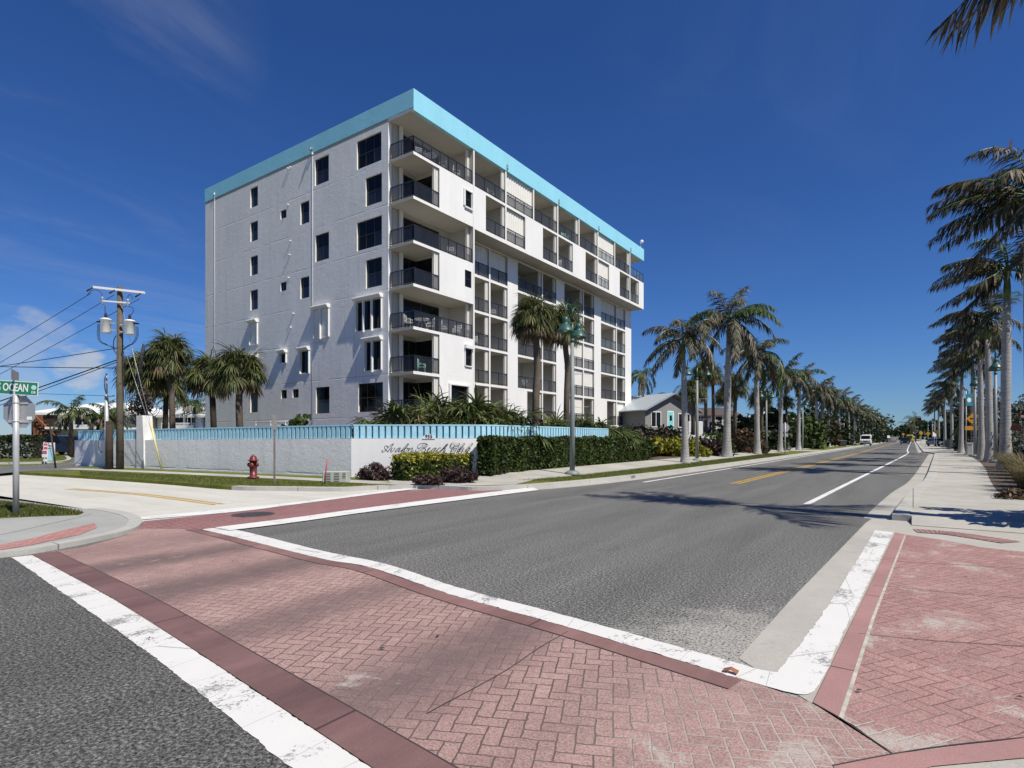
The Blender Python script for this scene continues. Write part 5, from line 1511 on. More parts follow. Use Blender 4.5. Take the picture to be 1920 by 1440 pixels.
sab([(270, 800), (272, 760), (271, 700)], 18.0, 0.20, 0.18, 35, 'vine hung sabal palm with black trunk behind the utility pole', 1.28, wind=Vector((-0.16, 0, 0)), mat='wood_dark')
FG = 'sabal palms inside the fence before the road facade'
X1, X2 = -16.0, -16.0
def sabx(uv, X, r0, r1, seed, label, sc):
    p = []
    for u, v in uv:
        y = on_x(u, X); p.append((X, y, zat(v, depth(X, y))))
    p[0] = (p[0][0], p[0][1], 0.0); n = len(p)
    make_sabal('sabal_palm', label, p, [r0 + (r1 - r0) * i / (n - 1) for i in range(n)], seed, sc, FG, n=46, nb=26, dead=14, wind=Vector((-0.10, -0.02, 0)))
sabx([(1003.5, 800), (1005, 740), (1008, 690), (1006, 650), (1000, 600)], -16.0, 0.20, 0.17, 41, 'sabal palm with curved grey trunk in front of the road facade', 0.88)
sabx([(1060.5, 800), (1063, 730), (1064.5, 690), (1060, 650), (1056, 612)], -16.5, 0.18, 0.15, 42, 'slimmer sabal palm beside the green twin street lamp', 0.98)
# farther sabals among the houses
UG = 'sabal palms among the houses'
def sabd(uv, D, r0, r1, seed, label, sc, **k):
    p = vpath(uv, None, D); p[0] = (p[0][0], p[0][1], 0.0)
    make_sabal('sabal_palm', label, p, [r0, (r0 + r1) / 2, r1][:len(p)], seed, sc, UG, n=34, nb=18, **k)
sabd([(1299, 800), (1300, 760), (1301, 735)], 52, .2, .17, 51, 'sabal palm in front of the brown roofed house, left of the lamp post', 1.0)
sabd([(1324, 800), (1323, 740), (1321, 700)], 54, .17, .14, 52, 'taller sabal palm just right of the lamp post, lower crown brown', 0.95)
sabd([(1338, 800), (1337, 740), (1336, 705)], 58, .17, .14, 53, 'sabal palm with dark slanting trunk before the blue house', 0.9)
sabd([(1377, 815), (1378, 770), (1379, 725)], 56, .2, .17, 54, 'sabal palm at the right end of the blue house porch', 1.05)
sabd([(1428, 820), (1428, 780), (1428, 745)], 64, .2, .17, 55, 'sabal palm between the third verge palm and its lamp', 1.05)
sabd([(1475, 820), (1475, 790), (1474, 755)], 72, .16, .13, 56, 'thin sabal palm behind the grey stop sign back', 0.85)
sabd([(1365, 815), (1363, 780), (1361, 745)], 66, .2, .17, 57, 'sabal palm hidden behind the tallest verge palm trunk', 1.0)

# coconut palms
def make_coco(label, path, seed, L, wind, group='coconut palms'):
    t = thing('coconut_palm', label, 'palm tree', path[0], 0, group)
    mb = MB(); n = len(path); mb.tube([tuple(Vector(p) - Vector(path[0])) for p in path], [0.19 - 0.08 * i / (n - 1) for i in range(n)], 10); mb.build('trunk', MT['sabal_trunk'], t)
    c = link('crown', coconut_crown(seed, 13, L, wind), t); c.location = tuple(Vector(path[-1]) - Vector(path[0])); return t
def cpath(uv, D):
    p = vpath(uv, None, D); p[0] = (p[0][0], p[0][1], 0.0); return p
make_coco('windblown coconut palm at the far end of the apartment block', cpath([(1198, 800), (1199, 740), (1201, 705)], 70), 61, 3.4, Vector((-0.02, 0, -0.16)))
make_coco('far coconut palm above the treeline beside the yellow bus', cpath([(1717, 822), (1716, 800), (1713, 786)], 210), 62, 4.0, Vector((-0.1, 0, 0)))
make_coco('small far palm left of the far coconut palm', cpath([(1707, 822), (1707, 808), (1706, 797)], 230), 63, 4.5, Vector((-0.05, 0, 0)))
make_coco('low palm in front of the white roofed house', cpath([(133, 838), (133, 800), (134, 775)], 44), 64, 2.2, Vector((-0.02, 0, 0)))
make_coco('coconut palm showing above the grey roofed house on the left', cpath([(336, 820), (337, 790), (338, 758)], 70), 65, 3.0, Vector((-0.06, 0, 0)))
make_coco('yellowing coconut palm right of the grey roof on the left', cpath([(365, 820), (365, 790), (365, 762)], 66), 66, 2.6, Vector((-0.04, 0, 0)))
make_coco('palm top rising behind the ridge of the grey metal roof', cpath([(1257, 810), (1257, 770), (1257, 748)], 100), 67, 3.6, Vector((-0.06, 0, 0)))
make_coco('feathery palm low beside the utility conduit', cpath([(190, 838), (190, 800), (189, 785)], 46), 68, 2.0, Vector((-0.03, 0, 0)))
make_coco('feathery palm between utility pole and white pylon', cpath([(212, 838), (213, 800), (214, 785)], 48), 69, 2.0, Vector((-0.03, 0, 0)))

# ---- palmetto clumps in front of the block
pm = [link('fronds', palmetto_mesh(300 + i, 74), None) for i in range(3)]
PG = 'palmetto clumps inside the blue fence'
PX = [(752, 1.4, -16.2), (785, 1.7, -16.6), (820, 1.5, -16.0), (850, 1.95, -17.0), (880, 1.9, -16.6), (915, 1.6, -16.2), (940, 1.2, -16.0), (868, 1.3, -15.2), (1020, 1.35, -17.2), (1042, 1.6, -17.6), (1075, 1.1, -16.5), (1098, 1.6, -18.0), (1122, 1.2, -17.5)]
PL = ['leftmost palmetto clump by the block corner', 'second palmetto clump from the block corner', 'pale palmetto clump under the ground floor balcony', 'tall palmetto clump below the big ground floor window', 'tallest middle palmetto clump before the white panel',
      'palmetto clump right of the white panel window', 'low palmetto clump at the right end of the large group', 'palmetto clump hanging over the blue fence above the lettering', 'palmetto clump beside the curved sabal trunk', 'tall palmetto clump between the two sabal trunks',
      'low palmetto clump right behind the lamp post', 'tall palmetto clump right of the lamp post', 'rightmost low palmetto clump near the fence end']
for i, (u, s, X) in enumerate(PX):
    D = 26.2 if u < 960 else 33.0
    x, y = at(u, D + (0 if i != 7 else -1.9)); 
    t = thing('palmetto_shrub', PL[i], 'palmetto', (x, y, (1.5 if u < 960 else 1.2) if i != 7 else 1.75), i * 1.3, PG, s * (1.02 if i != 7 else 0.62))
    o = pm[i % 3] if i < 3 else pm[i % 3].copy()
    if i >= 3: COL.objects.link(o)
    o.parent = t
# sea grape bushes behind the left wall
x, y = at(553, 27.0); bush('sea_grape', 'round leaved sea grape bush above the wall under the stucco facade', 'shrub', x, y, 1.3, (1.05, .8, .85), 260, 0.24, MT['mid_leaf'], 71, None, 12, .45, asp=1.15)
x, y = at(664, 26.5); bush('sea_grape', 'low leafy bush peeping over the wall by the block corner', 'shrub', x, y, 1.2, (1.0, .7, .65), 240, 0.15, MT['mid_leaf'], 72, None, 12, .45)
x, y = at(968, 27.0); bush('small_shrub', 'small shrub between palmettos and the curved sabal trunk', 'shrub', x, y, 1.2, (.7, .6, .6), 260, 0.13, MT['dark_leaf'], 73)

# ---- planting in front of the sign wall
hx, hy = gp(812, 884, KZ)
yb = [gp(762, 900, KZ), gp(800, 903, KZ), gp(878, 893, KZ)]
yb = [(-15.15, 14.75), (-14.2, 15.25), (-12.95, 16.6)]
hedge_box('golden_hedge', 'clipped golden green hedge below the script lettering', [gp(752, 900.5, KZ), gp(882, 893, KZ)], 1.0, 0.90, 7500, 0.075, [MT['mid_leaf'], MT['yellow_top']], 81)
hedge_box('dark_hedge', 'long clipped dark green hedge in front of the blue fence', [(-13.02, 17.0), (-13.2, 19), (-13.3, 24), (-13.35, 32.6)], 0.72, 1.36, 34000, 0.078, [MT['hedge'], MT['hedge']], 82, z0=KZ + .15)
for i, (u, v, rx, hgt) in enumerate(((704, 898.5, .72, 0.4), (855, 905, 0.8, 0.30), (912, 894, 0.7, 0.5), (800, 909, 0.5, 0.22))):
    x, y = gp(u, v, KZ)
    bush('red_shrub', ['low dark red shrub at the corner of the sign wall', 'low red brown shrub in front of the golden hedge', 'reddish shrub between the golden and the dark hedge', 'lowest red shrub at the tip of the bed by the sidewalk'][i], 'shrub', x, y, KZ, (rx, rx * .6, hgt), 2200, 0.055, MT['red_leaf'], 90 + i, 'red leaved shrubs by the sign wall', 20, .38, asp=2.4)

# ---- garden beyond the block
GB = 'garden shrubs beyond the apartment block'
LOT = [(1180, 845, 38, (1.6, 1.2, 1.0), 'hedge', 'dark bush closing the end of the long hedge'), (1205, 832, 41, (1.2, 1, 1.1), 'yellow_leaf', 'yellow croton bush next to the long hedge'), (1193, 800, 47, (2.6, 1.6, 1.6), 'dark_leaf', 'dark rounded bush at the foot of the gable house'),
       (1222, 812, 44, (1.7, 1.3, 1.5), 'bronze_leaf', 'thin twiggy grey bush between yellow crotons'), (1252, 838, 42, (1.25, 1, .95), 'yellow_leaf', 'yellow croton bush left of the nearest royal palm'), (1270, 838, 44, (1.0, .9, .95), 'yellow_leaf', 'yellow green croton touching the nearest royal palm'),
       (1245, 800, 50, (2.4, 1.6, 1.5), 'dark_leaf', 'dark bush under the aqua door'), (1298, 850, 42, (1.1, .9, .8), 'yellow_leaf', 'yellow bush behind the lamp post'), (1330, 845, 45, (1.5, 1.2, .9), 'red_leaf', 'dark brown bush right of the lamp post'),
       (1318, 800, 50, (2.2, 1.6, 1.3), 'mid_leaf', 'green bush before the white porch railing'), (1345, 812, 52, (1.6, 1.4, 1.2), 'dark_leaf', 'dark bush by the porch stairs'), (1395, 838, 54, (2.2, 1.5, 1.4), 'bronze_leaf', 'brownish bush between second and third verge palms'),
       (1405, 805, 66, (3.2, 2.2, 2.8), 'dark_leaf', 'big dark tree mass right of the blue house'), (1440, 800, 74, (3.0, 2.2, 3.2), 'dark_leaf', 'dark tree behind the third and fourth verge palms'), (1452, 822, 66, (1.5, 1.2, 1.5), 'silver_leaf', 'pale grey shrub by the driveway'),
       (1490, 800, 80, (3.2, 2.4, 3.0), 'mid_leaf', 'green tree before the white pyramid roof'), (1512, 795, 92, (3.8, 2.6, 4.2), 'dark_leaf', 'tall dark tree right of the white pyramid roof'), (1530, 800, 105, (3.6, 2.6, 4.0), 'bronze_leaf', 'olive tree behind the sixth verge palm'),
       (1556, 800, 122, (4.4, 3, 4.6), 'dark_leaf', 'dark tree behind the litter bin'), (1582, 800, 145, (5, 3.4, 5), 'dark_leaf', 'dark tree behind the white van'), (1608, 800, 175, (6, 4, 5.6), 'dark_leaf', 'dark tree beyond the white van'), (1634, 803, 215, (7, 5, 6), 'dark_leaf', 'farthest dark tree of the inland row')]
for i, (u, v, D, radii, m, lab) in enumerate(LOT):
    x, y = at(u, D); big = radii[2] > 2.4
    n = 2200 if big else 1500
    bush('garden_tree' if big else 'garden_bush', lab, 'tree' if big else 'shrub', x, y, KZ - 0.02, radii, n, (0.17 if not big else 0.34) * (1 + D / 300), MT[m], 400 + i, GB, 22, .42)
x, y = at(1240, 40); 
for k, (uu, vv) in enumerate(((1225, 852), (1255, 852))):
    x, y = gp(uu, vv, KZ); bush('ground_cover_clump', ['left mound of bright low grass under the crotons', 'right mound of bright low grass under the crotons'][k], 'grass clump', x, y, KZ, (1.3, .8, .3), 900, 0.07, MT['mid_leaf'], 450 + k, 'low green mounds under the crotons', 18, .4, stems=False, asp=3)

# ---- beach side planting
BG = 'beach side bushes'
for i, (x, y, radii, n, sz, m, lab) in enumerate([
        (5.7, 36.0, (1.6, 2.6, 2.5), 5200, 0.10, 'silver_leaf', 'big silver leaved bush at the right edge behind the palms'),
        (5.6, 29.5, (1.3, 1.6, 1.1), 2200, 0.085, 'silver_leaf', 'low silver bush right of the tall grass'),
        (6.4, 47.0, (1.8, 3.0, 2.6), 3200, 0.13, 'dark_leaf', 'dark tree behind the leaning palm trunks'),
        (6.0, 60.0, (1.6, 3.0, 3.0), 2800, 0.17, 'bronze_leaf', 'red brown sea grape tree behind the yellow sign'),
        (5.9, 75.0, (1.9, 3.5, 3.8), 3200, 0.21, 'bronze_leaf', 'red brown sea grape tree left of the teal banner'),
        (5.3, 66.0, (0.9, 2.6, 1.6), 1500, 0.17, 'dark_leaf', 'dark bush below the teal banner'),
        (5.3, 84.0, (1.4, 3.0, 2.2), 1500, 0.22, 'mid_leaf', 'green bush by the curb bump'),
        (6.5, 100.0, (2.2, 5, 4.4), 2400, 0.30, 'dark_leaf', 'dark tree at the bend of the beach walk'),
        (7.0, 128.0, (2.5, 7, 4.6), 2200, 0.36, 'dark_leaf', 'far dark tree on the beach side'),
        (7.5, 165.0, (3, 9, 5), 2200, 0.45, 'dark_leaf', 'farthest dark tree on the beach side')]):
    bush('beach_bush' if radii[2] < 2.4 else 'beach_tree', lab, 'shrub' if radii[2] < 2.4 else 'tree', x, y, KZ, radii, n, sz, MT[m], 500 + i, BG, 26, .38, asp=1.3 if m == 'bronze_leaf' else 1.7)
# sea grape just outside the right edge of the view, it shades the walk
bush('sea_grape', 'spreading sea grape by the beach walk next to the first palm', 'shrub', 3.75, 14.25, KZ, (1.9, 1.25, 2.7), 4200, 0.16, MT['bronze_leaf'], 520, BG, 22, .38, asp=1.2)

# tall fountain grass clumps
def grass_mesh(seed, n, R, H, w):
    rs = np.random.default_rng(seed)
    a = rs.uniform(0, 2 * PI, n); rr = R * 0.35 * np.sqrt(rs.uniform(0, 1, n))
    b = np.stack([np.cos(a) * rr, np.sin(a) * rr, np.zeros(n)], 1)
    l = rs.uniform(0.35, 1.0, n); sp = l * R * rs.uniform(.25, 1.05, n)
    a2 = a + rs.normal(size=n) * .5; hh = H * l * rs.uniform(0.75, 1.1, n)
    m = b + np.stack([np.cos(a2) * sp * .4 - .04, np.sin(a2) * sp * .4, hh * .75], 1)
    t = b + np.stack([np.cos(a2) * sp - .16, np.sin(a2) * sp, hh * rs.uniform(.6, 1.05, n)], 1)
    sd = np.stack([-np.sin(a2), np.cos(a2), np.zeros(n)], 1) * w
    sd = sd + np.stack([np.cos(a2), np.sin(a2), np.zeros(n)], 1) * w * rs.normal(size=(n, 1)) * .6
    v1 = np.stack([b - sd, b + sd, m + sd * .8, m - sd * .8], 1); v2 = np.stack([m - sd * .8, m + sd * .8, t + sd * .1, t - sd * .1], 1)
    return np_mesh('blades', np.concatenate([v1, v2]), 4, MT['tallgrass'])
gm = [grass_mesh(600 + i, 1500, 1.0, 1.0, 0.008) for i in range(3)]
for i, (x, y, s) in enumerate([(3.0, 19.6, 0.95), (2.85, 21.4, 0.95), (3.0, 23.2, 1.1), (3.35, 25.4, 1.1), (3.4, 27.6, 1.0), (3.55, 30.0, 1.05), (3.75, 33.0, 1.0), (4.1, 20.4, 1.1)]):
    t = tag(link('fountain_grass', gm[i % 3]), 'wispy tawny fountain grass clump edging the beach walk, %s from the near end' % ORD[i], 'grass clump', 'fountain grass along the beach walk')
    t.location = (x, y, KZ); t.scale = (s, s, s); t.rotation_euler = (0, 0, i * 1.1)
t = bush('dry_shrub', 'small dry reddish shrub spilling onto the beach walk', 'shrub', 2.05, 18.7, KZ, (.42, .36, .16), 500, 0.045, MT['dead_leaf'], 640, None, 16, .4, asp=2.5)

# hedge on the car park island, left
hedge_box('sea_hedge', 'grey green hedge on the car park island behind the realty board', [gp(-260, 860, KZ), gp(-60, 862, KZ), gp(70, 862, KZ)], 1.6, 1.55, 9000, 0.12, [MT['silver_leaf'], MT['dark_leaf']], 83, z0=KZ + 0.1)
x0_, y0_ = at(150, 62); x1_, y1_ = at(95, 62)
hedge_box('sea_hedge', 'farther low hedge behind the parked dark car', [(x1_, y1_), (x0_, y0_)], 1.2, 1.5, 2500, 0.14, [MT['silver_leaf'], MT['dark_leaf']], 84)
# vine tangle over the pylon
vx, vy = at(264, 30.3)
vt = thing('vine', 'dark tangle of bare vine stems slung over the white pylon', 'vine', (vx, vy, 2.0))
r = random.Random(77); mb = MB()
for i in range(70):
    a0 = r.uniform(0, 6.28); c = Vector((r.gauss(0, .42), r.gauss(0, .25), r.uniform(0.6, 1.9))); rad_ = r.uniform(.1, .3); pts = []
    ax = Vector((r.gauss(0, 1), r.gauss(0, 1), r.gauss(0, 1))).normalized(); e1 = ax.orthogonal().normalized(); e2 = ax.cross(e1)
    for k in range(8): pts.append(tuple(c + (e1 * math.cos(a0 + k * .7) + e2 * math.sin(a0 + k * .7)) * rad_ * (1 + .1 * k) + Vector((0, 0, -.02 * k))))
    mb.tube(pts, 0.014, 4, False)
for i in range(7):
    q = r.uniform(-.5, .3); mb.tube([(q, 0, 1.5), (q * .7 - .1, 0, 3.0), (q * .3 + .1, .1, 4.6)], [0.02, 0.016, 0.012], 5)
mb.build('stems', MT['wire'], vt)
link('leaves', bush_mesh(78, (.75, .45, .9), 900, 0.08, MT['bronze_leaf'], 14, .45, lift=1.3), vt)

# ---- mown grass on the verges
def blades_on(polys, dens, h, seed, name, label=None):
    rs = np.random.default_rng(seed); out = []
    for poly, z in polys:
        pa = np.array(poly); lo = pa.min(0); hi = pa.max(0); n = int((hi - lo).prod() * dens)
        q = rs.uniform(lo, hi, size=(n, 2)); ins = np.zeros(n, bool); j = len(pa) - 1
        for i in range(len(pa)):
            c = ((pa[i, 1] > q[:, 1]) != (pa[j, 1] > q[:, 1])) & (q[:, 0] < (pa[j, 0] - pa[i, 0]) * (q[:, 1] - pa[i, 1]) / (pa[j, 1] - pa[i, 1] + 1e-12) + pa[i, 0]); ins ^= c; j = i
        q = q[ins]; n = len(q)
        b = np.concatenate([q, np.full((n, 1), z)], 1); a = rs.uniform(0, 6.28, n); hh = h * rs.uniform(.5, 1.3, n)
        sd = np.stack([np.cos(a), np.sin(a), np.zeros(n)], 1) * h * 0.11
        ln = np.stack([rs.normal(size=n) * .5, rs.normal(size=n) * .5, np.ones(n)], 1) * hh[:, None]
        out.append(np.stack([b - sd, b + sd, b + ln + sd * .15, b + ln - sd * .15], 1))
    o = link(name, np_mesh(name, np.concatenate(out), 4, MT['grass'])); o['kind'] = 'stuff'
    o['label'] = label; o['category'] = 'grass'
    return o
k0 = [p for p in KERB_N if p[1] > 16.2 and p[1] < 60]
Lk, _ = strip(k0, -0.33, 0); wk = [p for p in WALK if 17.0 < p[1] < 60]; Lw, Rw = strip(wk, -0.95, 0.93)
ke = [p for p in KERB_N if p[0] < -13.2 and p[1] < 12.6]; Le, _ = strip(ke, -0.32 if True else 0, 0)
side = [gp(150, 884, KZ), gp(300, 890, KZ), gp(500, 899, KZ), gp(640, 906, KZ), gp(745, 912, KZ)]
blades_on([(Lk + list(reversed(Rw)), KZ), (list(ke[:10]) + [p for p in Le[10:]] + list(reversed(side)), KZ)], 420, 0.05, 900, 'grass', 'short green verge grass between kerb and sidewalk')
blades_on([(PZ(0.066, (-120, 936), (0, 941), (60, 947), (110, 953), (156, 962), (146, 966), (60, 969), (0, 971), (-120, 978)), 0.074)], 1600, 0.06, 901, 'grass', 'short grass round the street sign post')
blades_on([(isl, KZ + .1)], 120, 0.05, 902, 'grass', 'grass on the car park island')
# far woods at the end of the road
rs = np.random.default_rng(950)
n = 16000; xx = rs.uniform(-95, 120, n); top = 9 + 2.2 * np.sin(xx * .11) + 1.3 * np.sin(xx * .37 + 1) + .8 * np.sin(xx * .9); zz = top * rs.uniform(0, 1, n) ** .6
yy = 345 + 10 * (zz / 10) + rs.normal(size=n) * 3
o = link('far_woods', np_mesh('far_woods', leaf_quads(np.stack([xx, yy, zz], 1), 1.3, rs, asp=1.3), 4, MT['dark_leaf'])); tag(o, 'far wooded treeline across the end of the road', 'woods', None, 'stuff')
# ================================================================ STREET FURNITURE
# ---- twin street lamps
def make_lamp(label):
    t = thing('street_lamp', label, 'street lamp', (0, 0, 0), 0, 'green twin street lamps')
    mb = MB(); mb.lathe([(0.30, 0), (0.30, 0.10), (0.24, 0.16), (0.15, 0.20), (0.0001, 0.20)], (0, 0, 0), 16); mb.build('base', MT['lamp_pole'], t)
    mb = MB(); mb.tube([(0, 0, 0.15), (0, 0, 2.5), (0, 0, 5.3)], [0.105, 0.095, 0.075], 12); mb.build('pole', MT['lamp_pole'], t)
    mb = MB(); mb.tube([(0, 0, 5.301), (0, 0, 5.45)], 0.085, 12); mb.tube([(0, 0, 5.45), (0, 0, 6.1)], 0.055, 10)
    mb.build('collar', MT['lampgreen'], t)
    for s in (-1, 1):
        mb = MB()
        pts = [(0.0, 0, 6.0)] + [(s * (0.36 - 0.36 * math.cos(a)), 0, 6.42 + 0.34 * math.sin(a)) for a in [PI * i / 10 for i in range(11)]] + [(s * 0.72, 0, 6.12)]
        mb.tube(pts, 0.032, 8); mb.build('arm', MT['lampgreen'], t)
        mb = MB(); c = (s * 0.72, 0, 0)
        mb.lathe([(0.0001, 6.22), (0.07, 6.20), (0.12, 6.12), (0.13, 6.05), (0.115, 5.99), (0.115, 5.92), (0.15, 5.90), (0.32, 5.66), (0.34, 5.60), (0.32, 5.60), (0.14, 5.86), (0.0001, 5.88)], c, 18)
        sh = mb.build('lamp_shade', MT['lampgreen'], t)
        mb = MB(); mb.lathe([(0.0001, 5.62), (0.12, 5.66), (0.15, 5.76), (0.0001, 5.80)], c, 12); mb.build('bulb_glass', MT['signwhite'], sh)
    return t
lamp = make_lamp('green twin street lamp standing before the dark hedge, nearest of all')
lx, ly = gp(1073, 891.5, KZ); lamp.location = (lx, ly, KZ); lamp.rotation_euler = (0, 0, TH + 1.1)
mb = MB(); mb.tube([(0.035, -0.07, 4.05), (0.32, -0.63, 4.05)], 0.014, 6); mb.tube([(0.035, -0.07, 2.72), (0.30, -0.60, 2.74)], 0.008, 6); mb.build('banner_rod', MT['galv'], lamp)
for i, (u, X, rz) in enumerate(((1307, -11.3, 0.9), (1437, -11.3, 1.0), (1505, -11.2, 1.1), (1575, -11.2, 1.1), (1605, -11.2, 1.1))):
    dup(lamp, (X, on_x(u, X), KZ), rz, ['street lamp with one visible shade right of the nearest royal palm', 'street lamp between the third and fourth inland verge palms', 'street lamp post behind the fifth inland verge palm', 'far street lamp post by the white van', 'farthest street lamp of the inland verge'][i], None, [0.98, 0.95, 1, 1, 1][i])
for i, (u, X, sc) in enumerate(((1866.5, 4.05, 1.0), (1828, 3.95, 1.0), (1748, 4.2, 1.0), (1740, 4.2, 1.0))):
    dup(lamp, (X, on_x(u, X), KZ), PI / 2 - 0.06, ['street lamp with green shades between the beach side palm trunks', 'street lamp in front of the yellow diamond sign', 'far beach side lamp near the speed sign', 'farthest beach side lamp'][i], None, sc)

# ---- utility pole with transformers
ux, uy = gp(225, 880, KZ); uD = depth(ux, uy); S = uD / FPX     # metres per pixel here
up_ = thing('utility_pole', 'weathered wooden utility pole with crossarms and two white transformers', 'utility pole', (ux, uy, KZ), TH)
def zl(v): return zat(v, uD) - KZ
def xl(u): return (u - 226.0) * S
mb = MB(); mb.tube([(0, 0, -0.2), (0, 0, 3), (0, 0, zl(538))], [0.165, 0.15, 0.115], 12); mb.build('pole', MT['wood'], up_)
def arm(u0, v0, u1, v1, w, name, mat, y=-0.16):
    mb = MB(); mb.T = None
    a = Vector((xl(u0), y, zl(v0))); b = Vector((xl(u1), y, zl(v1))); h = w / 2
    bi = mb._a([(a.x, y - h, a.z - h), (b.x, y - h, b.z - h), (b.x, y + h, b.z - h), (a.x, y + h, a.z - h), (a.x, y - h, a.z + h), (b.x, y - h, b.z + h), (b.x, y + h, b.z + h), (a.x, y + h, a.z + h)])
    for f in ((0, 3, 2, 1), (4, 5, 6, 7), (0, 1, 5, 4), (1, 2, 6, 5), (2, 3, 7, 6), (3, 0, 4, 7)): mb.face([bi + j for j in f])
    return mb.build(name, mat, up_)
arm(181, 540, 276, 550.5, 0.10, 'crossarm', MT['signwhite']); arm(199, 566, 249, 570, 0.06, 'crossarm', MT['signwhite'], -0.20)
for (u, v) in ((205.5, 600), (250, 603)):
    c = (xl(u), -0.22, 0); z0, z1 = zl(v + 26), zl(v)
    mb = MB(); mb.lathe([(0.0001, z0), (0.19, z0), (0.215, z0 + .03), (0.215, z1 - .06), (0.235, z1 - .05), (0.235, z1), (0.10, z1 + .05), (0.0001, z1 + .06)], c, 18)
    tr = mb.build('transformer', MT['signwhite'], up_)
    mb = MB(); mb.lathe([(0.05, z1 + .05), (0.07, z1 + .1), (0.05, z1 + .15), (0.065, z1 + .2), (0.03, z1 + .3), (0.0001, z1 + .3)], c, 10)
    s = -1 if u < 226 else 1
    mb.box(c[0] + s * 0.21, -0.30, z1 - 0.16, c[0] + s * 0.40, -0.14, z1 - 0.11); mb.build('bushing', MT['wire'], tr)
    mb = MB(); mb.box(min(c[0], 0) + 0.12, -0.2, z1 - 0.22, max(c[0], 0) - 0.12, -0.12, z1 - 0.17); mb.box(min(c[0], 0) + 0.12, -0.2, z0 + 0.12, max(c[0], 0) - 0.12, -0.12, z0 + 0.17)
    mb.build('bracket', MT['galv'], tr)
for (u, v) in ((199, 562), (246.5, 566)):
    mb = MB(); c = (xl(u), -0.22, 0); z = zl(v); mb.lathe([(0.0001, z + .1), (0.06, z + .07), (0.055, z), (0.04, z - .04), (0.055, z - .1), (0.04, z - .16), (0.05, z - .24), (0.02, z - .30), (0.0001, z - .3)], c, 10)
    mb.build('arrester', MT['galv_mat'], up_)
mb = MB()
def cab(pts, r=0.014):
    mb = MB(); mb.tube(smooth_line([(xl(u), y, zl(v)) for u, v, y in pts], 4), r, 5, False); mb.build('cable', MT['wire'], up_)
cab([(204, 590, -.22), (205, 580, -.25), (203, 574, -.22)]); cab([(249, 596, -.22), (255, 588, -.2), (256, 580, -.22), (248, 576, -.22)])
cab([(199, 561, -.22), (197, 552, -.2), (188, 546, -.2), (178, 547, -.2), (170, 556, -.2)]); cab([(246, 565, -.22), (247, 556, -.2), (252, 555, -.2), (255, 563, -.2)])
for k, o_ in enumerate((0, 2, 4)):
    cab([(190 + o_, 609, -.2), (189 + o_, 625, -.2), (192 + o_, 640, -.22), (203 + o_, 647, -.2), (221, 652 + o_, -.12)], 0.011)
    cab([(265 - o_, 614, -.2), (265 - o_, 632, -.2), (258 - o_, 645, -.22), (245 - o_, 652, -.2), (232, 660 + o_, -.12)], 0.011)
cab([(221, 630, -.1), (217, 640, -.1), (217, 655, -.1), (222, 664, -.1)], 0.02)
for uu in (234, 237): cab([(uu - 1, 660, -.1), (uu, 700, -.12), (uu + 3, 760, -.1), (uu + 2, 800, -.1)], 0.012)
for u0, v0, u1, v1 in ((181, 541, 172, 549), (270, 552, 262, 560), (222, 546, 214, 553)):
    mb = MB(); mb.tube([(xl(u0), -.2, zl(v0)), (xl(u1), -.3, zl(v1))], 0.035, 6); mb.build('insulator', MT['wire'], up_)
# shorter dark pole stub and conduit mast next to it
sx_, sy_ = gp(205, 880.5, KZ)
sp = thing('pole_stub', 'short dark wooden pole stub left of the utility pole', 'pole', (sx_, sy_, KZ)); mb = MB(); mb.tube([(0, 0, -.1), (0, 0, zat(790, uD) - KZ)], [.165, .15], 12); mb.build('pole', MT['wood_dark'], sp)
cx_, cy_ = at(200, uD + 1.0); cm = thing('conduit_mast', 'grey service conduit mast with cable head behind the pole stub', 'mast', (cx_, cy_, 0)); mb = MB()
mb.tube([(0, 0, 0), (0, 0, zat(740, uD + 1.0))], 0.09, 10); mb.build('conduit', MT['galv'], cm)
mb = MB(); zt = zat(738, uD + 1.0)
mb.tube([(0, 0, zt), (0.02, 0, zt + .5), (-.03, 0, zt + 1.0)], [.05, .035, .03], 8)
for k in range(3): mb.tube(smooth_line([(0, 0, zt + 1.0), (-.15 - .05 * k, 0, zt + .8), (-.18 - .05 * k, 0, zt + .3), (0, 0, zt - .1)], 4), .012, 5, False)
mb.tube([(-.1, 0, zt - .15), (.9, 0, zt - .15)], .03, 6)
mb.build('cable_head', MT['galv_mat'], cm)
# coil of black cable on the stub
mb = MB(); mb.tube(smooth_line([(sx_ - .1, sy_ - .2, 1.95), (sx_ - .45, sy_ - .25, 1.55), (sx_ - .50, sy_ - .25, 1.15), (sx_ - .3, sy_ - .24, .95), (sx_ - .16, sy_ - .2, .98)], 6), .018, 6)
tag(mb.build('loose_cable', MT['wire']), 'black cable loop hanging against the wall beside the pole stub', 'cable')
# overhead lines
def wire(u0, v0, D0, u1, v1, D1, sag, r, label, mat='wire', grp='overhead lines'):
    a = Vector((*at(u0, D0), zat(v0, D0))); b = Vector((*at(u1, D1), zat(v1, D1)))
    b = a + (b - a) * 2.6; sag *= .35
    pts = [a.lerp(b, k / 12) - Vector((0, 0, sag * 4 * (k / 12) * (1 - k / 12))) for k in range(13)]
    mb = MB(); mb.tube([tuple(p) for p in pts], r, 5, False)
    tag(mb.build('power_line', MT[mat]), label, 'power line', grp)
wire(172, 549, uD, -60, 688, uD + 1, .25, .013, 'highest overhead line from the left tip of the top crossarm')
wire(214, 553, uD, -60, 712, uD + 1, .25, .013, 'overhead line from the middle of the top crossarm')
wire(262, 560, uD, -60, 730, uD + 2, .3, .013, 'overhead line from the right tip of the top crossarm')
wire(224, 652, uD, -60, 692, uD + 3, .3, .018, 'nearly level overhead cable at transformer height')
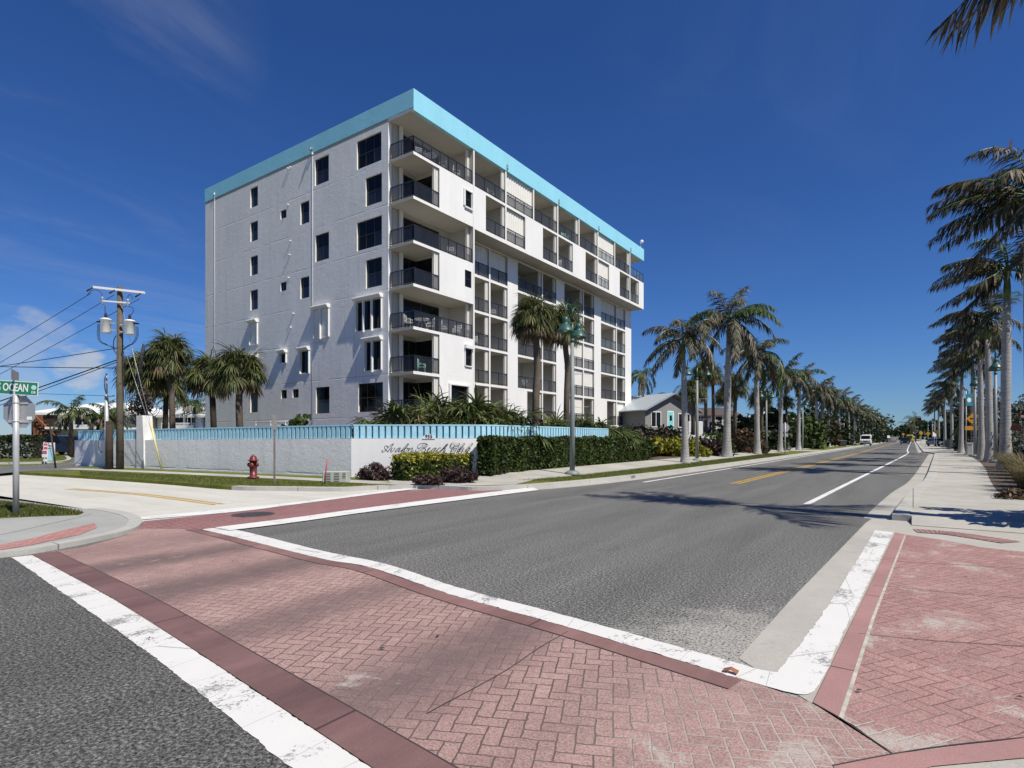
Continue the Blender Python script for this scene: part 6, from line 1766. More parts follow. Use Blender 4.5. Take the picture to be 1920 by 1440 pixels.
wire(224, 690, uD, -60, 680, uD + 4, .5, .02, 'slack level cable meeting the pole at mid height')
wire(222, 674, uD, -60, 770, uD + 2, .25, .028, 'thick cable falling from the pole towards the street sign')
wire(222, 678, uD, -60, 778, uD + 2, .3, .018, 'thin cable just below the thick falling cable')
wire(196, 742, uD + 1.0, -60, 730, uD + 12, .3, .012, 'faint low service wire reaching the conduit mast')
ga = Vector((*gp(303, 881, KZ), KZ))
gD = depth(ga.x, ga.y)
for k, (v0, lab) in enumerate(((560, 'guy wire from the top of the utility pole'), (628, 'guy wire from below the transformers to the lawn'))):
    a = Vector((ux, uy, zat(v0, uD))); b = ga + Vector((0.1 * k, 0.05 * k, 0.05)); mb = MB(); mb.tube([tuple(a), tuple(b)], .008, 5)
    g_ = tag(mb.build('guy_wire', MT['guy']), lab, 'guy wire')
    if k == 0:
        mb = MB(); d = (a - b).normalized(); mb.tube([tuple(b), tuple(b + d * 2.3)], .04, 8); mb.build('guard_tube', MT['guard'], g_)

# ---- street sign with stop sign seen from behind
sx, sy = gp(30, 963, 0.108); sD = depth(sx, sy); Sg = sD / FPX
ss = thing('street_sign', 'galvanised post with green S OCEAN DR name blade and grey back of a stop sign', 'street sign', (sx, sy, 0.1), TH)
def sz(v): return zat(v, sD) - 0.1
def sxx(u): return (u - 30.0) * Sg
mb = MB(); mb.tube([(0, 0, -.1), (0, 0, sz(722))], .052, 14); mb.build('post', MT['galv'], ss)
tilt = Matrix.Rotation(-0.055, 4, 'Y')
yaw = Matrix.Rotation(0.10, 4, 'Z')
def blade_part(name, w, h, cx, cz, face, edge, rot, y):
    mb = MB(); T = Matrix.Translation((cx, y, cz)) @ rot
    mb.T = T; mb.box(-w / 2, -0.004, -h / 2, w / 2, 0.004, h / 2)
    o = mb.build(name, edge, ss)
    mb = MB(); mb.T = T; bw = 0.012; mb.poly([(-w / 2 + bw, -0.0065, -h / 2 + bw), (w / 2 - bw, -0.0065, -h / 2 + bw), (w / 2 - bw, -0.0065, h / 2 - bw), (-w / 2 + bw, -0.0065, h / 2 - bw)])
    mb.build('face', face, o)
    return o, T
BW = (72 - (-48)) * Sg
o, T = blade_part('name_blade', BW, 25.5 * Sg, sxx((72 - 48) / 2), sz(726.5), MT['signgreen'], MT['signwhite'], yaw @ Matrix.Rotation(0.052, 4, 'Y'), -0.062)
def letters(txt, size, x, z, mat, sx_=1.0, bold=0.003, par=None, T_=None, name='lettering'):
    me = text_mesh(txt, size, bold, 0.001, sx_); me.materials.append(mat)
    l = link(name, me, par); l.matrix_basis = T_ @ Matrix.Translation((x, -0.0085, z)) @ Matrix.Rotation(PI / 2, 4, 'X')
    return l
cx0 = (72 - 48) / 2
letters('S OCEAN', 20.0 * Sg, (28.5 - cx0) * Sg, 0.0, MT['signwhite'], 0.64, 0.0035, o, T)
letters('DR', 6.2 * Sg, (64.5 - cx0) * Sg, -7.0 * Sg, MT['signwhite'], 0.9, 0.0012, o, T)
mb = MB(); mb.T = T; mb.poly([((64.5 - cx0) * Sg + 4.6 * Sg * math.cos(a), -0.008, 2.5 * Sg + 4.4 * Sg * math.sin(a)) for a in [2 * PI * i / 20 for i in range(20)]])
mb.build('emblem', MT['mint'], o)
o, T = blade_part('name_blade', 0.80, 19.0 * Sg, sxx(28.0), sz(704.5), MT['signdark'], MT['galv_mat'], Matrix.Rotation(-1.0, 4, 'Z'), 0.0)
letters('AVALON', 13 * Sg, -0.08, 0.0, MT['galv'], 0.72, 0.001, o, T)
mb = MB(); mb.box(-0.03, -0.04, sz(722), 0.03, 0.04, sz(713)); mb.build('bracket', MT['galv'], ss)
# octagon, back side towards us, behind the post
mb = MB(); R8 = 32.5 * Sg; cz = sz(772); cx = sxx(31); 
oc = [(cx + R8 * math.cos(PI / 8 + i * PI / 4), cz + R8 * math.sin(PI / 8 + i * PI / 4)) for i in range(8)]
bi = mb._a([(x, 0.062, z) for x, z in oc] + [(x, 0.066, z) for x, z in oc])
mb.face([bi + i for i in range(8)]); mb.face([bi + 15 - i for i in range(8)])
for i in range(8): mb.face([bi + i, bi + 8 + i, bi + 8 + (i + 1) % 8, bi + (i + 1) % 8])
stp = mb.build('stop_plate', MT['galv_mat'], ss)
mb = MB()
for v in (755, 790): mb.box(-0.20, 0.045, sz(v + 2.2), 0.20, 0.0615, sz(v - 2.2)); mb.tube([(-0.056, 0, sz(v)), (0.056, 0, sz(v))], 0.02, 8); mb.lathe([(0.058, sz(v) - .012), (0.058, sz(v) + .012)], (0, 0, 0), 14)
mb.build('strap', MT['galv'], ss)
mb = MB(); mb.box(sxx(46), .055, sz(787), sxx(55), .0615, sz(781)); mb.build('sticker', MT['signwhite'], stp)
# farther stop sign, also from behind
fx, fy = gp(1472, 853.5, KZ); fD = depth(fx, fy)
fs = thing('stop_sign', 'far grey stop sign seen from behind beside the fourth verge palm', 'stop sign', (fx, fy, KZ), TH)
mb = MB(); mb.tube([(0, 0, 0), (0, 0, zat(792, fD) - KZ)], .045, 8); mb.build('post', MT['galv'], fs)
mb = MB(); R8 = .40; cz = zat(802, fD) - KZ; oc = [(.02 + R8 * math.cos(PI / 8 + i * PI / 4), cz + R8 * math.sin(PI / 8 + i * PI / 4)) for i in range(8)]
bi = mb._a([(x, .05, z) for x, z in oc] + [(x, .056, z) for x, z in oc]); mb.face([bi + i for i in range(8)]); mb.face([bi + 15 - i for i in range(8)])
for i in range(8): mb.face([bi + i, bi + 8 + i, bi + 8 + (i + 1) % 8, bi + (i + 1) % 8])
mb.build('stop_plate', MT['galv_mat'], fs)
mb = MB(); mb.box(-.3, .05, cz - .78, .3, .056, cz - .50); mb.build('plate', MT['galv_mat'], fs)

# ---- parking sign post by the wall
qx, qy = gp(514.5, 905, KZ); qD = depth(qx, qy)
ps = thing('sign_post', 'thin rusty post with a small narrow grey sign before the wall', 'sign post', (qx, qy, KZ), TH)
mb = MB(); mb.box(-.03, -.015, 0, .03, .015, zat(806, qD) - KZ); mb.build('post', plain('rusty_post', (.20, .165, .15), .7, var=.4, vs=6), ps)
mb = MB(); mb.box(-.06, -.03, zat(806, qD) - KZ, .075, -.016, zat(779, qD) - KZ); mb.build('plate', plain('faded_plate', (.27, .245, .23), .6, var=.3, vs=12), ps)
# ---- hydrant
hx, hy = gp(475, 898, KZ); hD = depth(hx, hy); K_ = hD / FPX
hy_ = thing('fire_hydrant', 'dark red fire hydrant on the grass before the grey wall', 'fire hydrant', (hx, hy, KZ), TH)
mb = MB(); mb.lathe([(.12, -.05), (.12, .03), (.20, .035), (.20, .085), (.125, .09), (.125, .62), (.135, .62), (.135, .66), (.19, .665), (.19, .70), (.13, .705), (.125, .76), (.09, .83), (.05, .845), (.035, .85), (.04, .88), (.0001, .91)], (0, 0, 0), 20)
mb.build('body', MT['hydrant'], hy_)
for k, (ax, s) in enumerate((('x', -1), ('x', 1))):
    mb = MB(); mb.lathe([(.055, 0), (.055, .13), (.075, .135), (.075, .19), (.03, .195), (.028, .22), (.0001, .22)], (0, 0, 0), 12)
    for i, v in enumerate(mb.v): mb.v[i] = (s * v[2] * (1 if s < 0 else .9), v[1], .52 + v[0])
    mb.build('nozzle_cap', MT['hydrant'], hy_)
mb = MB(); mb.lathe([(.075, 0), (.075, .15), (.095, .155), (.095, .20), (.03, .205), (.0001, .205)], (0, 0, 0), 14)
for i, v in enumerate(mb.v): mb.v[i] = (v[0], -v[2], .50 + v[1])
mb.build('nozzle_cap', MT['hydrant'], hy_)
# ---- louvred utility cabinet and red stake
gx, gy = gp(627, 905, KZ); vb = thing('utility_cabinet', 'low pale louvred utility cabinet at the foot of the wall corner', 'cabinet', (gx, gy, KZ), TH)
cabm = plain('cabinet_paint', (.42, .44, .39), .55, var=.1)
mb = MB(); mb.bbox(-.40, -.02, .0, .42, .42, .37, .015); mb.build('body', cabm, vb)
for i, (a, b) in enumerate(((-.32, -.12), (.0, .17), (.28, .38))):
    mb = MB()
    for k in range(5 if i < 2 else 3): z = .06 + .055 * k + (0 if i < 2 else .11); mb.box(a, -.036, z, b, -.021, z + .026)
    lo = mb.build('louvre', cabm, vb)
    mb = MB()
    for k in range(5 if i < 2 else 3): z = .086 + .055 * k + (0 if i < 2 else .11); mb.box(a, -.0235, z + .001, b, -.0205, z + .026)
    mb.build('slot', MT['black'], lo)
rx, ry = gp(608.5, 908, KZ); mb = MB(); mb.tube([(rx, ry, KZ - .05), (rx + .06, ry, .5), (rx + .10, ry + .03, .92)], .022, 8); tag(mb.build('marker_stake', MT['red']), 'leaning red marker stake beside the louvred cabinet', 'stake')
# leaning brown stake near the realty board
kx, ky = gp(105, 878, KZ); kD = depth(kx, ky); tx, ty = at(94, kD); mb = MB(); mb.tube([(kx, ky, 0), (tx, ty, zat(800, kD))], [.045, .035], 6); tag(mb.build('leaning_stake', MT['wood_dark']), 'thin leaning brown stake in the lawn left of the wall', 'stake')
# realty board
bx, by = at(94, 33.0); rb = thing('realty_board', 'white and pale blue realty board with pink panels on the island lawn', 'board', (bx, by, .2), TH); q = 33.0 / FPX
def bz(v): return zat(v, 33.0) - .2
def bu(u): return (u - 94) * q
def pnl(name, mat, u0, v0, u1, v1, y, par): mb = MB(); mb.box(bu(u0), y, bz(v1), bu(u1), y + .012, bz(v0)); return mb.build(name, mat, par)
bd = pnl('panel', MT['signwhite'], 81, 830, 103, 865, 0, rb); pnl('panel', MT['skyboard'], 90, 842, 101, 864, -.014, rb)
pnl('panel', MT['pink'], 82.5, 831.5, 89, 834.5, -.014, rb); pnl('panel', MT['pink'], 82.5, 838, 89, 842, -.014, rb)
s2 = pnl('rider_sign', MT['signwhite'], 80, 844, 89.5, 857.5, -.05, rb); pnl('panel', MT['pink'], 80.4, 845, 89.2, 848, -.064, s2); pnl('panel', MT['red'], 80.4, 849, 89.2, 850.5, -.064, s2)
mb = MB(); mb.box(bu(84.3), -.045, 0, bu(85.0), -.03, bz(857.5)); mb.box(bu(82), .013, -.2, bu(83), .05, bz(860)); mb.box(bu(101), .013, -.2, bu(102), .05, bz(860)); mb.build('legs', MT['signwhite'], rb)
mb = MB()
for (a, b) in (((90, 836), (92, 834)), ((92, 834), (92.5, 837)), ((92.5, 837), (95, 835)), ((95, 835), (95.5, 837)), ((95.5, 837), (97.5, 835.5)), ((90, 841), (93, 840.3)), ((93, 840.3), (95, 839.5)), ((95, 839.5), (97, 841))):
    mb.tube([(bu(a[0]), -.004, bz(a[1])), (bu(b[0]), -.004, bz(b[1]))], .016, 4)
mb.build('script', MT['black'], bd)
# small white standpipe by the wall
wx, wy = on_wall(163); mb = MB(); mb.tube([(wx - .75, wy - .35, .15), (wx - .1, wy - .25, .5), (wx, wy - .2, .8)], .025, 6); tag(mb.build('standpipe', MT['signwhite']), 'small slanting white standpipe at the left end of the wall', 'pipe')

# ---- yellow diamond sign, banner, beach side small signs
def diamond(u, v0, D, s, label, plate=True, base=.12):
    x, y = at(u, D); t = thing('diamond_sign', label, 'road sign', (x, y, base), TH * .4, 'yellow diamond signs')
    z = zat(v0, D) - base
    mb = MB(); mb.tube([(0, 0, 0), (0, 0, z + s * .55)], .035, 8); mb.build('post', MT['galv'], t)
    mb = MB(); pts = [(0, -s), (s, 0), (0, s), (-s, 0)]
    bi = mb._a([(a, -.05, z + b) for a, b in pts] + [(a, -.04, z + b) for a, b in pts]); mb.face([bi + i for i in range(4)]); mb.face([bi + 7 - i for i in range(4)])
    for i in range(4): mb.face([bi + (i + 1) % 4, bi + i, bi + 4 + i, bi + 4 + (i + 1) % 4])
    f = mb.build('plate', MT['signyellow'], t)
    if plate:
        mb = MB(); w = s * .45; h = s * .09; mb.box(-w * .95, -.054, z - h, w * .95, -.0505, z + h)
        for sg in (-1, 1): mb.poly([(sg * w * 1.25, -.053, z), (sg * w * .8, -.053, z + h * 2.3), (sg * w * .8, -.053, z - h * 2.3)][::sg])
        mb.build('arrow', MT['black'], f)
        mb = MB(); mb.box(-s * 1.15, -.05, z - s * 1.75, s * 1.15, -.04, z - s * 1.12); p2 = mb.build('plate', MT['signyellow'], t)
    return t
dm = diamond(1826, 785, 50.5, .58, 'yellow diamond sign with black double arrow and plate behind a lamp post')
for (u, v, D, lab) in ((1727, 812, 120, 'farthest yellow diamond sign on the beach side'), (1740, 813, 108, 'far yellow diamond sign left of the white speed sign'), (1756, 810, 95, 'far yellow diamond sign right of the white speed sign'), (1693.5, 814, 190, 'tiny yellow diamond sign over the road beyond the dark car')):
    diamond(u, v, D, .42, lab, False)
x, y = at(1811.5, 50); bn = thing('banner_sign', 'teal hanging banner with a white emblem on a slim post', 'banner', (x, y, KZ), TH)
mb = MB(); mb.tube([(0, 0, 0), (0, 0, zat(736, 50))], .04, 8); mb.build('post', MT['galv'], bn)
q = 50 / FPX; zb = lambda v: zat(v, 50) - KZ
mb = MB(); pts = [(-1.5 * q, 738.5), (13 * q, 738.5), (11 * q, 743), (11 * q, 757), (13 * q, 761), (-1.5 * q, 761), (-.5 * q, 757), (-.5 * q, 743)]
bi = mb._a([(a, -.06, zb(v)) for a, v in pts] + [(a, -.05, zb(v)) for a, v in pts]); nn = 8; mb.face([bi + i for i in range(nn - 1, -1, -1)]); mb.face([bi + nn + i for i in range(nn)])
for i in range(nn): mb.face([bi + i, bi + (i + 1) % nn, bi + nn + (i + 1) % nn, bi + nn + i])
b_ = mb.build('banner', MT['teal'], bn)
mb = MB(); mb.poly([(4.6 * q + 3.8 * q * math.cos(a), -.064, zb(750) + 4.4 * q * math.sin(a)) for a in [2 * PI * i / 18 for i in range(18)]]); mb.build('emblem', MT['signwhite'], b_)
x, y = at(1752, 98); t = thing('speed_sign', 'small white rectangular sign among the far yellow signs', 'road sign', (x, y, KZ), TH); mb = MB(); mb.tube([(0, 0, 0), (0, 0, 2.4)], .035, 6); mb.build('post', MT['galv'], t); mb = MB(); mb.box(-.3, -.05, 1.75, .3, -.04, 2.5); mb.build('plate', MT['signwhite'], t)
x, y = at(1666, 190); t = thing('side_sign', 'small white sign at the far left roadside', 'road sign', (x, y, KZ), TH); mb = MB(); mb.tube([(0, 0, 0), (0, 0, 2.3)], .05, 6); mb.build('post', MT['galv'], t); mb = MB(); mb.box(-.45, -.06, 1.5, .45, -.05, 2.3); mb.build('plate', MT['signwhite'], t)
x, y = at(1818.5, 50); t = thing('planter_box', 'small white box at the foot of the palms behind the tall grass', 'box', (x, y, KZ)); mb = MB(); mb.bbox(-.2, -.2, 0, .2, .2, 1.0, .03); mb.build('box_body', MT['white'], t)
mb = MB(); mb.bbox(-.23, -.23, 1.002, .23, .23, 1.06, .02); mb.build('lid', MT['white'], t)
# ---- litter bin, mailboxes
x, y = gp(1579, 838, .0); bt = thing('litter_bin', 'dark wheeled litter bin at the kerb before the white van', 'bin', (x, y, .01), TH)
mb = MB(); bi = mb._a([(-.45, -.4, 0), (.45, -.4, 0), (.45, .4, 0), (-.45, .4, 0), (-.55, -.5, 1.05), (.55, -.5, 1.05), (.55, .5, 1.05), (-.55, .5, 1.05)])
for f in ((0, 3, 2, 1), (4, 5, 6, 7), (0, 1, 5, 4), (1, 2, 6, 5), (2, 3, 7, 6), (3, 0, 4, 7)): mb.face([bi + j for j in f])
mb.build('body', plain('bin_plastic', (.035, .042, .045), .5), bt); mb = MB(); mb.bbox(-.6, -.55, 1.052, .6, .55, 1.14, .03); mb.build('lid', plain('bin_lid', (.10, .12, .12), .5), bt)
for i, (u, D) in enumerate(((1571, 108), (1598, 112), (1525, 72))):
    x, y = at(u, D); t = thing('mailbox', ['black mailbox left of the litter bin', 'black mailbox between bin and van', 'dark mailbox post at the driveway verge'][i], 'mailbox', (x, y, KZ), TH, 'roadside mailboxes')
    mb = MB(); mb.box(-.05, -.05, 0, .05, .05, 1.05); mb.build('post', MT['black'], t)
    mb = MB(); mb.bbox(-.28, -.12, 1.052, .28, .12, 1.32, .05); mb.build('letterbox', MT['black'], t)
# ================================================================ VEHICLES
tyre = plain('tyre', (.018, .018, .018), .85); rimm = plain('rim', (.35, .35, .36), .4, metal=.6)
def paint(name, col): return plain(name, col, .25, var=.04, spec=.6)
def wheel(t, x, y, r=.34, w=.22):
    mb = MB(); mb.lathe([(r * .6, -w / 2), (r * .95, -w / 2), (r, -w / 2 + .03), (r, w / 2 - .03), (r * .95, w / 2), (r * .6, w / 2)], (0, 0, 0), 18)
    for i, v in enumerate(mb.v): mb.v[i] = (x + v[2], y + v[0], r + v[1])
    o = mb.build('wheel', tyre, t)
    mb = MB(); mb.lathe([(.0001, -w / 2 + .02), (r * .6, -w / 2 + .015), (r * .6, w / 2 - .015), (.0001, w / 2 - .02)], (0, 0, 0), 14)
    for i, v in enumerate(mb.v): mb.v[i] = (x + v[2], y + v[0], r + v[1])
    mb.build('rim', rimm, o)
def car(name, label, cat, x, y, z, rz, col, prof, belt, W=1.84, roofw=.80, wb=(-1.35, 1.35), wr=.34, lamps='both'):
    """prof: side outline (y along the car, front at -y; z) listed over the top from nose to tail"""
    t = thing(name, label, cat, (x, y, z), rz)
    def hw(zz): return W / 2 * (1.0 if zz <= belt else 1.0 - (1 - roofw) * (zz - belt) / (max(p[1] for p in prof) - belt))
    zb = .26; pts = [(prof[0][0], zb)] + list(prof) + [(prof[-1][0], zb)]
    mb = MB(); n = len(pts)
    b = mb._a([(-hw(q), p, q) for p, q in pts] + [(hw(q), p, q) for p, q in pts])
    for i in range(n): mb.face([b + i, b + (i + 1) % n, b + n + (i + 1) % n, b + n + i])
    mb.face([b + i for i in range(n - 1, -1, -1)]); mb.face([b + n + i for i in range(n)])
    mb.build('body', paint(name + '_paint', col), t)
    top = [p for p in prof if p[1] > belt + .02]
    # side glass: inset polygon of the greenhouse
    gl = MB(); y0, y1 = top[0][0], top[-1][0]; zt = max(p[1] for p in prof) - .10; zs = belt + .03
    for s in (-1, 1):
        q = [(y0 + .05, zs + .02), (y0 + .32, zt), (y1 - .25, zt), (y1 - .08, zs + .02)]
        P_ = [(s * (hw(b_) + .006), a_, b_) for a_, b_ in q]
        gl.poly(P_ if s > 0 else P_[::-1])
    gl.build('side_window', MT['pane'], t)
    def slope(i0, i1, name_):
        a, c = prof[i0], prof[i1]; d = Vector((0, c[0] - a[0], c[1] - a[1])); nrm = Vector((0, -d.z, d.y)).normalized() * .008
        if nrm.z < 0: nrm = -nrm
        mb = MB(); f0, f1 = .12, .9; A = [a[0] + d.y * f0, a[1] + d.z * f0]; Cc = [a[0] + d.y * f1, a[1] + d.z * f1]
        mb.poly([(-hw(A[1]) * .9, A[0] + nrm.y, A[1] + nrm.z), (hw(A[1]) * .9, A[0] + nrm.y, A[1] + nrm.z), (hw(Cc[1]) * .9, Cc[0] + nrm.y, Cc[1] + nrm.z), (-hw(Cc[1]) * .9, Cc[0] + nrm.y, Cc[1] + nrm.z)])
        mb.build(name_, MT['pane'], t)
    k = [i for i, p in enumerate(prof) if p[1] > belt + .02]
    slope(k[0] - 1, k[0], 'windscreen'); slope(k[-1] + 1, k[-1], 'rear_window')
    for yy in wb:
        for s in (-1, 1): wheel(t, s * (W / 2 - .10), yy, wr)
    yf, yb = prof[0][0], prof[-1][0]; zl_ = prof[0][1] - .16; zr = prof[-1][1] - .2
    for s in (-1, 1):
        mb = MB(); mb.box(s * (W / 2 - .36) - .17, yf - .012, zl_ - .05, s * (W / 2 - .36) + .17, yf - .001, zl_ + .09); mb.build('headlight', MT['signwhite'], t)
        mb = MB(); mb.box(s * (W / 2 - .26) - .14, yb + .001, zr - .1, s * (W / 2 - .26) + .14, yb + .012, zr + .06); mb.build('tail_light', MT['red'], t)
    mb = MB(); mb.box(-W / 2 + .03, yf - .03, .28, W / 2 - .03, yf - .002, .5); mb.box(-W / 2 + .03, yb + .002, .3, W / 2 - .03, yb + .03, .52); mb.build('bumper', MT['black'], t)
    mb = MB(); mb.box(-.26, yb + .0305, .58, .26, yb + .04, .72); mb.build('licence_plate', MT['signwhite'], t)
    return t
SUV = [(-2.35, .78), (-2.25, .95), (-1.15, 1.08), (-.35, 1.66), (.4, 1.74), (1.7, 1.70), (2.2, 1.12), (2.32, .9)]
SEDAN = [(-2.3, .70), (-2.2, .82), (-.95, .95), (-.15, 1.40), (.5, 1.44), (1.0, 1.38), (1.75, .98), (2.25, .92), (2.3, .75)]
x, y = at(1697, 142); car('suv', 'black suv driving away in the right lane', 'car', x, y, .002, PI, (.012, .013, .018), SUV, 1.08, W=1.9)
bpy.data.objects['suv'].rotation_euler = (0, 0, 0)
x, y = at(1702, 215); car('far_car', 'small dark car ahead of the black suv', 'car', x, y, .002, 0, (.02, .02, .025), SUV, 1.08)
x, y = gp(1616, 835.5); van = thing('mail_van', 'white boxy mail van parked facing us by the inland kerb', 'van', (-8.15, y + 2, .002))
VP_ = [(-2.2, .75), (-2.15, 1.18), (-1.62, 1.30), (-1.30, 2.15), (-1.05, 2.28), (2.1, 2.28), (2.2, 2.1), (2.2, .5)]
wp = paint('van_white', (.80, .80, .79))
mb = MB(); pts = [(-2.2, .42)] + VP_; n = len(pts); hw = [.93, .93, .95, .95, .9, .88, .88, .92, .95]
b = mb._a([(-hw[i], p[0], p[1]) for i, p in enumerate(pts)] + [(hw[i], p[0], p[1]) for i, p in enumerate(pts)])
for i in range(n): mb.face([b + i, b + (i + 1) % n, b + n + (i + 1) % n, b + n + i])
mb.face([b + i for i in range(n - 1, -1, -1)]); mb.face([b + n + i for i in range(n)])
mb.build('body', wp, van)
mb = MB(); mb.poly([(-.82, -1.615, 1.37), (.82, -1.615, 1.37), (.78, -1.345, 2.08), (-.78, -1.345, 2.08)]); mb.build('windscreen', MT['pane'], van)
for s in (-1, 1):
    mb = MB(); P_ = [(s * .957, -1.4, 1.3), (s * .957, -.4, 1.3), (s * .91, -.4, 2.0), (s * .91, -1.15, 2.0)]; mb.poly(P_ if s > 0 else P_[::-1]); mb.build('side_window', MT['pane'], van)
    mb = MB(); mb.box(s * .66 - .16, -2.215, .8, s * .66 + .16, -2.201, 1.0); mb.build('headlight', MT['galv'], van)
    mb = MB(); mb.box(s * 1.12 - .1, -1.55, 1.3, s * 1.12 + .1, -1.45, 1.6); mb.tube([(s * .94, -1.45, 1.4), (s * 1.12, -1.5, 1.4)], .02, 5); mb.build('mirror', MT['black'], van)
    for yy in (-1.45, 1.4): wheel(van, s * .80, yy, .34)
mb = MB(); mb.box(-.4, -2.212, .78, .4, -2.201, .98); mb.build('grille', MT['black'], van)
mb = MB(); mb.box(-.92, -2.30, .40, .92, -2.202, .60); mb.build('bumper', MT['black'], van)
x, y = at(1706, 235); bus = thing('yellow_bus', 'small yellow bus far down the road', 'bus', (x, y, .002))
yp = paint('bus_yellow', (.70, .52, .03)); mb = MB(); mb.bbox(-1.1, -4, .4, 1.1, 4, 2.9, .15); mb.build('body', yp, bus)
mb = MB(); mb.box(-.95, -4.012, 1.5, .95, -4.001, 2.3); mb.build('rear_window', MT['pane'], bus)
for yy in (-2.6, 2.6):
    for s in (-1, 1): wheel(bus, s * .95, yy, .45, .3)
x, y = at(1499, 82); car('parked_car', 'white parked car half hidden by the fifth verge palm', 'car', x, y, KZ, .15, (.72, .72, .72), SUV, 1.05)
x, y = at(1757, 104); car('parked_car', 'dark silver car parked past the beach walk under the far signs', 'car', x, y, KZ, .35, (.12, .13, .15), SEDAN, .95)
x, y = at(124, 51); car('parked_car', 'dark blue suv parked behind the left end of the wall', 'car', x, y, KZ, PI / 2 + .45, (.012, .016, .03), SUV, 1.08)
x, y = at(20, 66); car('parked_truck', 'dark green pickup partly hidden behind the island hedge', 'car', x, y, KZ, PI / 2, (.03, .06, .05), SUV, 1.1)

# ================================================================ HOUSES
def tri_roof(t, w, d, z0, h, over, mat, axis='y', seams=0):
    mb = MB(); th = .12
    if axis == 'y':     # ridge along y, gables at the y ends
        e = [(-w / 2 - over, z0 - over * h / (w / 2)), (0, z0 + h), (w / 2 + over, z0 - over * h / (w / 2))]
        y0, y1 = -over, d + over
        b = mb._a([(x, y, z) for y in (y0, y1) for x, z in e] + [(x, y, z + th) for y in (y0, y1) for x, z in e])
        for f in ((0, 1, 7, 6), (1, 2, 8, 7), (4, 3, 9, 10), (5, 4, 10, 11), (6, 7, 10, 9), (7, 8, 11, 10), (1, 0, 3, 4), (2, 1, 4, 5), (0, 6, 9, 3), (2, 5, 11, 8)): mb.face([b + i for i in f])
        if seams:
            k = int((y1 - y0) / seams)
            for s in (0, 2):
                for i in range(1, k):
                    y = y0 + (y1 - y0) * i / k; a = Vector((e[s][0], y, e[s][1] + th)); c = Vector((e[1][0], y, e[1][1] + th)); mb.tube([a, c], .03, 4)
    return mb.build('roof', mat, t)
def house_box(t, w, d, h, mat, z0=0):
    mb = MB(); mb.box(-w / 2, 0, z0, w / 2, d, h); return mb.build('wall', mat, t)
def win(t, x, z, w, h, y=0, frame=None, cols=1):
    mb = MB(); f = .09
    mb.box(x - w / 2 - f, y - .07, z - f, x + w / 2 + f, y - .002, z); mb.box(x - w / 2 - f, y - .07, z + h, x + w / 2 + f, y - .002, z + h + f)
    mb.box(x - w / 2 - f, y - .07, z, x - w / 2, y - .002, z + h); mb.box(x + w / 2, y - .07, z, x + w / 2 + f, y - .002, z + h)
    for i in range(1, cols): q = x - w / 2 + w * i / cols; mb.box(q - .04, y - .068, z, q + .04, y - .004, z + h)
    o = mb.build('window', frame or MT['signwhite'], t); mb = MB(); mb.poly([(x - w / 2, y - .03, z), (x + w / 2, y - .03, z), (x + w / 2, y - .03, z + h), (x - w / 2, y - .03, z + h)]); mb.build('pane', MT['pane'], o)
grey_side = stucco('grey_siding', (.25, .255, .25), .2, .15, False)
metal = plain('metal_roof', (.42, .46, .48), .35, metal=.35, var=.06)
# gable house with standing seam roof: gable end towards the road (+x)
D = 66; gx, gy = at(1258, D); h1 = thing('gable_house', 'grey board house with standing seam metal roof and aqua door', 'house', (gx, gy, 0), PI / 2 - .35)
zr, ze = zat(739, D), zat(768, D); base = 2.2
mb = MB(); w = 8.6
pts = [(-w / 2, 0), (w / 2, 0), (w / 2, ze), (0, zr - .15), (-w / 2, ze)]
b = mb._a([(x, 0, z) for x, z in pts] + [(x, 12, z) for x, z in pts])
mb.face([b + i for i in range(5)]); mb.face([b + 9 - i for i in range(5)])
for i in range(5): mb.face([b + (i + 1) % 5, b + i, b + 5 + i, b + 5 + (i + 1) % 5])
mb.build('wall', grey_side, h1)
tri_roof(h1, w, 12, ze, zr - ze, .7, metal, 'y', .55)
win(h1, -2.6, 2.9, 1.5, 1.6, 0, None, 2); win(h1, 2.3, 2.9, 2.0, 1.5, 0, None, 3)
mb = MB(); mb.box(-.55, -.06, 2.4, .35, -.002, 4.6); dr = mb.build('door', plain('aqua_door', (.22, .62, .64), .5), h1)
mb = MB(); mb.box(-.30, -.075, 3.6, .1, -.061, 4.2); mb.build('pane', MT['pane'], dr)
mb = MB(); mb.box(-.68, -.05, 2.4, -.555, -.003, 4.7); mb.box(.355, -.05, 2.4, .48, -.003, 4.7); mb.box(-.68, -.05, 4.602, .48, -.003, 4.72); mb.build('door_frame', MT['signwhite'], h1)
# blue house with brown roof
D = 72; gx, gy = at(1336, D); h2 = thing('blue_house', 'blue house with brown shingle roof and white porch railing', 'house', (gx, gy, 0), TH + .05)
blue = plain('blue_siding', (.06, .13, .33), .7); q = D / FPX; w = 88 * q
house_box(h2, w, 7, zat(778, D), blue)
mb = MB(); ze = zat(779, D); zr = zat(762, D)
b = mb._a([(-w / 2 - .5, -1.0, ze), (w / 2 + .5, -1.0, ze), (w / 2 + .5, 8, ze), (-w / 2 - .5, 8, ze), (-w / 2 - .5, 3.5, zr), (w / 2 + .5, 3.5, zr), (-w / 2 - .5, -1.0, ze - .15), (w / 2 + .5, -1.0, ze - .15), (w / 2 + .5, 8, ze - .15), (-w / 2 - .5, 8, ze - .15)])
for f in ((0, 1, 5, 4), (2, 3, 4, 5), (1, 2, 5), (3, 0, 4), (6, 9, 8, 7), (0, 6, 7, 1), (1, 7, 8, 2), (2, 8, 9, 3), (3, 9, 6, 0)): mb.face([b + i for i in f])
mb.build('roof', plain('brown_shingle', (.085, .062, .056), .9, var=.2, vs=3), h2)
